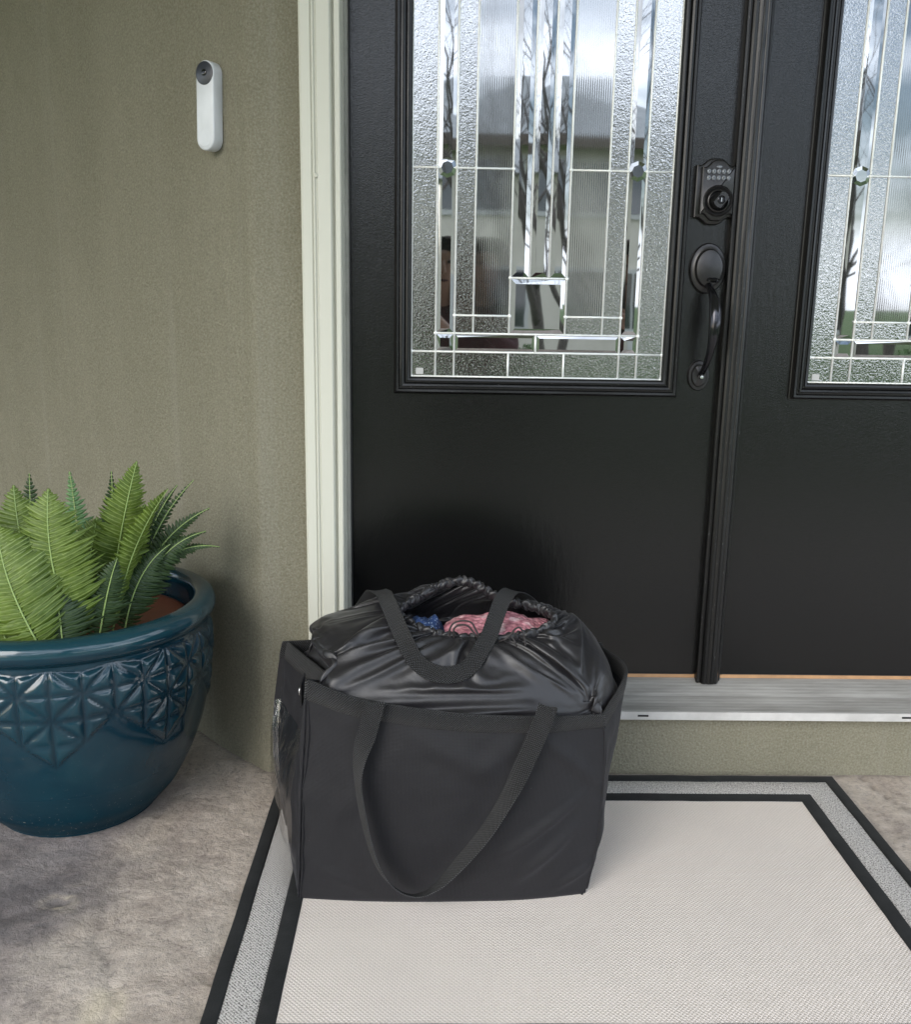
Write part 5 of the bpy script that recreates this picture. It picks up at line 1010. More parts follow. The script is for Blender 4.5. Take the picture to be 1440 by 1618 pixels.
1,-2,3,-15,19,-2,0,2,2,-8,6,-14,10,1,-2,5,-1,3,-5,0,1,1,-2,0,0,0,1,-1,-2,-2,0,1,-2,-2,-1,2,3,1,0,-5,3,-5,6,2,-6,-7,4,4,5,-3,-1,-2,-3,4,-4,2,1,0,4,-3,-5,-1,3,-1,3,-5,2,1,-5,9,-10,1,4,-1,-2,0,-8,0,15,-10,-4,-3,11,-7,-7,0,1,3,-8,10,-4,2,2,-6,-1,2,1,3,-11,3,0,-3,7,-3,2,-4,0,0,-4,6,1,0,-2,-3,3,0,1,-4,4,2,-2,3,-3,3,5,-6,-3,2,-2,14,-14,-1,0,0,0,12,-13,0,4,3,-7,-1,5,8,-9,0,-1,1,3,1,5,-2,-2,-3,-2,3,-1,2,1,5,-6,-2,7,1,-1,1,-7,-2,10,-8,3,8,-3,-1,8,-12,8,17,-16,-6,4,6,-15,5,17,-31,9,-3,5,15,-6,-4,-2,1,2,1,4,2,-2,-2,0,-1,1,7,1,-8,2,1,0,0,0,6,1,-3,-4,1,0,5,-3,0,-2,7,0,-5,-7,7,-1,4,-4,-2,5,0,0,-10,14,-10,-5,-9,0,8,-6,10,8,1,-5,-3,5,3,0,0,1,-3,-11,10,0,-5,10,-3,-1,2,-2,0,-1,1,1,0,0,-2,0,-1,0,1,-6,1,-1,1,8,1,-19,1,-1,10,5,-14,17,-13,2,3,1,-2,4,-4,-1,1,-1,5,-4,-1,4,1,-2,-5,3,-6,2,3,-2,-5,4,3,-2,0,-13,12,-1,0,-4,-2,-4,15,-6,6,-8,5,-13,6,0,3,4,-13,12,-6,-6,6,-1,0,-1,-2,-1,3,-3,-2,4,4,-10,0,0,2,-1,5,1,-1,-5,5,
1,-2,-4,4,-1,-3,-1,4,-2,3,-1,0,0,-1,-1,1,-2,0,4,10,2,-7,-6,0,3,-1,-4,1,10,-2,-7,2,-3,0,9,5,-10,1,1,-2,-1,-3,4,2,1,2,0,3,-5,-8,4,1,10,-3,-2,1,-7,6,1,-8,5,3,6,-1,-4,1,-1,0,1,9,-8,3,-10,8,10,-16,7,-1,0,1,1,-1,7,1,-8,2,0,0,3,5,-4,-4,4,-2,4,-1,1,3,0,-1,-4,-2,5,3,-5,2,-1,3,1,-9,6,-3,1,4,-5,3,0,2,-3,1,1,-6,-3,6,-2,-1,1,-9,-3,15,-13,11,7,-1,-12,10,-2,-1,4,-8,6,-1,3,6,-5,-2,-2,0,0,1,2,-2,0,-1,0,-2,3,-4,-9,11,2,1,2,-9,-7,-2,10,3,-1,-3,-2,-3,-1,0,8,1,-7,1,6,-6,6,-8,4,-1,4,-9,9,-11,1,6,-1,-4,1,8,-9,-9,13,0,0,-4,-2,0,8,-2,-2,-6,7,-10,11,-2,0,-1,-2,-1,1,1,1,-7,7,1,-4,-2,-2,0,8,-10,1,10,-6,-6,7,-3,0,-1,0,0,1,0,-5,5,-2,2,5,-7,1,-1,-2,8,-3,6,-10,0,1,-1,8,-9,-1,8,5,-11,1,2,1,-1,7,-12,1,8,5,-6,-4,2,-2,6,0,-1,-2,0,-4,11,-7,-3,5,-5,4,0,2,-2,3,0,-10,11,-8,15,-11,2,-2,6,3,-7,1,7,-13,4,3,2,1,3,-2,-7,5,-2,2,4,-5,3,-2,0,5,-2,2,3,5,-4,-5,2,0,1,6,0,-7,2,1,-1,5,2,-2,1,2,-7,1,-3,10,-8,3,-1,4,2,-8,-3,6,-2,5,-5,-2,7,3,-17,
3,11,-10,-5,6,-11,1,-1,-2,19,-18,-6,25,-13,-1,0,19,-3,-2,2,-3,3,-3,-1,2,1,1,-1,0,-1,1,2,-1,-1,-3,-1,1,0,1,-9,2,4,-4,9,-2,-6,-7,8,1,-18,6,16,-13,11,-5,-1,-9,16,-8,1,-2,-3,5,2,-1,-5,5,8,-14,8,-5,0,0,4,-6,2,0,4,-8,3,3,-5,-4,-6,8,-3,-1,3,5,-4,1,-4,9,-4,4,-3,-7,8,-8,0,5,1,2,-6,3,-2,-6,2,3,-2,-3,7,-7,8,-3,-5,9,-4,0,-5,10,-2,-2,-3,-4,7,-5,-4,5,1,4,-6,0,0,-2,3,-2,9,-5,9,2,-14,-2,1,1,11,-11,-2,3,5,2,-8,2,1,-2,9,-1,-5,-1,4,-6,1,2,2,-4,-1,2,-1,7,-5,4,3,-3,0,-4,-7,12,0,-6,11,-3,-1,-5,5,2,-6,3,4,-1,-1,1,1,0,-1,-1,3,0,-5,1,2,5,-1,0,5,2,-7,1,-1,1,3,5,-3,-6,4,-2,6,-3,3,0,3,-5,-4,1,5,-2,-3,5,-2,6,-3,-12,9,-3,2,5,-8,11,-3,-9,11,-5,-3,-8,-4,4,4,-3,-7,3,-4,14,0,-24,35,-8,2,-23,22,1,-2,3,-7,8,-2,-2,5,-7,2,4,0,-1,1,1,-2,-3,-1,1,2,-4,-9,7,-14,7,-1,-2,-1,10,-4,-11,1,-4,18,0,5,-5,-2,6,-8,11,-11,3,3,-11,11,-4,-4,1,9,-1,-2,-2,2,-9,2,7,-10,9,-10,10,-16,0,10,8,-12,-1,0,6,4,-2,5,-2,-10,6,0,-9,7,0,4,-2,0,1,-3,1,-4,-3,-1,
5,2,-2,-4,5,-8,0,-2,7,-3,-5,7,-3,6,-3,-1,2,-3,4,-4,1,9,4,-11,1,-2,-3,8,-2,-2,1,3,7,-7,0,4,-8,2,11,-10,-4,-3,7,1,-3,5,-7,0,4,6,-9,0,4,-3,9,-16,9,4,-7,-3,2,3,-5,4,-4,3,9,-12,6,3,2,4,3,-10,5,-1,0,3,-4,0,3,-3,-1,4,-3,1,-2,2,2,4,-6,-3,2,5,2,1,-2,4,0,-8,3,1,2,4,0,-6,1,2,0,4,-1,0,1,0,-6,1,2,10,-17,11,-4,3,4,-12,4,5,-4,7,-9,5,1,-2,-1,8,-24,3,-9,17,-12,-7,11,15,2,-19,-9,7,9,-19,31,-11,9,-27,28,3,-5,-5,4,4,2,-11,8,-2,6,-3,-3,2,2,-2,-3,-9,7,5,-9,-1,5,-4,3,-2,-15,16,-4,-2,-9,10,3,-21,23,-16,16,-1,-10,-3,9,6,-5,1,-4,-7,12,0,-8,11,-10,10,2,-12,10,-6,-2,-8,0,8,-1,12,-14,0,-2,3,5,2,-10,0,3,-1,-5,10,-3,0,2,-7,3,-6,2,5,-9,-2,-2,6,-1,-1,2,2,-4,-1,-2,-1,1,6,-8,1,8,1,-1,-6,0,2,-3,4,1,0,-2,1,3,4,-9,1,16,-11,-4,2,6,-13,2,8,-8,1,3,3,-1,0,-2,7,-1,0,-5,-2,8,-6,5,-5,3,3,-11,24,-3,-2,-13,11,-12,1,-4,-1,3,6,-5,10,-3,-4,0,4,-1,3,5,-7,1,-3,6,-3,-1,1,-3,4,2,-5,0,5,1,-2,0,1,-2,-2,0,8,-3,1,3,0,-7,4,-1,2,4,1,-6,-1,6,-2,4,-2,
2,-1,2,-8,1,4,2,-7,11,-4,1,1,-11,5,8,-3,4,-6,-3,2,-2,1,-5,-12,16,-21,3,-7,11,9,-15,0,2,17,6,-9,-1,2,-11,19,-5,0,-17,17,2,3,-15,3,6,5,-10,7,5,-2,-5,2,7,-3,-18,10,4,-1,-2,2,-7,10,-1,-13,14,-8,2,-16,12,5,-3,1,-20,13,-8,2,9,2,-9,10,1,1,3,-7,-11,13,-1,-15,20,-4,2,1,-6,3,-3,7,-8,0,-5,-6,18,-8,-2,7,-6,-3,5,-4,-6,-293,0,0,1,0,0,1,1,0,1,1,1,1,1,2,2,2,3,2,4,3,4,4,4,4,5,4,5,5,4,4,4,6,11,12,12,11,11,11,11,11,12,11,12,11,13,12,13,13,13,14,14,14,14,14,14,14,14,13,14,14,13,14,13,13,14,13,14,14,6,3,1,1,1,1,1,2,1,1,1,1,1,1,1,1,1,1,1,1,1,1,1,1,0,1,1,1,0,1,1,0,1,0,1,1,0,1,0,1,0,1,0,1,0,0,0,1,0,-1,0,0,0,0,-1,0,0,-1,0,-1,-1,0,-1,-1,-1,0,-1,-1,-1,-1,-1,-1,-1,-1,-1,-2,-1,-1,-1,-1,-1,-2,-1,-1,-1,-1,-1,-1,-1,-1,2,-10,-12,-12,-11,-11,-11,-11,-11,-11,-11,-10,-12,-11,-11,-11,-12,-11,-12,-12,-13,-12,-14,-13,-14,-14,-13,-14,-13,-13,-13,-12,-13,-12,-12,-13,-12,-12,-13,-12,-14,-10,-8,-4,-4,-5,-4,-5,-4,-4,-3,-3,-3,-3,-2,
-1,-2,-1,-1,-1,-1,0,-1,0,-1,0,0,0,0,0,0,0,0,0,0,0,1,0,0,0,1,-1,-1,0,2,2,3,1,1,1,-1,-1,-1,-2,-2,0,1,2,1,1,-5,0,0,-4,-1,5,0,-7,5,-5,0,5,-2,1,-9,-1,2,4,1,0,-2,2,0,-1,4,2,-4,-1,1,1,1,0,0,1,0,0,1,0,0,1,-1,0,0,-1,0,0,-1,1,-1,-3,-3,5,7,-4,0,-2,4,-4,0,1,4,1,5,1,3,1,1,2,-1,-1,4,-1,2,1,4,-3,-2,-2,1,3,2,0,-4,2,1,-2,0,0,2,-5,4,-2,-1,-3,-2,4,-1,-1,5,-1,-5,5,-3,-3,-2,3,-1,1,1,4,-4,-2,-7,6,-2,-19,8,4,14,-2,-7,-4,-2,2,-4,1,-1,1,-1,-1,-1,2,-2,1,0,-2,3,-1,-4,-5,4,8,-1,2,-2,10,-4,22,3,-5,-15,-6,-1,-1,-1,-1,1,-1,0,-1,0,-1,0,0,0,1,-1,1,0,0,-1,-1,0,-1,-4,-39,-5,13,33,3,4,3,0,-5,5,4,-3,1,0,0,-3,-1,3,1,1,0,0,-3,-3,-2,-2,-1,-1,-1,0,0,0,2,2,2,1,2,1,0,0,1,-2,-2,-1,-1,-2,5,0,-2,-5,-1,-1,0,2,3,4,1,1,1,0,-4,-3,-2,-1,2,7,-3,-4,6,-1,-4,3,-4,5,-5,4,-1,-4,1,5,-2,-9,-4,4,-4,6,-1,-4,5,-1,-2,3,3,0,0,0,0,0,0,0,1,-1,0,1,0,1,-1,0,0,-1,0,0,-1,0,0,3,-1,0,-3,5,-4,4,-5,5,-4,3,-1,-1,0,-1,-2,5,-5,6,14,-6,-1,-12,10,-15,8,1,3,0,-2,-2,-1,
3,0,-5,2,1,-1,0,4,-4,-1,0,-1,5,-3,-3,8,-8,-2,15,-15,3,2,2,-2,-3,3,8,-7,-12,0,9,-3,10,14,-15,-7,-11,14,8,-1,-6,2,1,-4,3,1,-3,-1,3,0,-3,4,-3,-2,3,1,2,-7,-1,7,-3,-3,6,-9,7,-3,2,2,22,-18,-3,0,1,1,-2,0,0,-2,0,0,1,-2,1,-1,1,0,-1,0,0,-1,-1,2,-2,4,-2,-6,5,-3,6,0,5,-1,-9,5,8,-3,1,1,1,-2,-6,0,2,1,3,4,0,-2,-1,-2,-1,-2,-1,-2,-2,-3,-2,0,2,0,2,3,2,1,2,2,0,0,-1,9,1,0,-1,-5,-3,-2,-3,-2,0,3,4,3,3,2,-1,-3,-4,-3,-2,7,2,-5,5,0,-3,2,1,-1,0,-19,11,5,-6,-1,8,-2,-8,4,7,-7,4,-2,2,-3,3,-1,-1,0,0,1,0,0,1,-1,1,0,0,0,0,1,0,0,0,-1,-1,0,-1,0,1,2,-3,-2,3,-1,2,-3,4,-1,-1,0,1,0,-3,2,3,-15,11,0,-6,1,12,-12,5,-6,1,1,-1,7,-7,11,-6,3,2,-5,2,-1,-4,5,-6,3,0,10,-4,-6,8,-6,-7,13,-17,15,-4,0,3,0,-2,2,-7,-2,19,3,-11,-13,2,2,-6,4,9,-2,-1,9,3,-12,5,5,0,-13,7,-2,2,-7,9,-3,-4,3,1,0,2,-2,-3,1,2,1,1,-3,5,-11,-1,22,-24,16,-6,1,3,-2,-1,-2,3,3,-5,0,-3,2,0,0,1,-1,0,-1,1,-2,0,-5,-10,14,2,-1,-19,27,-13,16,-4,2,1,-13,2,11,-5,2,2,2,-1,-4,-5,0,0,
1,6,3,2,0,0,0,-2,-1,-2,-2,-3,-4,-3,-1,-1,-1,2,2,2,3,3,2,1,4,1,2,1,2,-2,-1,-2,-2,-5,-3,-2,1,1,5,3,3,2,-1,-4,-9,1,5,0,-7,-1,20,7,0,-1,-6,-3,-17,3,9,-4,-6,-2,6,-12,14,-4,-3,2,6,-3,0,1,0,0,0,1,-1,0,1,0,0,0,0,0,0,1,0,0,0,0,-2,-2,1,1,-2,1,-1,3,2,-3,-1,2,-3,-1,7,-5,-3,7,0,-1,14,-4,-24,-4,9,0,-3,8,10,-10,8,1,-14,9,-7,-1,5,-4,5,-4,2,5,-4,-3,5,1,4,-19,14,-5,1,0,-10,7,8,-1,3,-7,-5,14,-5,-8,8,-5,1,0,14,-27,20,24,-14,-14,-5,6,8,-17,11,-1,0,-12,18,-7,2,-1,-4,4,-1,0,2,-3,-2,6,5,-5,-4,1,0,-2,5,1,-6,6,7,19,-8,-2,-9,-4,-1,-4,6,-2,-11,2,4,-2,2,-2,-9,-2,4,-3,1,1,1,2,-4,0,13,5,5,-3,-3,7,-5,-3,-1,-5,11,-12,-3,14,-7,3,0,4,1,-1,-5,-5,-2,0,4,3,3,2,0,0,0,0,0,-1,-1,-3,-3,-3,-2,-3,-2,1,0,2,2,4,-7,2,4,4,3,3,0,-1,-1,0,-2,-4,-4,-2,-3,1,2,4,3,4,3,0,-2,-1,7,1,1,-21,12,11,-5,-15,19,-14,-1,-10,7,7,-8,3,-4,1,4,-6,1,3,0,-1,0,1,1,-1,1,0,0,0,0,0,1,0,0,0,0,0,1,-2,1,-2,-2,1,-3,8,-7,4,8,-10,2,-1,5,4,-14,2,4,-11,-4,-2,18,-10,-1,17,
-4,-10,9,-1,-10,14,-6,-10,8,-4,-1,7,-5,0,8,-7,1,-6,2,6,-5,17,-14,3,0,0,-8,10,1,2,-1,-2,-6,9,3,-13,-3,2,7,3,-6,2,7,18,-33,-15,22,12,-4,8,-24,8,13,-2,-12,17,-20,5,4,-1,5,-4,-7,5,4,-12,4,1,5,-3,1,2,6,-3,0,-2,-6,0,10,3,8,-11,-4,-2,2,8,-2,-1,6,-8,3,-2,-9,1,4,-3,-1,0,-1,1,-5,-5,6,-1,7,4,7,-16,12,8,-11,-1,-1,1,-6,14,-11,-8,16,-8,4,0,4,2,-1,-3,-4,-5,-3,0,2,3,3,4,1,1,0,1,1,0,-1,-2,-4,-3,-3,-4,-1,-1,0,1,-6,0,-1,2,2,2,3,4,1,1,1,1,-1,-2,-2,-3,-4,-3,-2,-2,1,1,1,-3,4,-3,-5,25,3,-27,28,-10,-16,23,-17,13,-1,-21,6,4,-1,4,-3,-1,0,0,2,1,1,0,-1,1,0,0,0,0,1,-1,0,1,0,0,0,1,-1,1,-2,1,-1,-1,1,4,-9,5,-24,32,1,-11,4,-4,7,-9,11,-12,4,-4,-2,6,6,-16,15,9,-10,5,-11,-5,-5,18,-1,-1,-6,11,-15,7,-10,19,-6,3,1,-6,2,-12,3,3,-7,5,9,-3,-15,14,-12,8,-4,2,0,13,-8,18,-9,-1,-13,2,-5,9,20,-9,-30,29,-14,-4,8,0,-3,-1,0,-6,12,12,-5,-10,12,-13,1,7,-8,1,-3,4,2,-4,2,-1,-1,1,8,-3,7,-10,-13,1,13,13,2,-6,4,0,-7,-6,10,3,-6,5,-1,-5,-10,-4,-8,
7,-1,-2,12,-2,-1,1,-12,27,-12,7,1,-5,3,0,-4,1,-2,-5,13,-8,-10,17,-9,5,-3,-2,6,2,-1,-1,-3,-4,-4,-1,1,2,3,4,2,2,0,0,0,0,0,-1,-2,-2,-4,-4,-2,-2,-1,-3,-2,-2,-2,1,1,1,3,3,2,2,3,2,2,1,1,-1,0,-1,1,-1,-1,2,-2,4,-9,-4,-17,3,-14,16,3,-8,15,0,-18,20,3,-1,-4,0,3,1,-1,-1,0,0,0,0,1,-1,0,0,0,0,0,1,0,0,1,0,-1,0,1,-1,1,-1,1,-1,6,-10,7,0,9,-11,1,-13,13,-19,9,19,-16,21,-15,-2,-20,-4,22,4,-13,2,15,-26,24,1,-2,-6,4,-6,5,-8,6,0,4,-10,3,15,-14,7,0,-4,1,-8,-11,7,-8,12,17,-36,15,4,5,8,-11,-10,5,-7,3,9,8,8,-3,-1,-24,1,11,-11,37,-19,13,-3,-15,-10,7,2,-15,8,6,15,-2,-7,4,-9,0,11,-10,1,2,4,-6,0,10,-2,8,-3,-4,-1,-10,17,0,-2,2,-8,-1,-4,4,3,-3,1,-6,2,8,-6,7,-4,-4,-3,3,-2,-9,9,-2,11,9,-11,-11,14,-3,2,-2,1,3,-1,-3,-4,2,7,-7,-11,18,-9,5,-1,-6,6,4,1,0,-2,-3,-5,-3,-2,0,1,2,2,3,3,1,1,2,0,1,0,-2,-2,-4,-3,9,-2,-1,-3,-1,-3,-3,-2,-2,-1,0,0,0,0,0,0,1,0,1,2,0,0,0,1,-3,-6,8,-6,30,-15,-28,17,4,0,-9,-11,35,-4,-13,0,2,4,-4,4,-4,1,1,1,-1,
1,0,1,0,-1,1,0,0,0,-1,0,0,0,2,0,-2,2,-2,4,3,-15,5,-15,28,-32,9,8,3,16,-25,3,11,-23,22,-10,23,-3,6,-4,-50,28,15,-2,-15,-15,13,2,-4,1,4,2,7,8,-5,2,-10,-1,14,-30,22,-1,4,4,-13,20,-4,-37,3,-6,19,26,-18,-11,-4,0,13,12,-3,0,-7,-4,7,-6,11,-19,4,-14,34,-5,-16,15,-8,9,-10,-2,6,-22,26,-28,36,1,-14,4,6,-7,11,-24,24,-6,-10,10,-9,4,5,-2,-8,-3,17,-1,11,-20,11,6,-5,-2,-7,4,-1,0,-5,5,-2,-2,-4,1,6,11,-7,-6,-6,2,7,-2,-3,-3,18,-14,18,-20,6,-1,3,4,-3,2,0,-4,-7,8,4,-6,-13,17,-10,8,1,-8,-1,4,3,4,0,-1,-3,-3,-4,-3,-1,0,0,1,4,3,2,2,1,1,2,0,0,-1,11,1,-1,-1,-1,-1,0,0,-1,-1,-1,0,-1,0,0,2,1,1,-1,0,0,1,0,-1,1,1,1,-10,1,10,30,-13,-24,-25,9,-2,-9,20,4,1,3,-4,-2,1,4,-3,-1,0,1,-1,-1,1,0,1,-1,0,0,1,1,0,0,0,-2,1,1,-3,3,-3,-6,19,-10,15,-21,-1,5,-21,37,-28,7,14,-32,11,-3,24,-9,0,12,12,-4,-45,9,20,12,12,-53,14,14,-26,18,17,-11,-1,14,-10,10,2,-21,6,9,-3,-12,-1,5,-2,26,24,-8,-9,-22,-10,5,8,9,-31,-15,16,-5,-3,17,-18,-2,-8,7,18,21,
16,-29,-4,-14,8,3,-6,1,9,9,-1,-31,18,-19,9,13,18,-21,9,-3,-5,-5,4,14,-9,0,13,-10,8,-9,3,-7,-1,-10,5,3,0,2,17,-3,-8,-1,-5,-1,-18,5,0,4,11,2,0,16,4,6,-28,-1,0,3,6,-4,-6,4,8,-3,0,-3,4,3,2,-1,-1,-5,-4,9,2,-6,-13,18,-10,6,4,-4,-7,-2,-1,8,4,2,-1,-2,-3,-2,-2,-2,-2,-1,0,1,3,2,1,2,3,3,0,5,1,1,2,0,0,1,0,0,-1,1,0,0,0,0,-2,-2,-1,-1,0,-2,-1,-2,-1,1,6,-18,10,-7,11,14,-2,8,-18,3,2,-9,-3,11,-3,-7,-1,5,-6,-2,6,2,-1,0,0,1,-1,1,0,0,0,0,-1,0,0,0,1,1,0,-1,2,-1,-1,-2,2,-11,-17,31,17,2,-9,-15,9,-10,-17,23,0,-33,7,3,7,9,-12,46,5,-55,-12,15,39,16,-28,-20,26,-28,-2,13,4,-9,-4,-6,1,-3,14,-19,11,0,-5,31,-10,-25,18,11,18,-16,12,-5,-12,-3,18,-2,-27,26,-16,-34,13,32,14,-20,-8,-13,9,11,-6,8,-11,11,-3,-1,3,-17,30,10,-13,-1,-6,-2,-1,0,-8,-6,20,-7,-1,-3,-1,10,-17,1,6,-6,11,-11,16,-15,1,-1,-3,8,-2,-1,1,-2,-17,1,19,0,1,-1,-1,-1,0,-3,5,-18,11,-3,9,-7,24,-16,1,14,-8,-4,3,8,-10,8,0,0,-1,-2,-6,-1,8,1,-9,-8,18,-9,3,5,1,-3,-4,-9,1,
6,4,2,1,-1,0,-2,-2,-4,-2,-2,-1,-1,2,1,1,1,2,-2,0,1,1,2,1,0,-1,1,1,-1,-1,0,0,-1,0,1,0,0,0,1,1,2,0,-2,0,-2,-6,-14,1,3,2,6,33,-21,23,-8,-17,-5,-2,7,1,-3,1,1,-3,-2,2,-1,1,0,0,-1,1,0,0,0,-1,0,1,0,0,2,-1,2,2,2,2,-2,-19,19,-6,-7,10,8,-11,-18,18,-13,27,-38,4,24,-21,24,-6,-8,7,-15,22,35,-25,-60,27,23,9,-1,-9,0,-14,-16,-11,22,12,-7,5,3,-1,-5,-7,7,-21,14,14,-36,4,9,-16,16,0,10,3,18,3,7,-6,-7,9,10,11,-16,-11,7,-15,-7,-1,6,-6,-1,5,2,-3,-10,16,2,0,22,0,-24,-12,10,-19,7,14,10,-15,-8,-13,13,15,-2,5,-4,-11,18,-16,9,-9,-4,4,-4,16,6,-15,-1,-22,1,23,0,-1,1,-1,1,0,1,3,5,-1,2,-4,2,-3,-4,-5,18,3,-17,8,5,-1,-8,5,-5,4,3,0,-1,-3,-6,2,8,2,-11,-8,18,-8,2,-1,6,-1,0,-7,-7,-1,7,4,2,1,2,0,0,-3,-1,-3,-2,-3,-1,-1,0,1,-1,0,0,-1,0,1,0,1,0,0,1,0,1,0,1,1,0,1,1,-1,0,-1,-1,2,0,-8,16,-24,11,0,-4,-9,16,4,3,-12,27,-12,-7,2,-8,-6,3,3,0,1,1,-1,1,-1,0,0,0,-1,0,0,0,1,1,-1,-1,0,-1,0,-1,-1,-5,-4,6,13,-8,4,2,-8,6,0,-19,2,33,-12,9,-7,-28,
13,-2,12,-21,-5,-3,6,2,26,31,-87,35,14,5,1,-8,1,8,-15,-9,11,17,-2,6,-2,-5,2,-9,10,-57,37,32,-13,-28,-14,0,-5,21,21,-6,-13,15,8,-1,-9,26,-9,-14,-14,0,-2,17,-17,15,-16,7,2,-12,20,3,-6,2,-2,-6,0,-1,26,-16,-1,14,-26,3,5,6,-4,-11,20,-11,12,-10,8,-7,-1,-5,9,1,-17,-6,10,1,-3,-8,17,0,-2,1,1,-1,1,0,0,1,0,-10,18,0,-2,5,-11,18,-4,-8,16,-15,20,-16,1,-5,-1,4,-8,4,3,1,-1,-4,-5,5,6,0,-11,-8,18,-8,5,-7,8,-1,3,-4,-4,-8,-3,1,0,4,5,4,4,0,0,-2,-2,-2,-1,-1,-2,6,-1,-1,0,-2,-2,0,1,0,0,0,0,0,1,0,0,2,1,1,0,-1,0,1,-3,-11,16,-12,19,-17,9,-18,15,-4,3,5,-6,-22,20,3,-4,5,5,-2,-5,1,-1,-1,0,0,1,-1,0,0,0,0,0,0,1,-1,1,2,0,2,1,0,2,3,2,-3,-3,-10,8,-2,3,-16,14,2,-23,10,-9,43,-5,-4,-23,-6,-20,22,-19,11,-6,9,-21,32,46,-75,20,7,-2,8,-2,4,17,-17,-14,-11,-4,7,11,11,-5,13,7,6,-11,0,-12,12,14,-3,-10,-21,-2,-1,20,-13,-1,-7,30,-20,-12,6,16,-19,8,0,16,-44,28,-7,17,-22,21,13,-26,-8,-23,34,5,0,-25,-8,8,-6,21,-4,32,-20,-3,9,-14,-1,1,12,-5,
-7,19,-2,-14,2,9,-12,-16,8,22,0,-13,1,1,0,3,2,-2,-4,-1,18,-2,-9,0,9,6,-20,-1,9,-11,-4,11,9,7,-18,4,-5,10,-7,8,-6,5,2,0,-3,-5,-3,8,3,-1,-10,-5,16,-7,5,-8,9,-4,5,-1,0,-4,-5,-4,-4,-1,1,3,4,4,3,1,1,0,-1,-1,8,0,1,-1,1,1,0,-1,0,-1,-1,1,0,0,0,-1,-2,0,0,0,0,1,-1,-12,18,-22,19,-13,13,-4,3,-6,-6,14,-9,-7,5,-1,1,1,0,0,2,3,0,-1,-1,0,0,-1,0,0,0,0,0,0,0,-1,0,0,-1,0,-2,0,-1,-2,-3,-3,-5,7,8,17,-12,-25,4,14,7,-10,-14,32,-28,19,25,-6,-26,-9,-18,27,30,6,-50,13,4,1,33,-49,0,1,-21,22,9,6,1,-11,7,6,-11,-15,2,22,-7,7,18,-25,24,-5,-8,24,3,7,-12,-12,-19,-11,15,8,-11,-17,4,25,-27,17,-9,-1,-7,26,21,-32,-9,-15,12,-14,30,17,-7,-15,-9,6,-1,-1,-17,17,0,11,-13,-1,27,0,-8,-17,21,8,-21,-1,14,-16,-1,8,3,-9,7,-2,-12,4,18,21,-8,-8,-21,4,1,1,3,-10,13,0,8,-37,1,22,22,3,-9,-1,4,-26,14,-13,3,-2,2,8,2,-4,5,-5,5,0,2,-4,-5,-1,8,1,-2,-11,0,14,-5,3,-10,10,-5,7,0,0,-1,-1,-5,-5,-3,-4,0,0,5,4,3,2,1,1,1,2,-2,2,1,1,0,-1,0,1,-1,-1,-1,0,2,2,
0,-1,-1,-1,4,-4,-12,16,-11,15,-23,19,-1,-17,14,8,-13,-12,19,11,-4,-2,-6,-1,-1,0,-1,-1,0,0,1,0,0,0,0,0,0,0,0,0,0,0,0,0,0,1,0,1,2,-1,4,-13,11,-17,9,-9,-15,20,9,-4,12,1,-17,-17,18,9,-19,11,11,1,12,-7,-16,15,16,-6,-45,13,-4,4,-4,23,-4,-22,-4,-2,18,24,-8,6,-5,-12,-6,-11,4,-10,-1,15,-9,7,31,-29,-5,10,2,11,-6,2,-13,-12,8,8,1,-16,26,-36,33,3,2,-6,-8,24,-5,-10,6,-22,-24,29,13,33,-33,-20,-2,-5,31,-2,2,-2,6,-2,-13,3,3,-6,-1,-8,11,-5,9,-7,2,-4,-2,12,-7,1,-2,-4,-1,-1,11,6,13,-18,-8,0,28,8,-39,-2,-3,62,-22,-24,13,1,3,-6,-5,0,-2,-19,4,-1,22,-20,14,-4,-2,5,-5,8,-3,1,-4,-5,4,6,0,-3,-11,3,12,-4,3,-11,11,-8,4,3,1,-1,0,-3,-2,-2,-5,-4,-3,0,-1,1,4,4,-11,-1,2,0,1,0,1,2,1,1,2,2,3,2,1,1,-1,-2,-2,4,-3,-10,11,-3,10,-17,16,-3,-17,7,9,-10,1,13,-10,-1,1,-1,6,2,0,-1,0,0,-1,0,-1,-1,0,-1,0,0,-1,0,0,0,0,0,0,0,0,-1,1,-1,0,-1,-7,19,-5,14,-16,-17,-1,23,-16,25,-4,19,-19,-26,-5,21,8,-28,9,29,2,-32,12,-22,31,8,2,-13,-39,15,31,-11,
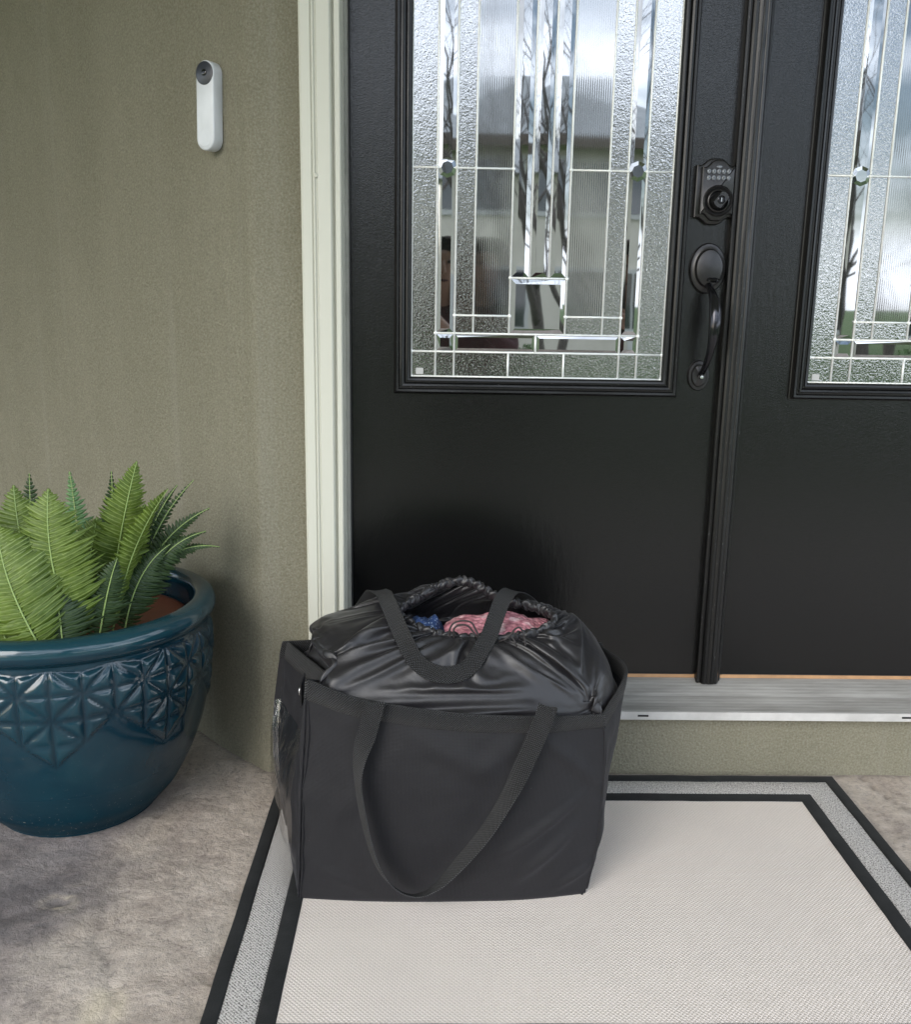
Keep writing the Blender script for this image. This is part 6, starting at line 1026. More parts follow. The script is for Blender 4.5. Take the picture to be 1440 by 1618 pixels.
22,8,-8,-35,-18,-10,32,-4,13,13,2,-19,-3,5,-15,-2,0,-7,7,11,11,-1,6,-25,12,-7,-3,2,-17,28,-6,-11,-20,24,4,26,1,-12,0,-4,1,-11,-11,14,-8,-2,14,-2,22,-16,-1,-4,8,13,22,-32,-9,-11,0,7,8,11,-11,-7,-2,17,-19,2,1,-4,7,-11,4,0,3,-3,-1,5,-6,-14,14,22,-3,-2,-16,6,-6,-22,18,14,12,-7,-30,18,-2,5,3,12,-18,0,3,-1,5,8,-21,18,-6,-1,6,-6,9,-2,-1,-5,-4,7,5,-1,-7,-8,3,11,-1,2,-12,11,-7,2,2,3,1,-1,1,1,-2,-3,-6,-4,-2,-2,-3,-1,0,3,0,0,-1,1,2,0,0,1,2,1,-1,-1,-1,-1,-2,-3,6,-1,-12,9,5,5,-17,14,0,-11,0,11,-1,-5,3,-17,8,7,1,-4,-2,-1,1,1,0,0,0,1,0,0,0,1,-1,0,0,0,0,0,-1,0,-1,-1,2,0,0,-1,0,-1,10,3,8,-19,-8,7,19,-24,19,-25,-4,0,43,4,-13,-14,2,11,-14,26,-29,-12,-13,21,-4,4,5,-1,9,-7,6,3,2,-3,-3,15,-2,-3,-22,-4,17,2,-4,11,-4,21,-2,-29,5,9,-31,18,0,-24,3,6,6,2,7,-12,27,-24,9,-3,-1,8,-11,2,12,-2,1,-7,-2,9,5,-23,1,-13,25,-7,-6,12,15,11,7,-19,-28,11,-5,2,3,5,-7,-8,0,-11,38,-18,-6,4,0,1,-6,10,-4,3,-3,3,-4,-5,2,12,-13,-6,12,22,
-24,-2,-2,15,-10,-42,22,20,11,-17,0,11,-2,-7,1,13,0,-3,-5,-1,10,-14,15,-9,0,7,-3,7,-1,-3,-7,-1,9,2,0,-10,-5,5,6,0,2,-12,11,-5,2,0,2,4,-4,0,3,1,-1,-3,-3,-3,-1,0,12,-1,0,0,0,1,-1,1,0,0,-1,-2,-2,0,-1,-3,-4,8,0,-13,8,8,0,-13,9,1,-3,-8,11,2,-4,-2,6,-6,-2,-2,3,4,1,1,-1,-1,0,-2,0,-1,0,0,-1,0,0,0,0,0,-1,-1,1,-1,1,0,-2,1,0,0,-1,2,-7,-5,1,7,12,11,-22,-4,-2,-4,3,-10,11,27,-3,-9,2,-22,19,-38,35,20,-40,10,-12,-4,-2,10,38,-5,-25,-5,13,-2,12,8,9,8,-10,-20,-20,-7,2,3,5,-7,21,-5,1,20,-13,-25,-5,15,1,6,-4,13,6,-2,-36,7,8,13,25,5,-24,-20,-6,1,23,-13,11,-5,16,23,4,-29,-16,0,-5,18,-18,-1,-15,-6,19,4,2,16,14,-9,-13,-5,6,9,-30,17,-3,3,-4,1,2,-8,8,-7,9,-5,7,1,-14,2,-6,-12,-6,-8,47,5,-20,9,11,-22,-7,18,-1,-3,7,-6,-1,2,1,10,-6,3,-6,0,7,-4,-4,9,-10,1,7,1,3,0,-4,-8,1,10,-1,0,-11,-1,6,4,0,0,-11,12,-6,3,0,-1,6,-5,0,-1,7,-1,-1,-2,4,-1,10,-3,-3,3,1,0,0,-1,1,-1,-2,1,1,0,-3,-7,10,1,-14,15,1,-1,-9,1,6,1,-12,7,4,2,-3,-2,1,-4,
0,1,2,-1,1,-1,0,0,0,0,-1,0,0,-1,0,0,0,-1,1,-1,1,0,-1,1,-1,1,1,0,0,1,2,1,2,4,-17,14,9,-16,5,-16,-1,-2,-3,39,4,-27,-1,-3,8,15,-16,13,-16,32,16,-42,-15,-1,-3,-6,27,4,-7,-11,-16,18,-3,-6,-1,-2,11,12,-12,-17,-3,0,20,-16,4,26,-9,-20,30,1,-12,-14,5,16,-19,5,2,21,23,-24,-3,-18,-2,-5,11,-3,-19,7,-29,53,-12,9,-10,9,3,19,-23,0,-11,-9,24,7,-12,-12,-18,19,29,-22,-4,3,-4,25,-2,-4,0,-11,0,-3,3,-2,-2,3,-6,8,-9,6,-2,2,17,-5,-16,1,7,-17,-12,26,16,-19,-5,10,10,-12,0,14,-8,-5,5,-2,3,5,-1,-1,2,2,-9,7,-11,6,2,-9,2,5,4,-1,2,-6,-6,4,8,-2,-1,-10,2,7,1,-1,-1,-9,12,-7,4,-1,-1,6,-6,2,1,3,-6,7,-2,2,2,-1,3,-2,-1,0,0,2,2,-1,3,-1,1,-2,-7,7,2,-10,17,-11,7,-7,-4,10,-1,-10,1,10,1,-1,-4,-2,-2,0,2,0,-4,2,0,2,0,1,0,1,-1,-2,0,1,-1,-1,0,0,-1,0,0,0,1,-1,0,-1,-1,-1,-1,-1,-2,-1,0,-6,21,-12,-1,11,5,11,-33,1,7,11,-15,6,1,-5,1,25,-30,-14,23,-1,12,8,-5,-11,32,-5,-29,-3,11,5,1,-21,5,-14,11,8,-4,-18,9,17,21,-19,-5,-7,4,9,1,1,-17,-1,17,20,
-14,-19,12,-23,7,-15,16,12,11,-13,-5,1,10,-6,3,-21,7,-16,33,-18,-26,9,-2,18,21,-14,-15,27,-8,3,-2,11,-11,5,-16,16,-1,-9,10,-7,-18,2,12,-4,7,-2,-2,1,0,-1,2,-4,2,-2,4,-7,0,9,22,-17,-13,3,-25,1,11,22,4,4,-14,-1,13,-7,-2,2,3,-6,10,-4,1,1,-3,-4,11,-4,0,-10,10,-5,-6,3,5,4,-3,2,-7,-3,8,5,-1,-6,-8,5,7,-1,0,-4,-7,12,-6,5,-5,3,3,-4,1,2,0,2,1,-3,3,1,1,-2,4,1,0,-3,-1,3,-3,1,1,-7,3,7,-9,13,-16,13,-4,-7,9,0,-4,-8,12,1,1,-3,-6,2,-6,6,0,0,-4,-2,1,0,1,0,1,0,2,2,-1,0,0,0,0,-1,0,0,-1,0,-1,0,1,0,0,1,1,2,0,-1,-1,2,-20,18,-11,5,-4,-1,18,-9,15,-10,-19,15,1,-27,8,20,13,-19,-22,15,11,-5,8,-5,-12,25,-15,-7,2,9,-2,-14,-3,35,-20,-16,-15,35,-8,15,3,21,-31,7,-14,-11,20,-11,23,4,-7,-22,-2,8,-5,2,-4,-11,9,6,-7,22,7,-3,-3,-16,27,-14,12,-5,-26,7,20,-7,-20,-7,-7,22,23,-19,-6,13,-1,-7,20,-12,-2,-1,-20,20,-18,-3,30,-8,-23,21,-8,7,-3,-1,0,0,-1,0,4,-3,-7,8,-10,-5,8,32,-9,0,5,-29,11,1,-1,-3,7,7,-9,-1,1,1,-2,-1,10,-4,0,1,-6,1,0,
5,2,-6,-1,5,-8,-3,4,8,-1,1,-2,-7,-1,10,0,1,-9,-4,6,6,-2,1,-4,-6,10,-3,-1,-1,4,0,-6,5,0,0,-3,2,4,0,1,5,-1,-1,0,0,0,0,1,-1,-7,0,8,-5,11,-19,11,-1,-9,9,4,-1,-14,10,5,0,-6,3,-8,3,-2,4,0,-1,-1,-1,-2,-1,1,0,-1,1,0,-1,1,-1,1,0,0,1,0,1,0,0,0,0,-1,-1,0,-2,-2,-1,-3,5,2,-10,13,-9,10,-11,23,-8,5,0,-20,-5,2,0,8,3,-1,-17,41,19,-15,-59,19,28,0,-6,-2,-8,-14,13,-19,-12,12,21,-17,16,16,-12,3,-2,4,-9,-25,-6,32,9,-6,12,-11,-3,-22,6,5,6,-4,-3,25,-15,-1,21,-12,5,-21,25,-7,-26,-12,50,-37,46,-1,-26,-12,6,10,18,13,-44,-2,-9,10,5,2,-20,23,1,10,3,-3,-20,1,-1,8,-11,-1,0,18,-24,21,-8,5,-2,-1,0,0,-1,2,2,0,-5,5,-4,7,-9,24,4,-12,6,-1,-5,-1,-1,-2,-4,0,0,0,1,0,2,4,-2,0,-5,4,-1,-6,9,1,0,-9,8,-1,-8,-2,6,8,-4,4,-5,-7,2,9,-3,1,-10,1,7,3,-2,-1,-4,0,3,0,-3,5,2,-4,2,0,-2,4,-5,6,3,3,-2,-4,-1,0,4,-1,-5,3,-6,-1,8,0,7,-21,12,3,-11,12,1,-1,-10,1,9,1,-10,10,-7,-2,-1,1,4,0,-2,3,3,-4,-4,-2,-1,0,0,0,0,0,1,0,0,0,0,0,-1,1,0,0,0,1,0,0,0,-2,
-7,7,-2,-9,14,-7,-5,-4,11,4,3,3,10,-2,-20,-6,5,-3,25,-4,1,-28,3,27,13,-27,7,-11,16,-13,-3,11,-17,16,9,-23,-14,14,-25,17,24,16,-20,13,7,-14,-16,8,3,5,-20,-4,17,-1,-4,-9,-1,4,9,-4,22,-13,9,-19,-11,6,-3,-17,14,6,-3,34,-11,-28,14,11,-14,19,-23,8,20,-23,8,1,11,-2,-16,-8,0,5,-5,11,-2,0,-2,4,1,-12,15,-14,16,-20,18,-8,4,-2,-1,1,-1,1,4,0,-1,3,4,-9,-4,0,5,5,-1,-1,3,-1,-3,1,1,0,0,-1,2,-1,6,0,-1,-1,0,-5,3,-3,2,5,1,-5,-3,9,-7,-7,0,10,4,-4,3,-8,-5,7,5,1,-2,-11,5,1,6,-1,-4,-5,6,2,-2,1,1,0,1,0,0,-1,-6,7,2,1,-4,1,1,1,-3,-4,7,-7,1,4,0,5,-21,13,5,-10,10,-6,5,-2,-10,13,4,-19,14,-1,-8,2,-1,3,3,0,-6,7,-1,2,-3,1,-1,-4,-1,0,1,-1,0,0,-1,0,0,0,1,-1,1,0,0,-1,-1,-2,-2,1,2,1,-12,13,-3,-7,10,3,-16,-6,30,-20,12,10,-10,8,-6,1,-4,-8,3,0,1,-1,14,-6,-24,29,-8,8,-19,30,-4,-16,-4,9,12,3,-14,-32,12,17,-5,13,-23,28,12,-24,10,-13,4,-8,-6,11,-5,7,1,8,-7,-5,13,2,-24,27,-13,-2,-22,24,-10,4,-1,9,-20,22,-10,25,-10,-21,16,-14,16,2,16,
-9,-18,-12,24,8,13,-14,-24,-18,14,1,1,2,4,-10,8,3,-14,15,-16,15,-7,3,-3,2,0,-1,4,0,1,-1,3,0,2,-6,2,6,-6,2,0,-2,2,0,0,-1,0,2,0,0,5,1,-2,-2,0,2,-8,1,1,4,3,1,-7,2,4,-8,-5,4,9,-2,0,1,-8,-2,10,-1,3,-5,-9,13,-6,6,-1,-7,1,5,-1,-3,-6,10,0,1,0,-1,-2,7,2,-1,-1,2,0,-4,-4,8,-4,-1,1,0,7,-18,9,5,-7,8,-1,-1,1,-9,4,4,-12,12,0,-3,-6,7,-5,4,2,-2,2,0,1,-3,0,0,0,0,1,-1,0,1,-1,-2,-1,0,0,0,-1,0,-2,0,0,-1,-3,2,-2,-1,9,-13,7,-2,-9,13,-1,-9,3,0,-6,23,-17,-3,22,1,-12,-12,0,10,7,-4,2,-1,-13,7,-1,-1,18,-12,3,-8,13,4,2,-27,1,14,32,-12,-6,-30,15,-5,16,-24,25,-5,-18,2,4,6,4,-3,-2,9,5,4,-14,5,-17,-6,25,-17,3,1,19,-2,4,5,-10,-35,4,0,15,-5,11,-9,5,7,-18,26,-34,5,1,28,3,-20,-15,0,5,15,-16,6,4,0,-4,5,-2,7,1,-13,12,-14,13,-6,2,-1,0,-3,8,0,0,0,0,0,1,2,-3,0,1,0,2,1,-2,0,0,-1,0,4,-1,-1,7,-1,-3,-1,-2,0,2,-4,-1,5,2,2,-3,-7,8,0,-10,-4,10,6,-5,5,-4,-7,0,10,-4,5,-7,-6,12,-6,7,1,-12,5,1,-1,-1,5,-2,2,1,-3,0,6,1,0,-1,-4,3,-2,4,0,-3,1,0,
3,-7,-1,9,-5,5,0,-11,11,-4,-8,10,2,-4,5,-2,-7,-1,1,1,6,-1,-2,1,-1,0,3,-5,0,-1,3,-1,1,-1,-4,0,-1,2,-3,0,0,0,0,2,-1,0,-1,-4,-2,3,0,-7,5,5,-10,8,0,-5,-5,13,-4,-2,-12,19,-3,0,4,6,-9,-2,3,-13,18,-10,-3,3,-3,15,-10,7,-3,-6,2,0,8,1,28,-9,-20,-19,26,-9,-4,12,-9,-12,12,-26,13,-4,18,-1,-1,-4,-4,15,-8,1,-11,6,3,-9,9,-10,11,-5,11,-12,3,0,2,-20,9,13,4,1,-23,22,4,-13,-7,9,3,2,4,-14,2,-8,10,0,-7,7,-3,4,-1,0,-2,1,1,2,-8,14,-1,-13,13,-13,11,-5,-1,3,-6,9,0,1,0,0,0,0,0,0,2,0,0,-1,0,1,-1,0,1,0,1,-1,3,2,0,-2,-1,1,2,2,-6,-7,7,4,-4,6,-6,-1,7,-4,-10,1,11,0,-2,5,-8,-3,-1,10,-5,4,-6,0,7,-3,4,0,-12,8,-3,1,-3,6,0,0,-2,1,7,-1,1,2,-4,-1,1,2,-1,-1,0,2,2,-12,9,1,0,1,-10,12,0,-12,3,9,-10,9,1,-3,-6,4,-4,4,2,0,0,1,-3,0,1,-2,-2,1,1,-1,0,-1,-3,0,3,-5,2,0,0,0,0,-1,1,-2,-6,5,-3,-1,-1,-1,5,-7,4,4,1,-11,7,1,1,1,-2,-7,3,3,-7,9,3,7,-8,1,-10,19,-12,24,-4,-13,-1,-14,0,17,-15,8,0,9,0,17,-12,-25,12,0,9,-6,-10,14,8,-15,-11,23,-9,-8,2,2,
2,-4,-7,15,-7,6,-9,4,-4,-1,5,-1,1,-3,1,0,-6,1,17,-4,3,-6,7,1,-10,-7,1,-1,0,6,0,7,1,-3,-12,13,-12,17,-12,-8,9,-1,0,-1,1,0,-2,-2,9,3,-12,8,-8,9,-6,0,1,5,0,0,1,-1,0,1,0,1,-1,0,0,2,1,-1,0,0,-1,2,-1,0,3,3,-2,-2,0,0,4,-4,3,-9,0,8,0,1,1,-7,3,4,-7,-9,9,8,-4,1,3,-8,0,-3,9,0,-3,-4,5,2,1,-2,0,-9,4,2,-1,1,5,-1,-1,-1,7,-2,1,2,-2,-1,2,3,-4,0,2,4,-12,3,8,-7,4,-9,7,3,-5,-5,9,-3,2,2,-2,-1,-6,5,-5,7,1,0,2,0,-5,-1,0,-1,0,0,1,0,-1,-1,-2,1,-6,4,1,-1,-1,0,0,0,-3,-6,5,1,3,-6,-1,3,-6,2,6,0,-8,2,4,-11,7,-7,11,1,-6,5,-4,-2,11,0,-9,8,-4,-7,17,-1,6,0,-11,-6,2,-7,2,10,-8,8,-4,6,-12,31,-5,-14,-12,-3,7,-5,15,12,5,-14,-15,3,3,-2,0,-2,2,2,-2,2,-8,7,-4,3,2,2,0,-3,-6,0,-4,14,2,-6,7,-12,12,-17,3,0,3,7,-6,3,-1,7,-8,4,0,-4,5,-1,-7,10,-9,0,6,-1,-3,1,2,-8,8,0,5,-1,-1,-7,6,-4,5,-1,3,0,-1,1,0,0,0,0,0,0,1,1,0,0,0,-1,1,2,-1,-1,6,0,-2,-3,1,1,-7,5,6,-7,-8,8,7,-9,11,-5,-4,4,-1,-9,-3,15,1,-7,7,-1,-7,0,4,-6,11,-7,-2,7,-2,2,-1,-1,-8,5,0,
0,5,-1,-2,0,8,-2,1,1,0,-5,5,-1,-2,1,4,-7,-3,10,-5,2,0,-2,6,-1,-11,4,4,0,0,3,-2,-5,-1,0,-1,6,0,0,1,1,-5,0,1,-1,0,3,-3,-1,-1,-10,9,-7,6,1,-4,1,0,0,-1,-4,-4,3,2,2,-7,3,3,-5,1,4,-1,-6,-3,10,-5,2,4,-8,2,2,-1,-2,2,1,3,2,-1,4,1,-5,-6,-3,4,-7,16,-7,4,0,-1,5,2,-24,22,-20,15,-7,6,-7,11,1,-7,2,-7,1,5,-11,14,2,-5,-1,9,-8,1,1,1,-3,3,-4,0,7,-9,12,-9,-1,-5,3,8,5,-17,20,-12,10,-12,-2,12,-15,4,9,-16,15,0,-8,6,-6,6,-9,10,-7,4,-1,-4,1,3,0,0,0,-1,8,-16,14,-4,-2,6,-1,-3,0,1,1,6,-4,2,-1,1,-1,1,0,0,0,1,1,0,-1,0,1,0,1,-1,1,5,2,-6,0,0,2,-1,5,-2,-1,-11,1,11,0,-10,13,-8,1,3,-6,-8,3,13,0,-10,10,-3,-3,-6,13,-11,10,-6,-1,3,3,1,-1,-3,0,-3,1,5,-3,1,0,8,-1,0,2,-1,0,1,-3,-1,3,-2,-6,5,4,-3,4,-7,7,1,-6,-5,6,4,-7,4,1,1,-7,4,-5,5,3,-2,2,-1,0,-4,1,0,0,2,-7,3,-1,-12,12,-5,6,0,-9,4,-3,1,1,-6,1,-1,4,0,-6,6,-2,-3,1,1,-1,-1,-3,4,-2,-1,3,-1,1,-1,0,2,0,1,1,1,-1,2,0,-6,7,-5,1,0,-2,1,10,-5,-2,3,-5,0,2,2,-4,5,-1,-8,4,1,4,-3,8,-14,6,-1,0,
5,-3,-5,9,-12,-1,13,-3,-3,-1,2,-4,5,2,4,-5,-3,0,-6,6,11,-11,9,-1,-2,-1,-5,-4,2,-5,10,-3,4,8,-8,-4,-1,-1,1,-2,5,-9,11,-9,9,-12,7,0,2,-1,2,1,1,-12,13,-2,-3,6,-4,-1,-3,4,7,-1,-1,1,-1,1,-1,1,0,1,0,1,0,0,0,0,2,0,-1,2,3,0,-3,-3,1,0,2,3,-7,8,-8,-8,10,2,-2,1,5,-7,6,0,-11,-4,11,4,0,-10,10,-4,2,-6,6,-4,6,-4,1,1,3,-1,1,-4,0,-4,4,-3,4,0,8,-1,-1,1,0,0,1,-2,1,3,-8,-1,9,-6,4,0,-2,5,0,-11,4,7,-4,0,4,-1,-3,-7,5,-4,7,0,2,-1,-1,0,-4,-1,2,8,-13,1,1,-13,14,-1,-1,1,0,0,-1,0,-5,-3,2,-6,5,1,-4,4,-3,-4,5,3,-4,2,-1,-4,2,-3,0,1,0,1,2,-2,1,1,1,-1,1,1,1,-1,1,0,0,5,-3,-4,0,5,5,-6,1,-7,4,2,-9,6,12,-12,-3,3,9,-8,-1,1,-7,14,-6,-3,4,-4,1,-1,-7,7,3,-7,9,3,-8,-1,11,-5,2,-5,-3,1,-3,6,6,-6,7,-4,0,-9,1,13,-17,3,9,-4,7,4,-17,6,1,-1,-6,2,2,-3,6,-1,-9,12,-4,1,-2,-11,19,-8,5,4,-14,9,5,-7,2,1,-3,-2,8,1,0,0,1,-2,0,1,0,0,1,1,0,0,0,1,2,-2,0,2,4,-1,-5,0,0,-2,6,-2,-1,3,-1,-11,2,11,2,-12,11,-3,-2,5,-6,-9,0,13,1,-4,0,1,-3,6,1,-5,3,0,-3,2,
1,1,0,-1,-3,-2,0,8,-8,5,10,-1,-3,3,-2,2,-1,-4,5,-4,-5,9,0,-3,5,-4,2,-1,-4,-3,7,3,-6,5,2,-1,-7,-1,0,1,5,1,1,-1,-3,-1,-1,1,-13,10,5,-8,-8,12,0,-3,-2,-1,-8,9,1,-6,-5,5,-4,3,3,-4,3,0,-8,8,0,-6,5,-4,0,1,-1,0,1,-4,1,1,1,-1,2,1,0,1,-1,0,3,-3,1,6,1,-11,-5,9,1,-5,7,0,-10,8,1,8,-14,3,2,-1,-1,2,4,-6,4,2,-3,5,-7,1,0,-3,5,-8,0,9,-5,5,-3,-4,-1,10,2,0,-5,-3,-4,2,4,6,-14,15,0,-5,-1,-5,-2,-2,0,11,5,-4,10,-18,-3,7,-1,-2,-2,3,-2,0,2,0,4,-13,5,1,6,-9,6,1,2,1,0,1,-8,11,0,-2,-2,-4,8,1,1,-2,-1,1,1,1,-1,0,2,0,-1,1,0,2,1,-2,0,4,2,-2,-4,0,0,2,-3,3,4,-7,7,-7,-9,14,-5,4,-9,14,-7,3,1,-11,-3,11,0,3,-10,11,-4,-3,4,4,-10,8,-2,-1,1,2,0,1,-3,-5,1,3,2,-1,10,0,0,-2,1,2,-8,7,1,-11,2,9,-7,8,-1,-7,7,-1,-8,1,6,-3,-1,4,2,-4,-10,13,-7,3,2,3,0,-10,1,3,0,-7,9,-4,-11,13,5,-7,1,-5,5,-7,4,-1,0,-13,11,-2,8,-7,-3,1,1,-5,2,2,-4,-1,1,1,-4,7,-8,-2,1,2,0,1,1,-1,2,1,1,-2,6,-5,-3,4,2,-4,3,-3,3,-3,-3,-1,9,-1,-1,-1,-3,5,6,-7,-1,1,0,1,1,-9,6,3,1,
-5,-5,7,-3,0,-1,-3,10,2,0,-7,-1,-4,4,11,-8,7,-8,-3,1,1,1,8,-4,4,-2,-1,-5,-1,-2,-5,3,12,-8,11,-1,-13,2,6,-2,-5,-2,4,-1,0,-3,1,-8,14,-5,1,-5,7,2,-1,1,2,3,-11,13,-10,7,2,-1,-5,-3,10,-3,2,0,1,1,-1,1,0,0,0,1,-1,1,1,1,-1,1,4,1,-3,-3,0,0,4,0,-13,3,14,-5,-2,-6,0,10,0,-7,0,8,-1,0,-4,-8,-3,18,1,-2,-15,15,-5,-3,6,-1,-8,10,-3,-1,4,0,0,-1,-2,-6,5,3,-1,11,-2,0,-7,9,-1,0,0,-5,-5,11,-1,0,1,-9,7,-3,3,-9,7,4,-8,6,0,-13,6,4,0,-3,5,2,0,-1,1,-5,-9,15,-2,-1,-11,8,1,-16,13,-6,0,-2,8,0,0,-11,8,-1,0,-5,-2,3,1,-3,-4,7,-1,0,-5,-1,1,2,-5,2,0,0,-4,3,0,1,-2,2,0,2,1,7,-11,4,-1,0,1,-2,-2,5,-2,-4,7,-1,4,-3,-2,2,-2,0,7,-7,0,1,2,0,-3,1,-1,1,-2,-2,7,-12,5,-5,4,13,-7,4,-9,0,-1,7,3,3,-5,-6,-1,6,0,3,1,0,2,-3,-2,-6,0,1,-4,9,4,-3,6,-11,-4,6,4,-5,-4,-1,6,-5,0,-1,-2,1,-7,3,4,14,-9,-1,2,2,-5,2,5,-2,4,0,0,0,-7,-4,10,0,3,1,0,1,0,-1,0,2,0,-1,0,2,2,-2,0,0,4,1,-3,-2,0,0,1,-4,9,-8,-14,21,1,-10,-6,14,-7,11,-14,10,-8,11,-1,-13,0,7,-2,10,-7,
-8,14,-5,-4,9,-6,1,3,-1,1,0,2,0,-5,-1,0,3,0,10,-1,0,-2,1,2,1,-1,-15,14,2,-14,12,-2,-2,4,2,-9,1,8,-4,-2,4,-11,9,0,6,-9,0,5,1,1,-10,9,1,0,-6,5,0,3,-9,-11,20,-7,-12,6,2,0,0,-5,6,4,-6,-10,0,3,-2,2,-4,3,3,0,-6,2,0,-4,3,-3,3,0,-4,5,-4,1,-1,-1,0,-2,1,1,2,1,3,1,-2,-4,-10,20,-6,8,-14,3,3,2,-1,6,-9,2,-4,7,-9,7,-7,3,-1,4,-3,-3,5,-1,0,1,-3,2,0,4,-1,7,-8,-4,-2,3,10,-5,7,-8,-2,-3,7,-2,7,-4,4,0,-4,-4,-2,0,0,0,11,-3,6,-4,-13,1,9,0,-6,-4,2,6,-5,1,-5,0,1,-3,-3,3,-2,25,-27,15,-2,6,0,2,-12,10,-8,9,0,-12,5,9,0,0,-1,2,0,1,0,-1,2,-2,0,0,2,2,-3,1,0,4,2,-5,-2,2,1,-2,3,-5,2,7,-22,22,-2,-12,5,6,-13,14,-16,15,-1,3,-5,-7,-3,15,-4,0,-3,-5,12,-6,-5,11,-11,10,-1,-1,-5,6,1,-1,1,-7,6,-2,10,-1,-11,9,2,1,1,-9,8,-1,-2,1,1,-10,10,2,1,-11,5,5,-6,4,-5,9,-7,1,2,0,2,-1,1,-2,-2,-1,-2,8,-5,-1,6,-2,-5,1,-3,-11,14,2,-9,-1,-4,6,6,-3,1,-6,-10,5,2,-2,-3,5,-1,-2,-3,5,-2,-1,-2,-1,0,2,2,-4,-1,0,0,1,2,-2,0,1,-10,11,2,-4,1,-1,7,-2,-7,5,2,-9,
0,0,15,-3,2,-8,-2,1,-14,10,-4,14,-15,7,1,-7,17,-11,3,-3,2,3,-4,10,-2,3,-11,0,2,6,3,2,-3,-8,-1,7,1,-3,11,-7,4,-6,-1,-7,4,-2,0,7,6,-4,5,-14,-3,4,5,0,-8,0,1,2,-9,10,-13,4,14,0,-4,-5,-10,6,16,-13,4,-4,11,0,1,-2,6,-13,11,-6,2,6,4,-6,1,1,-1,1,0,1,1,-2,1,0,2,1,-1,0,0,3,1,-6,-4,-9,6,9,4,-4,5,-8,4,-15,19,-7,-12,13,-2,3,-1,2,-4,10,-1,-14,1,6,-10,11,5,-5,-5,10,0,-8,3,0,5,-5,4,-2,0,2,-6,2,2,-3,-4,13,2,-4,1,-3,-2,4,4,0,-4,-2,-6,8,-1,4,-3,-4,8,-2,-2,3,2,-14,8,-2,-3,2,6,2,1,-4,3,0,-5,-1,7,-3,-2,-11,3,9,-15,11,3,-11,2,1,2,0,-2,9,-12,-8,0,6,-1,-2,1,2,0,-6,2,4,-3,1,-1,-2,2,-2,0,3,0,-2,-1,-7,4,-1,3,-11,0,3,8,-1,0,2,0,-2,2,1,-10,-8,-6,4,-5,8,7,-3,-2,6,4,-1,2,-2,-12,-1,10,8,-4,-6,9,-4,14,-10,6,4,1,-6,-5,2,2,8,-2,3,-9,-4,0,16,-9,0,3,0,6,-11,-2,-3,3,2,-1,10,-3,4,-5,-12,0,11,4,-10,-2,2,13,-13,-3,0,2,10,-16,2,1,4,0,0,3,-7,-2,21,-9,-3,7,-5,6,4,-13,5,-1,-5,9,3,-1,-1,0,1,0,0,1,-2,1,0,5,-2,-1,2,0,1,3,-11,-3,6,-5,12,-2,
-2,2,4,1,0,-17,11,-11,12,3,-18,19,-11,8,-2,5,-4,-4,-2,10,-1,-1,-6,6,-2,-3,-1,3,1,-8,3,1,2,3,-4,0,2,-8,11,5,-7,14,-1,1,-10,1,8,0,1,-11,12,-2,-2,-4,1,-3,7,-4,4,-4,5,-13,14,-4,-13,15,-4,2,4,0,-10,9,-11,10,-12,6,4,-12,0,16,-5,3,-5,-1,-1,5,-16,4,0,0,-8,5,-1,0,1,2,-6,6,0,-3,-4,4,0,-1,0,-4,1,0,6,-2,5,-8,1,1,-1,-1,-3,1,2,0,-12,0,4,5,-3,1,0,-9,3,4,1,-1,9,-5,-3,-7,11,-5,-2,3,-3,4,-2,8,-3,0,1,-2,0,-2,15,-8,-1,8,-2,3,-9,-1,0,7,5,-2,-1,-9,-2,10,5,-6,2,-1,3,-3,-7,-4,12,-8,0,4,9,-3,5,-18,1,3,8,-2,-13,8,2,-12,2,26,-15,5,-10,32,-17,-7,-2,4,-16,12,0,-9,-2,13,-3,9,-9,7,2,0,-6,-3,-1,5,3,1,0,-1,1,1,-1,1,-1,0,2,5,-5,2,0,2,0,-6,-2,2,0,12,-12,-15,9,-6,24,-1,-10,12,-16,0,-13,22,0,-1,5,-6,-8,10,3,-5,7,0,-11,6,3,-6,4,5,-9,5,-7,7,-10,9,1,-10,8,-4,2,5,1,11,-1,0,2,-9,2,-2,6,3,-8,2,3,2,3,-4,-2,-2,-7,8,-3,8,-14,16,-5,3,-7,1,7,-5,4,-18,18,0,-2,0,-3,2,2,-11,5,1,-5,9,-1,-3,-2,4,-5,-2,-4,-9,0,8,-2,2,-1,-2,0,2,-2,-3,-2,5,-2,
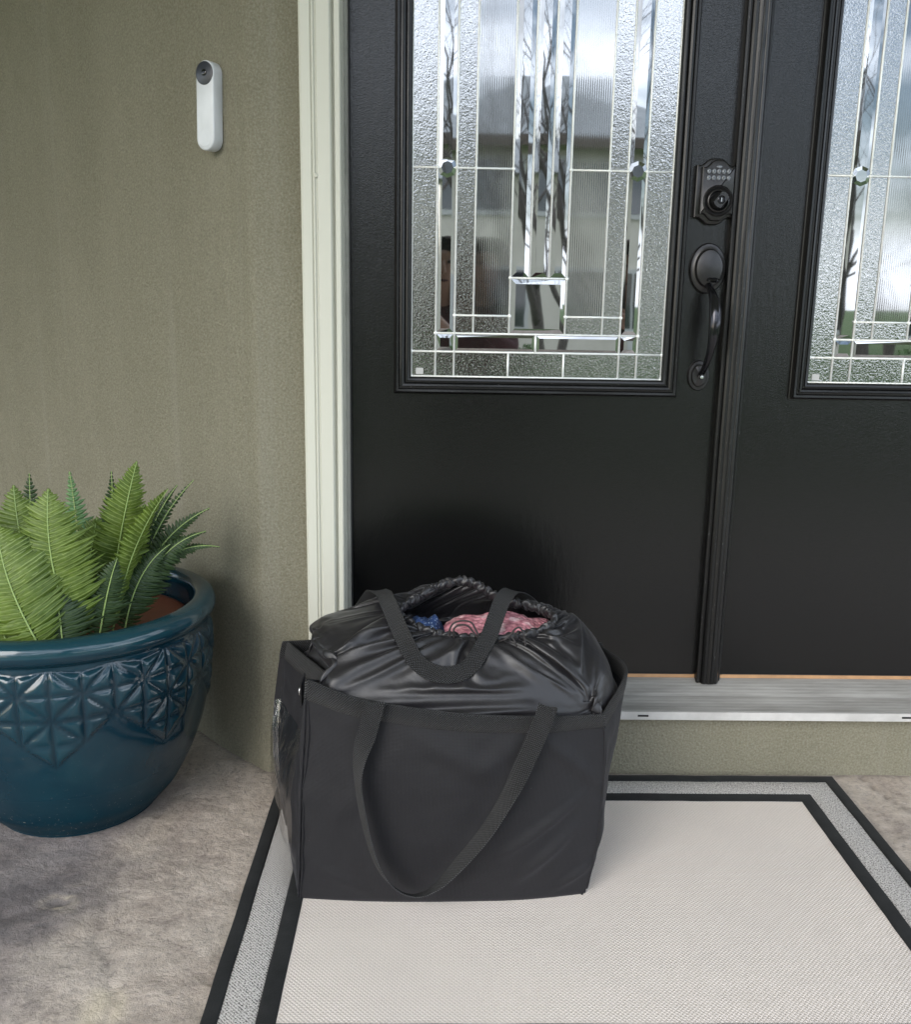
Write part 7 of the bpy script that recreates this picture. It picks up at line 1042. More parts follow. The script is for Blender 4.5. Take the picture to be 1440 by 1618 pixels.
-1,0,-3,3,0,2,2,-4,-1,16,-17,1,3,-3,0,-1,0,2,-8,-6,-3,9,-7,-2,7,-7,14,2,2,1,8,-13,-2,-6,15,-3,2,0,1,0,0,-1,2,0,-5,1,5,0,-3,-1,7,-2,-1,-7,0,4,6,-1,2,-7,-5,1,12,-2,-2,1,-2,6,-13,-3,15,-10,3,-3,10,2,5,-13,-8,-1,12,6,-22,12,-5,-3,21,7,-27,3,15,13,-16,17,-5,1,1,-22,-10,9,2,-11,5,8,-10,15,-13,16,3,-5,-8,-1,4,5,-1,-1,0,3,0,0,0,-1,-1,5,2,-4,5,-2,0,2,-26,6,-1,27,-5,-26,-1,4,10,-8,18,3,-13,16,-3,-5,0,6,-20,21,-3,1,-2,1,-10,-1,12,2,-18,18,0,-7,-9,9,6,-2,-1,1,3,-5,2,-1,1,-3,1,-1,3,-3,2,8,1,-7,3,-1,3,-3,1,-4,2,9,1,-10,-7,8,6,-1,-5,-1,2,3,-11,6,2,-5,11,-21,20,-5,-10,14,-16,16,-11,-5,18,-4,1,1,0,-9,-13,14,1,-1,-9,-5,1,0,0,19,-8,-1,-11,11,-7,-2,-1,1,0,-2,0,1,0,2,-1,-2,7,-6,6,-7,17,-19,2,2,-1,3,-2,6,1,-11,2,-11,9,0,5,-3,0,2,4,-2,-2,-1,1,-1,6,-4,-4,1,4,1,-2,-2,2,2,-3,-2,6,1,-4,3,2,2,-7,-3,2,5,5,-4,2,-11,-1,9,3,-1,-1,3,-1,-1,-13,8,4,-2,-2,4,9,-4,-3,-15,4,0,17,-16,-1,2,-6,10,8,-15,3,26,-10,8,-1,-11,-8,-5,-3,
30,-32,10,-6,1,-7,21,-11,-1,8,-9,21,1,-18,7,-15,17,-3,1,3,1,-1,0,-1,0,6,2,-6,2,2,-2,2,-8,-10,2,14,-4,-16,-2,29,-6,-14,-5,-1,11,12,-13,-2,18,-14,6,6,-24,17,7,-1,-6,2,-6,3,3,1,-11,12,-8,-6,9,-1,4,-8,8,-7,13,-5,-9,2,9,6,-8,12,-6,-10,0,7,2,-8,-1,5,6,-2,-2,6,-3,0,-13,-1,11,3,0,-7,3,5,1,-13,8,1,7,-14,10,-3,0,5,-13,3,-12,14,5,-14,-1,1,13,-12,-3,12,4,-18,-1,11,7,-13,0,5,-4,5,-7,7,-7,1,-4,0,7,-6,-1,1,-3,7,5,-2,-4,6,12,-16,-2,-2,14,-15,6,5,-10,-1,3,3,2,-6,-6,3,3,7,-4,0,-1,-3,1,6,-6,-3,1,8,-6,1,-1,6,-2,-3,-4,10,9,-19,1,10,-8,0,6,2,0,-11,0,7,5,-2,0,-11,-1,8,6,0,-7,3,5,0,-14,1,8,-4,7,-2,5,-1,-3,-12,2,1,10,-13,9,10,-18,9,19,-18,-6,17,-1,-4,-21,5,14,12,-8,-5,-12,27,-6,9,-19,-8,-3,23,-9,-11,3,-1,21,5,-33,8,-1,8,-1,8,-3,2,-1,-2,9,-2,-3,-4,3,-10,6,6,-16,6,7,4,-26,3,22,-9,3,9,-14,-13,4,4,15,5,-27,5,9,10,-2,-22,1,14,12,-10,-10,3,10,-10,-3,3,10,-2,-12,-1,4,1,-8,10,0,11,-3,-2,-6,-3,9,675,1,-1,-2,-3,-2,1,0,-1,-1,
-1,1,-1,-2,-2,-2,-1,0,-1,-1,-2,-2,-2,-1,-1,-1,-2,-1,-1,-2,-2,-1,1,3,4,3,5,6,6,4,4,3,5,5,4,4,4,4,5,3,2,0,2,2,2,1,0,-1,0,0,0,-2,-1,1,0,0,-1,1,0,0,0,2,0,-1,-1,1,1,-1,-1,1,2,1,1,-1,-1,0,1,1,1,0,0,0,0,1,1,0,0,0,2,0,-1,-2,0,2,2,1,-1,-1,0,1,-1,-2,0,1,2,1,-1,-2,0,0,-1,-2,-1,2,0,0,-1,0,0,-1,-1,1,-1,-1,-1,-1,0,0,1,0,-2,-3,-1,1,1,0,-1,-1,0,-1,-1,-1,0,0,-1,-1,0,1,0,0,-2,-1,-2,-3,-3,-3,-2,-2,0,-3,-5,-4,-2,-1,0,-2,-2,-2,-1,0,-1,-1,1,4,5,4,4,4,6,6,5,5,7,6,6,6,7,5,5,5,4,-1,-3,-3,-3,-5,-3,-2,-3,-4,-3,-3,-3,-3,-2,-1,-3,-4,-3,-1,-2,-2,-2,-2,-2,-2,-2,-2,-4,-1,0,-2,-2,-1,-1,-1,-2,-2,-1,-1,11,-1,0,-1,1,0,-1,0,-1,0,0,0,1,0,0,1,1,0,0,1,0,0,0,0,1,0,1,-1,2,-2,1,0,0,-1,-2,3,1,-4,-2,1,-4,2,3,1,1,0,0,0,-2,0,-1,1,-2,0,0,1,1,0,0,0,-1,1,0,-1,0,-1,1,-1,-4,7,4,-3,-2,1,-1,0,1,-1,0,1,1,-2,0,0,-2,0,-2,4,8,-15,-3,-1,4,3,3,-1,-1,-2,-2,2,0,0,0,0,-1,-1,2,0,0,0,2,2,-1,2,-2,-1,0,-1,2,3,-4,3,2,-1,0,-2,-2,-2,1,4,6,-6,13,25,5,-19,-8,
-5,-15,1,3,-1,1,-1,-1,-1,-1,0,0,1,1,0,0,-1,0,-2,6,4,-6,2,-7,-1,-1,1,14,-4,-12,2,3,5,1,2,0,0,-1,1,0,0,1,0,1,0,-1,0,-1,2,0,0,-1,-1,-1,0,0,-1,6,-12,6,8,-2,-10,1,5,1,-1,-3,2,-2,-1,0,2,0,-1,-3,-1,-1,-1,4,2,0,-2,0,1,1,0,-1,1,0,-1,1,-1,-2,1,-1,-1,0,0,2,1,0,1,8,1,1,1,-1,0,0,0,1,-1,-1,-2,-1,2,2,1,0,-1,0,-1,2,0,0,0,1,1,2,-2,-2,-5,6,-2,-1,4,2,3,-2,-3,-2,1,2,-1,-3,0,1,1,-2,0,1,0,0,0,0,0,-1,0,0,1,0,0,1,1,0,-2,-2,0,0,0,2,-1,3,0,-1,0,0,0,-2,3,0,0,-3,2,-2,2,5,-2,5,-14,-14,8,1,4,2,-1,3,3,0,-6,2,1,-1,1,0,-2,0,3,0,0,1,1,0,0,1,-1,0,-1,-1,4,0,-5,1,2,1,-2,-2,0,1,2,-4,-7,4,7,2,-9,12,7,-5,2,3,-26,9,6,-2,-1,-1,-2,2,0,0,-1,2,-1,0,1,-2,2,2,0,8,-6,-1,6,-1,2,-16,10,2,-7,1,1,3,3,-1,-1,-1,-1,0,2,1,-1,0,1,-1,-1,0,0,0,0,-1,0,0,0,1,0,-5,-5,4,8,7,-12,0,1,2,0,1,-4,2,-2,0,-1,1,1,1,-1,-2,-1,-4,-1,2,2,2,0,1,1,1,-1,-1,-1,0,0,1,-1,2,-1,-1,-1,-3,0,1,0,6,-1,0,3,2,1,-1,-1,0,1,1,0,0,-2,-2,0,1,1,0,-1,1,1,0,-1,0,2,4,8,-1,-11,-4,9,-5,1,
5,-2,-6,1,4,-4,2,-2,1,0,0,-6,5,0,0,0,1,0,2,-1,0,-1,0,0,-1,1,0,1,0,-1,0,-1,0,0,1,0,1,-1,-2,2,2,-2,1,0,1,-1,0,-2,-1,1,0,1,6,6,-17,4,7,-14,7,-2,5,-5,1,3,-2,-3,0,0,2,-1,1,-1,-2,3,1,1,-2,0,0,3,-4,3,0,2,-2,-9,8,2,2,0,-3,1,-7,1,0,4,-11,8,-6,6,-19,14,7,1,10,-21,-11,5,13,3,-1,0,0,0,0,2,-4,4,1,-4,3,0,1,2,4,-2,-1,2,1,1,1,13,-11,-5,3,5,-9,2,0,-2,-1,-1,1,-2,-2,1,-1,0,3,1,2,-2,-2,0,0,0,1,1,-2,0,7,14,-16,-21,0,25,-12,2,-1,-1,3,1,-3,3,-2,-1,-2,1,3,1,1,-1,-1,-2,-4,-2,-1,0,0,2,2,1,2,2,0,-1,-2,1,-1,1,0,0,2,-2,-2,-1,12,-1,-2,-4,0,2,1,2,1,0,-2,0,0,2,1,-1,-3,-2,1,2,0,0,1,1,-1,0,1,6,11,1,-6,-14,12,-3,-7,-5,4,1,-13,9,0,6,0,1,-7,5,-2,0,0,1,1,0,0,1,0,0,-1,0,0,-1,0,0,1,1,-1,0,-2,-1,1,0,2,0,-1,2,-5,2,2,0,-2,0,2,-1,-3,9,-6,3,-5,-1,13,-17,-6,22,-12,7,-1,-3,-1,8,2,-1,-2,-8,11,-8,-3,3,2,-4,-3,-2,6,-1,-5,-2,7,-3,5,0,0,7,-18,-2,6,8,1,-8,11,-2,-8,9,0,-2,2,5,-19,-30,-16,-1,41,24,-14,-12,0,4,13,3,-7,-1,2,0,0,-1,2,-2,2,0,0,-1,
5,4,-3,-2,0,2,2,1,18,-23,-1,6,0,-14,7,1,-1,3,-2,4,-3,1,-2,2,0,0,-4,1,-3,1,0,1,4,-1,-5,37,-14,1,-16,0,-7,1,3,-1,-2,3,-5,7,-1,-3,3,-2,-2,-2,1,3,2,0,-1,0,0,0,-2,-2,-3,-3,0,1,1,2,3,3,1,-1,-1,-1,-1,0,0,1,1,-1,9,0,0,1,-2,-2,-1,-1,1,1,4,1,0,-1,-1,-1,1,2,-1,0,-2,0,0,1,-3,1,2,8,-6,12,-2,3,-13,8,2,-8,-3,-7,10,-4,2,-1,-1,0,5,-4,1,0,1,0,0,1,0,0,0,-1,0,0,1,-1,0,-1,0,1,1,-1,0,-1,-2,-1,2,0,3,-4,3,-6,6,-5,1,1,1,1,2,2,2,-7,3,-4,1,3,-18,0,8,3,3,-4,0,-3,8,0,2,8,-4,4,-5,1,-4,-3,-1,3,-2,-2,-10,1,7,4,4,7,2,4,-4,4,-21,-1,6,6,-7,1,9,-4,4,-13,-13,-3,27,-5,1,-21,2,1,17,1,-17,24,-29,16,5,-4,4,-6,5,0,-6,6,0,-2,2,-6,5,2,2,0,-9,7,0,-6,13,9,-23,-24,25,6,2,0,2,-3,0,-2,3,-1,2,-2,-2,-2,3,0,1,1,0,0,-1,7,21,-26,2,-8,11,7,-8,-10,6,-1,0,0,0,-8,9,-2,-4,3,-1,1,-2,-2,0,2,1,1,1,-1,0,-1,-1,-1,-3,-2,-1,-1,0,1,2,2,2,1,1,-1,-2,0,-1,1,8,-1,0,2,3,0,0,-2,-3,-1,-1,0,1,2,3,2,0,-2,-2,0,1,0,-1,-1,2,-2,-2,2,8,-18,-10,17,13,-15,12,-2,-1,0,3,-7,
4,-1,1,0,1,1,-2,1,0,0,-1,-1,0,-1,0,0,0,1,1,1,-2,-1,0,0,1,2,0,-1,0,-2,-3,1,1,-2,-2,4,8,-3,-8,2,-2,4,-1,-5,8,-3,-11,13,-6,-1,17,-18,-3,-4,-7,14,12,-5,-2,-2,1,1,-7,10,0,2,3,-13,6,2,-12,-1,23,26,-29,9,-1,-16,4,-5,14,-6,25,-14,-17,4,-3,-7,-9,3,-2,11,-6,-20,-17,32,-13,17,-19,19,-9,9,-5,4,22,-20,13,0,-2,-1,-6,-1,7,-1,-1,2,1,-2,-3,4,0,-6,11,-15,14,-13,7,18,-9,-6,-18,16,-7,6,-2,4,3,-3,-4,-3,3,-1,-2,2,0,-3,5,-3,2,7,-4,6,3,-4,8,-15,7,-4,-3,6,-1,-3,3,-1,1,-1,-11,11,-1,-3,6,-3,0,0,-4,-2,2,3,2,0,-2,0,1,0,0,-2,-2,-1,-1,-3,-1,0,2,2,2,2,1,-1,-1,-1,9,0,0,-1,0,0,0,1,2,0,1,-1,-1,-2,-1,-1,0,0,1,0,0,1,0,0,0,-1,-7,-3,-2,6,-5,-23,9,18,-11,26,-13,10,-5,5,0,1,1,-3,-1,3,0,0,-1,-1,-1,1,-1,0,0,0,0,0,0,1,0,0,-1,1,0,1,1,0,0,-1,-7,4,16,-5,6,-5,-26,19,-11,-12,16,2,-5,-6,2,5,5,-2,4,15,-12,-2,-8,-11,9,3,-1,0,1,2,3,-8,2,0,13,-13,-2,11,5,-15,7,8,3,-2,20,-30,-18,18,-8,12,-15,8,2,5,7,-33,1,16,7,-4,-5,-16,25,5,1,4,18,-31,-20,22,
6,-34,45,3,4,-3,-23,15,-10,-3,-3,-5,7,2,-4,6,-5,0,0,0,1,3,0,3,-3,0,-3,13,-2,-1,-3,-10,6,0,0,0,0,-1,0,2,-3,0,5,-2,-1,0,-2,0,1,1,-2,7,-2,-10,-2,18,-10,-3,3,-6,5,-1,-3,1,3,1,0,-12,12,0,-2,4,-4,-1,2,-1,-2,-2,1,3,2,1,-1,0,-1,0,1,0,-1,-2,-2,-2,-2,-1,1,1,2,3,2,0,7,2,2,0,0,0,0,-1,-2,1,-1,0,-1,0,0,2,0,1,-1,-1,1,0,0,0,-1,0,2,-10,4,27,-1,-14,-13,-13,-1,2,22,-9,9,-2,0,-1,2,2,-1,-1,1,-1,0,-2,1,-1,1,0,0,0,0,0,0,-1,1,-1,0,0,0,2,-1,2,0,-2,1,8,7,22,-11,-8,-22,-17,6,9,6,-13,14,1,-19,-6,15,7,-10,24,25,-33,-12,34,-40,-6,10,1,3,2,-3,-2,10,-4,0,8,-13,-3,5,3,0,-16,15,-18,-8,31,-10,4,10,-28,32,-14,-17,17,17,25,-12,-22,-12,1,14,10,-13,-10,8,-5,-36,22,4,-21,5,46,-21,9,11,10,-8,-37,19,-7,-2,-2,1,7,5,-8,5,-3,-2,2,4,3,-3,1,-1,-4,9,-6,-12,5,-11,14,3,3,1,-5,-6,5,5,2,-2,1,-1,20,-1,2,-17,-1,-4,-14,24,15,-19,2,-24,4,9,7,-5,-1,3,-14,10,-2,1,3,0,0,-9,12,-3,-3,4,-3,-1,4,0,-1,-1,-3,0,2,2,0,0,0,0,0,0,0,0,-1,-1,-2,-2,-1,-1,0,1,
2,2,0,0,1,0,1,1,3,2,-1,0,1,1,0,-1,-1,0,-1,1,1,-1,-1,1,0,1,-3,3,2,-2,-15,40,20,-12,-29,-2,-32,19,13,1,1,-4,3,-1,-3,2,0,-1,0,0,2,0,0,0,0,0,0,0,0,-1,1,0,2,-1,-2,0,-2,3,-1,0,-1,4,-15,16,23,-1,-21,-4,-13,9,1,-27,17,10,6,-2,-4,-21,21,30,-48,23,28,-26,-40,25,7,-14,9,-6,19,-9,4,-2,-2,-3,4,5,0,-11,6,-14,11,-4,-17,29,-22,36,-27,15,11,-30,7,-5,-13,18,11,4,-14,-1,0,1,7,15,0,-18,-22,31,-6,3,1,1,-22,26,-5,1,8,9,-19,-14,12,-3,-3,-4,5,4,0,-3,2,2,-1,3,-5,7,-2,2,-2,3,0,23,-24,0,-12,9,-7,0,5,5,-2,1,16,2,1,-1,-19,-1,0,15,5,1,21,-13,-18,-5,-12,1,-1,9,-26,18,3,0,3,-9,2,1,2,4,-1,-3,-9,11,-3,-4,8,-2,-5,5,2,-1,0,-1,-4,-1,1,2,2,0,1,0,-1,-1,1,-1,1,-1,-1,-1,-1,-2,-1,9,-1,-1,-1,-2,-1,0,0,-1,1,0,1,1,1,1,2,0,1,1,0,1,1,0,0,0,-1,-2,6,-7,-6,-6,22,16,4,-9,-6,-25,6,-4,10,3,-2,-1,2,1,-1,-1,-1,0,0,1,0,-2,0,0,1,0,0,0,0,1,-1,2,0,-1,-1,-1,1,-2,5,-21,-10,3,-1,21,6,6,-14,-2,9,1,15,-21,-5,10,8,-8,-29,1,33,-25,20,27,-21,-17,-13,10,33,
-20,-23,-1,13,2,0,-11,9,5,4,-6,-1,1,-25,11,19,-15,10,-10,8,-15,-6,21,3,2,3,-30,8,-5,15,19,2,-8,-1,-32,24,7,7,-12,23,3,-1,-5,-9,3,-8,0,-19,16,25,-18,-5,0,-9,3,9,9,-27,13,11,-4,-9,10,-1,-3,8,-11,8,-29,27,10,9,-2,-12,-9,6,0,-1,1,18,-2,-17,1,1,0,-1,0,-1,0,0,29,-21,-3,-9,0,-6,23,-14,-15,18,-7,0,-3,10,-6,-4,3,1,2,3,0,-6,-8,12,-1,-5,8,-1,-8,-1,4,1,0,2,1,-3,-3,-1,2,1,1,3,1,-1,0,0,-1,-1,0,0,1,-1,10,1,0,0,1,-1,-1,0,1,0,0,0,0,0,1,-1,1,1,0,0,-1,0,1,0,0,3,-10,-18,2,-2,2,-7,15,25,-3,28,-13,-22,1,-2,-1,0,0,-2,0,4,0,1,-1,0,-1,0,0,-1,-1,-1,0,0,0,0,1,2,-2,2,0,-1,0,0,-3,0,10,-5,-52,-1,1,16,12,21,4,3,4,8,15,-14,-14,-7,26,-35,-2,5,-2,-15,24,16,-6,-9,4,-26,22,-14,20,-38,0,24,3,-7,-5,-5,10,-10,24,5,-46,-7,13,24,-17,9,12,7,-25,-21,31,-4,-5,-8,31,4,-17,-7,-7,8,20,8,20,-31,25,-13,13,1,-10,18,-29,-15,-5,-3,-2,14,13,-13,-12,13,-1,11,-2,31,-31,6,13,-15,-10,2,1,-6,11,-1,2,-17,16,24,-19,0,-13,20,-6,7,0,-14,0,-1,0,-1,2,
-1,1,-1,1,26,-26,5,-8,-3,8,-6,-17,23,-6,7,-10,14,-8,-3,3,-3,-9,6,2,3,1,0,-7,-4,12,-2,-5,6,-1,-1,-6,0,0,5,0,1,1,-1,-2,-2,0,0,1,2,2,0,1,-1,-1,-1,0,0,12,-1,0,0,-1,0,1,0,0,1,0,0,-1,0,-1,-1,2,0,2,-1,-1,0,0,1,1,0,-2,-2,-10,-6,-19,2,-17,27,21,-5,16,-7,2,-5,3,3,-2,-1,1,-2,0,0,0,0,0,0,0,0,0,0,1,-1,0,0,-1,1,1,-1,-3,0,-1,-2,6,2,0,23,-1,-52,-13,26,27,16,5,-17,2,-11,-19,16,-20,31,-21,9,-22,-15,-12,11,-5,28,8,2,-5,8,0,8,-1,18,-43,-11,16,13,2,-10,-16,20,7,8,-30,7,-24,12,21,-2,-1,3,24,-9,-42,21,1,-20,2,-6,20,-13,32,-9,2,-8,30,28,-37,18,-17,5,-4,-13,-36,19,7,7,-30,-5,16,6,2,11,7,-8,14,9,10,-23,6,22,-23,-16,-2,6,-1,0,5,1,-8,1,31,-11,2,-29,24,-14,2,-1,0,-1,-1,0,-1,1,0,4,13,-14,0,-8,-1,6,-11,-5,14,-17,20,-7,-6,-7,11,6,-3,5,-2,-11,8,2,3,1,0,-8,-1,9,-3,-5,7,-4,3,-3,2,-7,5,3,1,-1,-1,1,1,0,-2,-2,-1,0,1,2,1,0,0,0,10,0,0,0,1,0,1,-1,1,-1,0,-1,2,0,-1,0,-1,1,1,0,0,-1,0,0,-1,-7,9,-5,6,9,-12,-20,0,-11,7,15,-8,18,0,0,-5,
-4,1,7,-2,1,1,-1,0,0,-1,1,1,0,0,1,0,0,0,1,1,-2,0,0,0,0,-3,2,-1,-9,12,1,16,-10,-12,-25,30,17,5,-26,-4,-3,17,4,15,-18,-10,11,8,-23,-6,-2,-7,-17,24,2,16,8,-6,9,-31,15,10,-22,2,0,-2,14,3,-5,-7,14,3,-35,35,-30,13,1,-2,6,6,-1,-22,-5,-1,15,-25,30,-4,-12,-6,27,25,-19,-11,22,23,-12,-30,-23,23,4,16,-21,12,11,3,-21,-29,2,31,-10,10,-18,-10,17,17,2,-16,6,15,1,-24,3,-6,8,3,-11,0,11,5,13,5,-8,-8,-9,2,-1,2,-1,-1,-1,0,1,22,1,-15,-13,-1,-10,10,0,-15,7,-6,-3,11,-9,19,-7,-6,10,7,-4,2,-3,-13,10,2,3,0,-2,-8,3,6,-1,-6,8,-5,5,-5,4,-9,4,2,4,0,-2,-2,-2,1,2,0,0,-3,-1,0,2,0,2,5,0,1,0,-1,2,-1,1,-1,0,0,1,1,1,1,0,0,0,0,1,0,0,-1,-2,-3,6,-2,5,-9,9,-3,0,2,-19,0,-2,20,-1,-4,2,-1,2,0,-4,1,0,0,0,0,-1,1,0,0,1,0,0,0,0,0,-1,0,-1,-1,-1,2,-3,-3,8,1,1,-1,-2,-28,9,-6,28,-37,5,30,12,-16,-30,35,4,-2,8,0,-12,7,20,1,-9,4,-33,-7,36,11,-15,-22,9,28,-24,9,8,4,-20,-5,-7,-3,0,-18,10,37,6,-16,-10,-11,-8,-19,12,-13,7,28,-13,6,-5,13,-9,-21,20,
-31,7,9,14,-5,-1,41,9,-3,-26,-34,33,30,-24,6,-14,24,-17,5,-4,1,50,-4,-8,-28,-64,1,33,4,-16,-9,22,21,-12,4,-4,-1,11,1,-10,6,2,-5,15,-12,15,9,0,-2,-21,1,-4,1,27,-23,0,1,-9,-8,9,-14,-13,0,4,8,25,-8,-4,0,-1,-1,-6,12,3,-2,2,-3,-14,11,3,2,0,-5,-7,7,4,1,-7,6,-5,6,-6,5,-7,-2,-1,2,1,5,1,-2,-2,-1,0,4,1,1,-1,-2,-2,9,1,1,0,0,-1,0,-1,0,-1,1,1,0,2,1,0,-2,0,-1,2,-1,1,-5,0,4,-6,3,0,3,-3,16,1,-23,13,-10,-4,-5,4,6,0,2,0,2,2,0,0,-1,-1,0,0,0,-1,0,0,1,1,-1,0,0,0,0,1,0,-1,1,-1,3,4,6,-8,-8,-12,5,-6,1,-11,-6,5,3,31,8,-12,-29,4,17,-1,7,9,-6,-1,-4,-11,11,16,-3,-9,-1,10,3,-18,-9,12,7,-8,-35,4,18,22,-1,-25,19,4,-14,4,-12,3,-9,3,-2,-10,3,0,0,4,6,1,15,1,-17,12,25,-21,-29,-36,27,17,-16,5,18,7,8,-5,6,5,-41,35,4,6,2,35,0,-38,7,-21,10,3,-45,-15,5,34,3,3,12,2,0,-6,2,-3,-3,9,-3,4,-2,2,-8,-2,5,6,-5,28,-30,2,22,-22,8,-13,-7,5,3,-3,3,-11,5,12,0,-2,-18,15,4,3,-4,-15,4,11,2,-3,3,-6,-11,12,3,1,0,-8,-3,9,1,1,-6,4,-4,6,-5,4,-2,-2,-3,
0,-3,7,2,1,1,-2,-4,0,0,0,3,1,4,1,0,0,1,1,1,1,0,2,1,0,-1,-2,0,2,1,-1,0,-3,3,-6,5,2,-9,9,-6,0,2,5,-4,10,10,-14,0,-3,0,0,-7,-1,-1,-1,-1,0,0,1,1,2,0,1,1,1,0,0,0,-1,1,0,1,-1,0,1,0,0,-1,2,-1,2,-4,-5,13,2,1,2,-12,-29,19,-10,-40,39,19,-21,-13,17,26,-20,9,26,-21,-13,0,9,-14,28,-13,8,-40,1,27,-10,25,1,11,20,1,-49,-9,7,9,10,7,7,12,-12,-15,-29,-1,1,13,9,-10,0,12,-6,-11,13,-11,-4,39,-11,5,37,-24,-43,-40,20,14,0,-9,-18,45,-20,9,26,-38,-11,19,48,10,-21,-3,1,-50,8,0,13,19,-3,-31,-19,45,2,-6,8,0,-4,0,-5,8,-9,5,-4,9,-6,12,3,-6,-4,-6,1,25,-1,-25,8,-7,-5,1,9,-2,0,-2,-1,6,-3,5,-17,5,9,1,-4,2,-3,-12,6,10,1,-5,3,-10,-7,15,4,0,-1,-10,-1,9,-1,2,-5,1,0,5,-6,5,-1,-1,-2,-4,2,0,-2,3,3,2,0,-2,-2,-3,-2,13,-1,-2,0,0,1,0,-1,1,0,-1,-1,-1,0,2,0,1,-1,-2,1,-3,6,-2,-9,12,-4,-5,7,2,-6,1,5,-2,8,-1,-12,-3,5,4,0,1,-1,-2,0,-1,0,0,0,-1,0,0,1,1,1,0,0,-1,-1,0,0,1,-2,-1,-2,-1,-1,3,-10,-1,6,-7,0,12,-19,11,2,8,2,10,-63,18,17,-10,-13,34,
5,-2,-33,36,9,-2,-7,12,-24,26,-11,0,-35,-35,19,11,33,15,-1,7,17,-38,-2,3,10,-17,-10,5,38,-7,13,-32,-18,-18,15,13,8,-7,6,15,-11,1,-10,19,19,-8,-25,23,-16,-26,-14,16,-4,-4,26,-46,20,28,-16,20,-33,-4,-2,31,1,-11,-9,-2,33,-14,4,28,10,-9,-21,-16,10,8,-5,-3,3,-1,1,-6,10,-8,7,-7,7,-4,10,-12,-9,21,-11,8,-6,6,-20,2,7,-2,4,-4,-7,-3,10,7,-6,3,-9,6,5,-4,6,-3,2,-14,-1,10,7,0,-3,2,-13,-3,15,3,0,-3,-10,3,9,-2,0,-3,-1,0,6,-5,4,0,-1,-1,-10,10,0,-6,-3,3,3,3,0,1,1,1,-2,0,1,1,0,1,1,1,1,2,0,2,0,0,0,0,0,0,-1,4,-7,-6,14,-2,-9,10,-3,-2,-4,8,0,-2,1,-1,-1,-1,-5,-1,-1,0,1,1,-1,1,0,1,0,2,0,0,0,0,0,1,2,2,0,-1,1,-1,0,0,0,-1,3,-4,0,-4,3,-19,12,16,6,-16,22,6,15,-18,-28,-26,8,29,-11,-17,11,-14,52,-14,-5,2,7,-1,14,-23,-1,-14,7,17,-28,-17,-2,4,4,7,24,1,-8,16,13,-26,-20,-17,1,18,18,29,-9,-22,3,23,-2,-26,4,1,11,-20,4,-1,-6,20,-18,-16,19,-1,-8,-24,8,16,7,0,-17,-30,36,2,20,-7,-12,-29,12,22,13,3,-22,-2,9,-7,-9,33,-2,-1,-8,0,7,-11,
9,-4,0,2,-8,11,-5,7,-9,7,-11,-1,8,-12,13,-7,0,7,2,-8,-1,6,-13,0,6,10,-1,-6,7,-6,-3,5,-5,8,-1,0,-1,-1,-16,0,16,6,-1,-2,-1,-13,-1,16,2,0,-6,-8,6,5,-1,0,-3,1,1,2,-4,4,-1,0,2,-11,9,1,-1,-8,-2,2,6,-6,0,5,2,2,-1,0,0,-1,1,0,1,0,0,0,1,-1,0,-1,2,2,0,-13,-2,15,1,-10,6,2,1,-7,4,2,-4,3,1,0,-2,-3,1,-1,0,1,-1,1,0,0,0,1,1,0,0,1,-1,0,-2,-2,-1,1,5,1,0,-1,0,0,1,1,-3,3,-8,-12,-5,8,-8,15,33,-8,-10,19,-13,-11,16,-12,2,-22,-3,18,4,-11,-28,24,0,-1,26,0,10,-7,-35,9,12,9,6,-20,5,-37,-19,-1,19,40,-10,1,2,25,-23,1,-24,-5,8,-4,41,22,-12,-15,14,10,-24,-2,-17,-8,4,5,12,-20,-8,2,28,0,-5,-15,0,0,15,-6,2,-37,-22,36,-13,7,11,-16,-5,-3,15,5,1,9,17,-27,-12,-1,20,5,2,4,5,0,-6,4,-2,-1,3,-8,10,-5,8,-8,6,-5,-3,5,-10,6,5,-16,20,-3,-3,0,1,-8,11,-2,-13,4,7,-9,6,4,-4,4,-2,-1,1,3,-8,-8,-1,17,2,-1,0,-5,-10,3,12,1,0,-8,-5,10,2,1,-2,-2,0,1,1,-3,4,-1,0,1,-10,8,1,0,-3,4,-9,6,-3,9,0,0,1,1,0,0,-1,0,1,-3,1,1,1,0,-1,0,4,-7,-11,4,12,-1,-7,-1,
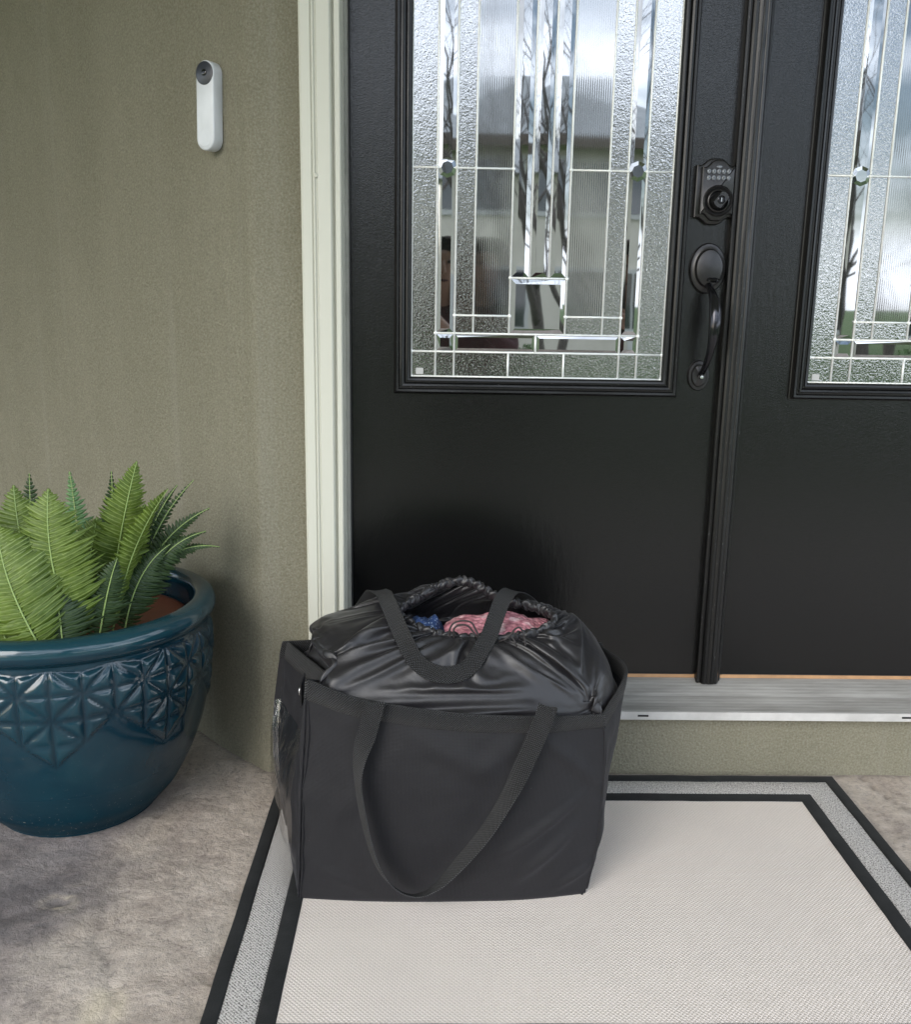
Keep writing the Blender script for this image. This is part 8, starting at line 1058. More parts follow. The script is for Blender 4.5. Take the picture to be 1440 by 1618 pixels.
10,0,-7,-1,6,3,-4,-2,1,0,2,2,-3,-1,-2,-3,0,0,0,0,1,-1,1,1,1,0,1,1,1,0,-2,-2,-3,-1,0,0,-1,1,0,-1,-1,-2,2,11,-2,-2,-7,-13,31,38,-12,-15,-30,-21,9,23,3,-9,-15,-38,51,19,-20,-44,15,42,-2,-5,-7,23,-20,0,-13,18,-3,-4,1,23,-10,-5,-6,10,14,-25,-9,7,-6,6,7,-1,-2,-14,-9,17,-1,-4,-13,41,7,-4,15,6,-28,-27,-11,18,-23,21,25,15,-7,-11,-26,0,27,56,-28,-23,-35,-10,23,-1,5,14,-22,-21,-9,34,10,12,-27,19,-1,-3,1,-9,-4,2,-7,19,-6,-2,2,-1,-2,4,-8,5,-4,9,-10,13,2,-7,2,2,-7,2,-13,1,0,9,-8,15,1,-17,10,6,-5,-9,8,1,2,-2,0,2,1,-7,2,-9,-2,4,12,0,0,-1,-8,-5,8,6,2,-2,-9,1,10,-1,1,-4,0,0,3,0,-4,3,-3,2,-1,-6,6,0,-1,0,-1,-2,3,9,0,-2,1,-2,-1,1,3,1,-4,3,0,0,3,1,-4,4,-10,-6,4,9,1,-1,-8,10,-2,-1,-5,5,3,1,-6,3,1,-2,2,2,1,-2,0,-1,0,-1,-1,-2,-3,-1,-1,-1,1,0,0,0,2,4,2,0,0,1,-1,0,1,0,1,-1,-1,-1,0,-7,13,-7,5,-2,-12,-8,41,-33,-3,-1,2,-1,20,-10,-7,-17,-31,37,28,11,-32,-12,17,-4,-12,13,18,-6,34,-17,2,-48,-8,9,29,8,-20,3,-2,1,1,-10,2,2,
1,10,-10,32,-9,-12,-13,1,17,4,-2,0,-9,26,0,-23,-6,-29,9,-1,23,12,-28,4,18,9,-1,-6,49,15,-54,-25,-6,-16,12,17,15,-15,-12,3,31,-8,11,-6,9,-8,-1,-1,-6,-15,10,-13,17,-6,-2,0,0,-2,1,3,-4,-3,8,-10,3,-2,-2,-4,22,0,-16,7,6,-1,-1,-3,-13,8,4,-3,-3,4,6,-9,4,0,-1,3,0,1,-4,-5,-7,0,11,6,-1,1,-4,-10,1,11,3,2,-4,-12,6,8,0,0,-7,4,-1,4,0,-4,0,0,0,-2,0,4,-3,0,-1,3,-1,10,0,0,-6,1,2,0,0,-2,2,0,1,3,0,-2,5,-12,-3,0,8,3,1,-7,3,1,1,-7,4,8,-2,-1,-4,4,-1,-1,2,1,0,0,-1,0,-1,0,1,2,0,0,-2,1,0,-1,-2,-2,-1,-2,-2,-2,-1,1,-2,-1,1,2,4,-3,7,2,-12,13,-9,15,-6,0,-8,-30,-24,20,9,32,3,-11,12,4,-6,-10,-29,-15,37,-19,24,-20,-27,9,13,-9,33,14,-13,22,3,3,-42,-15,23,12,4,-25,-24,43,7,-25,6,17,0,8,-5,-15,6,7,18,0,-9,-16,16,-15,9,-18,24,-4,-7,-22,10,-4,19,-2,10,-6,3,8,-12,-15,-13,9,49,-17,-40,-6,6,19,-9,29,-4,-12,-29,21,19,1,-11,3,-2,2,-11,14,-16,17,-14,11,-5,-1,0,0,-2,3,-7,7,-7,4,1,-2,2,6,-18,-1,19,0,-1,-16,2,-1,9,2,-4,2,-3,0,9,-8,4,
-2,7,-3,-1,1,0,-3,-9,-3,2,13,3,-1,1,-9,-9,6,11,1,0,-8,-6,9,4,0,-2,-6,6,0,2,-1,-1,0,2,-2,-3,3,-1,0,1,-6,6,10,-1,-5,4,3,0,0,-4,1,3,-1,2,0,-3,2,-12,3,-6,7,6,-2,1,-6,9,1,-8,-3,11,-6,6,-5,0,5,-1,-2,2,-3,-9,7,5,2,-1,-1,1,-1,1,-1,0,-1,-1,-1,-1,0,1,1,1,1,0,0,2,0,-1,-1,-9,10,-2,-10,13,-8,2,0,12,-16,-13,12,-13,-24,17,34,7,-10,-10,11,-5,6,-3,-24,-44,17,12,22,-9,-1,6,8,-21,4,-24,0,30,50,5,-35,-28,17,17,5,-21,-61,9,34,26,-13,6,3,8,4,-4,0,-5,5,4,-32,8,19,-17,8,-7,25,6,-2,-8,25,-30,11,-6,9,-16,-3,0,-13,-11,13,17,-3,11,5,-15,-19,21,-6,32,-7,-14,-6,0,-6,10,-2,-7,5,10,-19,15,-17,21,-15,8,-5,1,0,-2,-1,-2,-3,5,0,-12,19,-7,-3,0,9,-16,-1,0,13,0,-1,-3,0,1,-1,-1,1,3,0,1,0,-4,7,-1,0,1,-3,-5,-9,-1,7,11,0,1,-1,-11,-5,8,8,-1,0,-10,1,9,2,0,0,-9,3,5,1,0,0,1,-1,-2,0,-1,0,0,0,3,10,-2,-1,4,-1,-1,-3,3,3,-4,4,0,-2,1,-13,4,-7,7,9,-4,4,-11,10,-2,-2,-1,5,-4,4,3,-7,2,3,-2,0,3,-10,3,-1,3,-1,1,3,-1,0,0,1,1,1,-1,0,1,0,-1,-3,0,-1,
-1,-5,-7,7,7,-1,2,1,-13,15,-1,-7,9,1,-6,1,0,10,7,-18,-16,-1,27,1,-7,0,1,-7,1,3,-6,13,-15,-2,11,-14,35,-11,-8,-22,5,-13,-6,9,45,16,-45,-26,11,8,26,8,-42,-14,35,13,0,-9,-3,5,-2,-2,1,-11,-9,11,-8,1,11,0,8,-2,-3,38,-2,-17,-3,-17,13,-6,-8,-3,-6,3,-9,4,21,22,-12,10,-11,-21,4,-2,-12,16,-3,2,0,2,0,2,-1,-9,6,9,-18,15,-19,22,-13,6,-6,3,-1,-2,-4,0,-1,-2,7,-7,6,1,-3,2,-2,6,0,-3,-5,1,1,1,-1,-2,0,6,-1,0,1,-2,-5,3,7,-1,0,-1,-2,-8,-6,2,10,7,-2,2,-6,-9,1,9,4,1,-3,-12,5,10,0,-4,3,-9,-2,13,1,-2,0,0,0,-2,0,0,-1,0,1,9,-3,2,2,-3,-1,3,2,-4,4,0,-1,0,-8,0,-7,5,11,-3,0,0,-3,4,1,-1,-9,8,-2,5,0,-6,4,2,-2,0,-1,-1,-2,2,0,-1,2,0,-8,1,-2,-2,3,2,5,1,-3,-3,-4,-3,-5,0,1,5,15,2,-8,-2,12,-17,9,4,-11,11,3,-4,-1,-1,3,15,-9,7,-10,-15,3,6,-6,5,21,2,-17,0,21,-11,-12,-8,11,-4,-18,20,2,-10,12,2,20,-35,-32,49,14,-18,-25,16,8,1,23,0,-26,0,-2,2,3,-2,2,-3,-14,-6,7,13,-1,-6,5,-4,-2,6,0,-12,8,-5,9,-6,8,1,-1,-3,-6,-10,17,-2,-19,22,33,-2,-13,
-9,-9,23,-15,-7,1,1,-16,14,0,-2,3,-4,-2,4,8,-19,16,-21,23,-12,3,-2,0,-2,-3,-1,2,0,-4,-4,-2,6,0,0,1,-1,-4,1,5,1,-1,1,1,-6,3,7,-4,2,1,-2,2,-12,12,2,0,0,-1,-4,-8,-3,3,11,4,-2,2,-11,-6,5,11,1,0,-7,-9,7,9,0,-8,6,-6,-4,14,-2,0,0,0,-7,4,-1,-2,3,0,8,-1,0,0,2,-1,3,-3,0,1,-1,0,-2,-10,1,3,11,-3,0,5,-13,11,-4,2,-10,15,-11,5,5,-9,1,7,-3,0,2,-4,4,-3,-3,1,1,1,-2,-3,-3,0,8,0,1,-8,-10,-1,-1,0,2,6,4,4,5,1,-8,2,7,-19,7,16,-15,4,6,-6,-2,12,-5,-1,-7,24,-2,4,-4,-12,-4,-3,5,-1,10,7,-2,-16,-2,19,-11,4,17,-21,-6,11,-9,-12,10,11,5,-34,-23,51,-2,-3,2,-10,9,-14,12,0,2,2,-3,0,-1,2,1,3,-8,4,0,-6,3,-4,7,-2,0,-3,7,-3,-7,-8,15,-10,1,8,-4,11,-9,-1,-4,4,-1,4,-1,3,11,4,-11,-2,-2,-7,5,-1,2,-3,-1,-3,6,-1,-8,8,6,-21,20,-21,24,-11,-1,3,-8,3,-4,3,-1,1,0,2,-3,0,0,0,1,-1,-1,0,1,0,-1,-1,-2,2,4,-1,3,-1,-3,0,-3,0,9,-2,3,-2,3,-11,-6,-1,7,10,1,0,-3,-12,-2,9,9,-1,0,-10,-6,12,3,0,-7,7,-9,0,9,-1,2,-1,-1,-1,-1,0,1,0,8,0,-2,-4,6,2,0,0,0,0,0,
-2,-11,5,-5,11,1,-2,5,-6,0,3,3,-8,12,-14,4,5,1,-9,2,7,-2,0,0,-9,6,0,-2,0,2,-1,0,-2,0,3,1,1,-11,-8,4,-1,4,5,5,-1,-3,4,-3,0,-3,-2,-10,6,14,-8,1,11,-1,-11,6,2,2,-4,3,-2,6,7,-10,-4,0,6,-3,-1,-2,13,-4,2,3,6,2,-10,6,8,-21,-5,23,-13,-6,-17,16,20,-17,-13,17,5,-23,15,11,1,-15,-2,4,-3,1,0,0,1,-2,-1,3,3,0,-1,-2,1,-1,-2,1,-1,-1,4,-2,-1,-3,-4,-1,14,2,-2,4,-1,-5,4,-7,-11,6,-1,6,2,-4,8,-10,2,-5,6,1,-4,1,2,-1,1,-8,0,10,0,-13,16,-22,23,-10,2,-9,9,-6,0,1,-1,0,2,0,-2,0,0,1,0,-1,1,0,0,0,-3,0,3,2,-4,5,0,-3,1,-3,-8,13,2,1,0,2,-1,-15,-2,1,9,7,-4,5,-7,-11,2,11,6,0,0,-16,2,11,2,-1,-2,-1,-9,6,6,0,0,0,-1,-3,0,2,0,8,1,-1,-2,2,2,-1,-3,4,1,-2,-7,-3,-3,8,5,-6,8,-1,-9,9,-2,1,4,-13,3,7,0,-4,-4,7,1,-1,0,-5,-1,5,-1,-1,-1,1,1,-2,-1,1,2,1,-12,-6,5,0,9,5,-2,-8,2,8,-4,4,-2,3,-14,-2,16,-14,2,13,2,-11,3,8,-12,10,-9,4,5,-6,3,1,-4,3,1,-5,7,-2,-2,14,-6,2,2,8,-2,-10,-10,-2,5,6,14,-23,-8,0,18,4,-15,-1,9,3,-8,5,10,-5,-1,-7,3,1,-1,0,-3,
2,-1,3,0,-3,5,-2,2,-10,7,1,-4,2,4,3,2,-16,-1,16,-2,0,-6,11,-2,-3,2,-8,-4,-5,0,12,2,0,0,-7,3,-12,10,-3,0,2,6,-8,0,1,-10,6,12,-9,1,1,-12,16,-8,-4,9,-7,0,0,1,-2,1,1,0,-1,-1,1,-1,0,1,0,0,-2,-3,2,5,1,-3,4,-2,-1,-2,3,-11,5,9,-4,6,-10,13,-6,-14,0,5,9,2,-4,4,-5,-12,3,14,3,-2,-1,-15,7,10,0,-6,1,-4,-4,8,4,-1,1,1,-5,1,2,0,8,1,0,-1,1,2,-4,0,2,-1,-4,-8,3,-1,11,-2,2,2,-7,2,4,0,-1,-8,-1,7,2,2,-9,0,8,-3,1,-1,-7,5,2,0,-2,1,0,-5,4,-1,3,2,-13,-6,12,-1,9,-1,-12,-2,9,5,-4,5,-4,-5,-9,3,13,-16,12,5,-1,-7,-4,17,-8,1,4,-3,1,1,1,-2,-1,0,-2,6,-2,4,-1,0,-8,-6,15,-10,0,-3,10,-5,0,9,-7,0,14,-16,1,-6,11,-7,6,3,-6,7,-7,-9,22,-9,-1,2,-3,0,4,-4,1,-1,2,-2,3,-1,1,-2,-7,5,2,2,-1,1,2,-9,-7,9,6,-2,0,-8,13,-3,4,-10,-8,5,-5,19,-4,0,3,-7,-2,1,-2,-1,-5,8,0,-8,3,1,2,5,-17,12,10,-22,19,-11,-2,5,-3,4,-3,-2,0,0,-1,-1,2,0,0,0,0,-1,0,1,0,0,-2,-1,1,6,-1,-2,3,-1,-2,-8,3,-2,-1,10,0,1,-3,4,5,-12,-8,0,8,8,-2,4,-7,0,-12,4,12,1,1,-11,-5,11,5,0,
-1,-2,-7,-1,9,0,3,-1,-6,5,-1,1,9,1,0,-2,0,-1,-3,4,1,-2,-10,3,-4,10,2,-6,7,-2,-7,11,-3,1,-5,-4,2,4,2,2,-11,4,6,-2,0,-2,-2,3,0,2,-2,0,-3,7,-5,0,1,-8,-9,5,-1,17,-3,-12,5,6,0,2,0,-2,-2,-11,8,1,2,-1,3,-9,7,-8,11,-1,-5,10,-1,-1,0,2,0,0,-3,0,0,2,0,1,-6,7,-3,3,1,5,-1,-15,-12,20,0,-10,7,0,0,-3,11,-4,7,0,-2,-7,0,3,-3,-5,4,2,1,-1,-3,7,-4,0,5,-6,0,0,4,-4,3,-7,2,3,0,3,-3,5,-5,-10,5,8,-1,1,-11,8,2,-3,3,-7,1,2,6,0,2,-1,1,-8,1,3,-4,-6,6,-1,2,5,-12,2,4,2,-8,-8,15,8,-24,24,-17,4,6,-3,-1,-2,-2,2,0,-1,1,-1,-1,1,0,-1,0,1,0,-1,-2,-1,4,4,-2,0,2,-4,-1,0,-3,2,-10,10,7,-7,7,-14,17,1,-16,-3,3,11,3,-9,9,-8,-4,-4,8,6,-2,4,-16,-1,15,3,-1,-2,-4,-6,4,7,0,-2,2,1,-1,-1,8,1,0,-2,1,0,-2,3,-1,-8,-2,1,2,7,-2,1,3,-7,1,4,2,-3,-8,-1,6,2,4,-5,-3,6,1,-1,-1,-4,0,2,0,6,-3,-7,9,-1,-5,-2,-2,-7,-1,10,3,-16,-2,12,11,-5,2,-6,6,-4,-12,14,-10,8,-2,6,3,-7,2,-2,3,3,-1,-1,-2,2,3,-1,0,3,-3,0,-1,1,1,0,-1,0,10,-5,0,0,-2,10,-19,1,5,0,5,-5,-1,3,5,
-1,-5,-1,1,4,-3,2,-6,11,-4,-3,0,-4,2,3,-3,6,-6,-6,9,2,-4,3,-2,-7,8,-2,-1,4,-1,2,-10,-4,9,3,1,-1,-6,12,-10,3,-3,-3,3,8,-4,4,-2,2,-4,-5,1,0,2,1,-5,0,1,2,2,-9,11,-6,-4,1,-11,17,1,-18,19,-12,5,-1,4,-3,0,0,-1,-1,-1,0,0,-1,3,-2,0,2,-1,-2,-2,2,4,2,-5,5,-1,-3,-2,3,-4,-2,-5,1,13,-1,1,-8,3,10,-4,-15,0,7,10,-4,2,-6,1,-8,0,11,3,-4,0,-13,1,15,2,-2,-2,-5,0,4,3,1,0,-8,8,-8,5,-7,11,-1,-1,-10,10,2,-6,-8,6,-5,11,2,-8,7,0,-11,12,-3,2,-6,-4,4,4,0,4,-11,1,11,-3,0,-1,-3,-1,3,-1,0,7,-8,-1,3,-10,1,0,-5,19,-2,-5,4,-5,8,-8,-2,1,6,-6,-12,16,-11,7,-6,-1,12,-5,0,-1,1,5,-1,0,0,-3,4,0,0,2,0,-2,1,1,1,0,-3,2,3,0,0,-11,10,4,-3,0,-10,0,10,-4,6,-14,9,1,1,-4,5,1,-5,3,2,-5,4,-2,4,-1,-5,5,-6,2,4,-12,11,0,-2,-1,5,-10,0,10,-4,-3,5,1,-2,-12,8,4,1,1,-2,5,-5,-1,5,-7,-4,7,6,-4,3,-1,-1,-5,-2,0,1,3,-9,5,-4,-11,0,24,-12,0,1,-2,1,-11,5,13,-12,-4,13,3,-14,11,0,-5,2,-1,-2,1,0,-1,0,0,0,1,0,0,-3,-1,2,6,0,-4,4,0,-6,0,-1,1,2,6,-17,10,6,-7,6,-15,
17,3,-11,-9,3,10,4,-11,12,-2,-6,-8,5,8,3,-3,-6,-7,2,13,1,-2,-5,-2,4,2,1,1,-1,-11,9,3,-3,1,6,0,-5,8,-6,-5,2,-4,8,7,-9,4,3,-10,1,5,1,-2,-6,-1,7,-1,5,-1,-10,7,4,-2,0,-1,-8,14,-7,-1,7,-14,10,-1,-7,3,-3,-4,17,-3,0,-10,4,8,-6,-1,6,-10,3,-13,16,-4,-6,-4,8,7,1,-15,17,-21,22,-10,-1,5,0,1,-3,3,3,-1,2,-1,-1,6,-6,-2,3,1,-3,3,-3,4,-5,0,1,10,-5,-4,-5,4,10,-6,-2,-1,2,-5,-4,9,-5,-1,6,1,3,-9,7,-1,1,-1,-5,6,-9,0,7,2,-3,1,-2,-7,12,0,-4,3,-1,1,-6,-1,4,4,1,-1,-8,8,-2,2,-2,-13,6,13,-7,4,1,0,-2,-5,0,-2,4,-4,3,-4,6,-4,-3,-13,24,-10,-1,-2,3,-3,-10,12,9,-19,6,4,-2,9,-12,10,-8,3,-2,0,1,-1,-1,1,-1,1,2,-3,0,-1,3,5,-1,-3,3,-3,-3,1,-12,-2,5,-6,14,-10,17,-2,1,-11,0,15,1,-16,0,1,11,-4,4,-8,0,3,-11,10,6,2,-4,-11,0,6,8,0,-5,0,1,2,0,-5,5,-4,2,1,0,-6,12,-5,1,0,-1,-9,10,-3,5,2,-6,9,-2,-12,10,-1,2,-7,-2,2,3,6,-12,4,-1,8,0,-1,-1,-8,1,8,-11,0,4,-2,5,2,-5,-2,10,5,-1,-2,-4,2,-10,-9,7,3,-10,14,-12,16,-1,-11,3,-1,7,-1,-11,18,-11,2,3,
-2,0,2,-3,3,0,1,2,-1,2,0,-1,6,-14,9,-4,5,4,-4,-1,2,-4,0,-3,3,9,-5,-4,-1,3,2,2,0,-7,3,2,-3,-1,6,1,-3,0,0,3,-9,6,-5,4,-1,-9,15,-4,-2,0,6,-9,0,9,-4,-1,2,0,1,-6,1,4,3,1,-4,-2,1,-2,7,-10,-1,6,4,-5,4,-2,4,-4,-4,0,-1,4,-3,3,-15,7,5,-5,8,-17,9,4,-2,-12,21,-22,6,13,-1,-16,8,-2,7,-4,1,-2,2,-1,0,-1,0,0,0,0,2,0,-2,-2,3,4,1,-1,-2,2,-4,0,-8,-1,0,-6,8,-2,5,1,8,-5,2,-14,10,12,-2,-17,7,3,4,-11,14,0,-18,-2,0,11,8,0,-6,-10,0,11,1,-1,2,-5,-1,-5,18,-4,-5,-1,1,1,1,-10,7,2,0,-5,9,-16,9,14,-18,14,0,-12,2,10,-3,-1,-7,-1,10,9,-21,8,0,2,2,-2,2,-5,-4,6,0,0,1,-3,-1,1,-4,-7,9,13,-1,-1,-2,-3,1,5,-9,-1,-14,20,-1,3,-3,-8,-2,-2,5,0,3,6,-5,-12,11,3,1,-14,8,-10,11,0,2,3,-1,1,5,-5,1,-5,2,8,-7,2,-9,15,-10,12,-13,5,5,-3,-5,10,-8,4,-5,4,-4,6,-4,0,1,-3,4,-5,2,2,1,1,-4,0,0,3,-11,5,8,-3,-3,4,-2,-9,11,1,-4,3,3,-2,0,-6,1,6,3,-1,-10,3,5,0,-1,-8,4,11,-9,2,3,-2,1,-4,-4,2,-1,0,-7,-6,16,-18,19,1,-18,19,-15,7,2,3,-6,-1,-14,9,16,-8,-9,2,-3,
8,-4,2,2,-2,1,-2,0,1,0,2,1,-2,-2,-1,3,6,-1,-4,2,2,-10,1,-5,0,-4,21,-17,5,-8,2,11,0,3,-12,-5,15,5,-15,-1,7,9,-9,6,-13,17,-2,-19,0,10,11,-1,-12,0,1,7,2,-18,5,3,1,-4,15,-3,0,-5,5,15,-11,-4,0,1,-7,3,2,10,2,-6,4,-17,0,11,0,5,-9,-5,3,13,-8,1,-2,-3,4,6,-1,-3,-9,2,10,-18,13,2,-13,11,0,-13,19,3,-3,0,-6,-13,2,-4,1,14,1,1,2,-11,8,-5,-6,2,2,6,6,-8,6,-9,1,3,1,-2,0,-11,16,-5,0,2,0,1,1,-2,2,0,1,0,2,-2,-1,1,7,-5,3,-3,-1,5,-12,11,2,-5,-4,6,4,-12,18,-15,8,-17,12,-3,3,0,-4,4,-1,-2,4,-5,3,-4,10,-4,0,0,3,-7,2,9,-7,-1,6,0,-1,-1,-6,4,6,1,-5,-6,3,-1,7,-8,-3,11,2,-9,8,-2,2,-4,-4,0,-2,0,-15,8,13,6,-1,-36,4,25,-9,-8,3,20,-21,11,-2,-10,2,-7,24,-17,8,-17,19,-11,5,5,-4,0,1,-1,1,0,2,1,-2,-2,-1,4,5,2,0,-2,-4,-2,-16,0,0,26,-17,16,-12,-11,2,6,16,-7,-4,-11,0,17,1,-18,6,8,1,-1,2,-14,13,-2,-13,0,10,-1,13,-22,0,7,-3,3,-1,-1,3,-9,9,7,-14,9,-2,-6,-1,-1,12,-24,26,-15,7,8,-24,27,-22,3,5,6,-1,-4,-7,-2,10,3,-9,6,2,-1,-2,4,0,-7,-4,-1,
-4,19,-8,-1,-5,9,-8,11,-10,10,-1,-4,-12,0,0,18,-5,-3,-6,19,-20,12,-7,-3,-2,-1,9,3,0,2,-5,-5,3,3,-14,21,-4,-2,0,-4,0,-1,1,1,1,0,-1,3,2,-1,0,-3,1,1,-1,7,-4,-5,-3,9,-5,-4,8,-1,-5,1,-3,1,3,0,7,-4,-12,9,-5,10,-6,7,-16,18,-8,8,-5,1,6,-6,1,3,0,-6,7,2,-7,5,1,0,-2,-3,1,5,1,0,-9,1,9,-5,2,-8,4,12,-13,3,5,-4,3,-20,10,-6,0,4,-1,14,5,-11,-4,4,5,-31,-3,32,-29,15,2,-2,11,-13,0,-5,5,13,-8,2,5,-7,-2,0,2,-1,0,1,0,0,2,1,-4,-2,1,8,3,-4,-1,1,-11,-8,-5,1,23,1,3,-2,-16,1,1,-7,10,3,13,-10,-6,4,9,-14,-5,9,6,-17,21,-11,4,-1,11,-21,1,14,-17,23,-21,-7,29,0,-24,6,-3,19,-22,25,-10,0,12,-3,-2,-9,-6,20,-14,1,13,-11,1,0,-2,11,-4,1,-17,8,-1,20,-9,-17,14,-2,5,-20,18,0,-4,-6,-2,6,9,-16,19,-22,10,6,-7,-1,7,-15,8,-4,-2,3,16,-16,4,10,-12,4,0,0,-9,2,5,2,-1,6,-5,5,-8,-2,3,4,2,-3,5,-1,-15,13,-5,1,-2,1,0,-1,1,2,-3,1,-2,5,-1,-1,3,-6,-2,9,-11,-5,21,-4,-14,10,2,-3,0,-4,4,-3,1,5,-1,1,-14,14,1,-3,9,-2,-4,7,-9,6,0,-3,2,5,-6,-3,11,-7,0,9,
-4,-5,2,-4,2,9,-3,-3,-9,8,1,3,-6,-5,10,-2,-7,9,-3,5,-14,-6,2,9,3,-5,14,2,-2,-6,12,-6,-4,-4,-9,-13,21,-26,32,-30,22,-4,-13,1,5,7,1,-7,2,1,-6,7,-1,1,-1,1,0,0,2,1,-4,-2,5,5,1,-8,-11,9,-7,-6,0,20,7,-7,10,-19,3,-1,-13,14,-13,15,-9,2,-6,2,12,4,-16,3,10,-5,-3,3,-14,27,-16,16,-21,7,16,-20,22,-7,-20,17,1,-2,-2,2,-2,-4,6,7,1,-8,0,13,-1,-23,9,5,6,-12,6,-4,3,5,7,-21,4,-1,14,-11,-7,7,6,4,-19,8,9,0,-8,-6,15,0,1,-7,1,5,-6,-4,10,1,-22,10,1,-4,0,12,0,8,-1,-7,-2,-8,3,0,1,7,-10,3,8,0,-3,-1,-7,-1,7,0,4,-10,1,-10,6,0,15,-18,5,3,1,-3,6,-9,4,5,-4,-1,-2,1,5,-2,5,-13,9,0,-10,-4,15,-4,1,2,0,-1,0,6,-2,-2,3,-1,7,-5,-4,5,1,-4,4,0,-2,6,-7,1,4,2,-8,5,2,-5,8,-2,0,-7,5,-4,5,2,-3,-1,-1,6,-7,7,-9,4,11,-17,4,8,-4,-3,-16,3,-6,21,-7,10,5,3,-28,-13,7,33,-4,1,0,-18,0,0,0,2,-15,27,-25,6,3,-8,14,-8,3,-1,10,-20,14,0,-1,0,2,-1,3,-1,-4,0,7,3,-2,-19,1,7,-9,7,15,7,-16,1,4,11,-9,-4,-9,-9,19,5,-3,6,-9,-9,-5,16,-7,-1,0,3,3,0,2,-18,4,8,8,
-18,2,14,-7,-4,12,-10,7,-1,1,0,7,-19,20,-14,2,0,14,-1,-2,9,-15,16,-22,21,2,-21,13,3,-15,7,13,-12,-2,-8,24,-14,2,-5,16,-7,-3,-2,-5,9,-10,14,-3,1,-7,-8,16,1,-16,2,3,1,-4,5,13,1,-22,1,14,-11,12,-14,13,-16,2,9,9,-5,3,-1,3,-20,9,1,7,-10,7,-7,-3,21,-6,-12,10,3,-14,5,-1,0,-10,1,16,-22,10,-2,2,3,-3,1,-2,7,4,0,0,-2,-3,3,1,0,0,4,-5,6,-3,-1,4,-1,0,-4,4,2,-2,-6,8,-3,1,2,-5,5,3,-3,-2,7,-6,0,7,-5,-2,-1,3,-2,8,-9,6,-12,16,-13,10,-1,-8,17,-14,-5,11,-10,9,-19,-1,9,11,-9,9,5,-7,-29,3,8,-13,5,5,24,-11,8,-30,24,-10,6,-10,0,21,-14,-1,-6,6,2,-9,15,-13,15,-7,1,0,-2,4,-1,2,-12,8,5,7,-1,-18,-1,15,-11,-6,2,23,-23,8,-7,-3,3,10,1,11,-21,-9,5,16,-14,16,-18,16,-18,8,-1,-7,16,-12,14,-4,-10,11,-11,-3,13,-2,-12,2,10,-11,-1,10,-10,22,-22,6,9,-14,0,-10,-4,-1,-3,8,-2,0,-1,16,-13,-7,11,4,-10,14,2,-15,-3,4,20,-15,6,-5,13,-13,8,-4,-11,1,3,14,-3,-1,9,-11,11,-4,-5,3,-16,14,2,-13,-6,7,5,5,-6,-5,17,-13,9,-2,5,-4,-17,8,15,-5,-7,-8,
5,-4,14,-1,2,-20,0,15,-2,-3,-3,4,4,-13,13,-11,7,-2,3,0,10,-23,15,-5,12,-9,9,-15,9,7,-5,-1,8,-15,11,-4,8,-15,9,-2,5,-12,4,7,4,-4,-9,12,-3,-5,3,4,-2,3,-9,7,3,-4,-3,9,-4,-5,9,-2,0,-6,4,0,6,-9,5,-3,2,-7,10,-1,-4,9,-16,-4,12,-1,-2,-19,1,15,11,-15,-17,3,3,-6,5,16,12,-1,-26,-5,-3,19,3,13,-25,-8,11,10,-13,-5,19,-15,14,-13,10,-8,11,10,-18,8,-5,9,-10,8,-5,-1,-2,0,13,-2,-15,-4,16,-7,-11,10,12,-13,2,-10,2,-3,5,5,7,-9,14,-2,-8,-6,10,-11,15,-12,12,-4,-17,12,-6,-3,-1,8,11,-15,-2,12,-1,-9,0,-3,9,-2,-10,0,11,-10,1,-5,1,8,)
_d = np.array(LINER, dtype=np.int32).reshape(3, 42, 240).transpose(1, 2, 0).copy()
_d[:, 1:] = np.cumsum(_d[:, 1:], axis=0)
_d[:, 0] = np.cumsum(_d[:, 0], axis=0)
_q = np.cumsum(_d, axis=1) * .0005
for _it in range(2):
    _av = (np.roll(_q, 1, 1) + np.roll(_q, -1, 1)) / 4
    _av[1:-1] += (_q[:-2] + _q[2:]) / 4; _av[0] *= 2; _av[-1] *= 2
    _q = _q * .6 + _av * .4
ln = MB(); ln.grid([[tuple(float(c) for c in p) for p in r] for r in _q], closed=True)
lo_ = ln.build('drawstring_top', M['satin'], bag, smooth=True)
_k = np.exp(-(np.arange(-9, 10) / 3.5) ** 2); _k /= _k.sum()
_last = sum(_k[i + 9] * np.roll(_q[-1], -i, axis=0) for i in range(-9, 10))
ring_world = [Vector([float(c) for c in p]) + BO for p in _last]
from mathutils.bvhtree import BVHTree
liner_bvh = BVHTree.FromPolygons([Vector(v) for v in ln.v], ln.f)
sbs = lo_.modifiers.new('sub', 'SUBSURF'); sbs.levels = sbs.render_levels = 1
#LINER_END
lo_.modifiers.new('thick', 'SOLIDIFY').thickness = .0012
# gathered casing round the opening
cs = MB(); NCS = 420; rc = resample(ring_world, NCS); rows = []
for j in range(NCS):
    a = 2 * math.pi * j / NCS; p = rc[j]; T = (rc[(j + 3) % NCS] - rc[j - 3]).normalized(); N = Vector((0, 0, 1)); S = T.cross(N).normalized(); N = S.cross(T).normalized()
    pl_ = .5 + .5 * math.sin(a * 61 + 3 * nz(math.cos(a) * 3, math.sin(a) * 3, 0) * 3)
    r1 = .0055 + .0035 * pl_ + .002 * nz(math.cos(a) * 9, math.sin(a) * 9, 2)
    rows.append([tuple(p + Vector((0, 0, .002)) + (S * math.cos(k / 14 * 2 * math.pi) * r1 * .72 + N * math.sin(k / 14 * 2 * math.pi) * r1 * 1.25) + T * (.004 * math.sin(k / 14 * 4 * math.pi + a * 20)) - BO) for k in range(14)])
rows.append(rows[0])
cs.grid(rows, closed=True); cs.build('gathered_casing', M['satin'], bag, smooth=True)
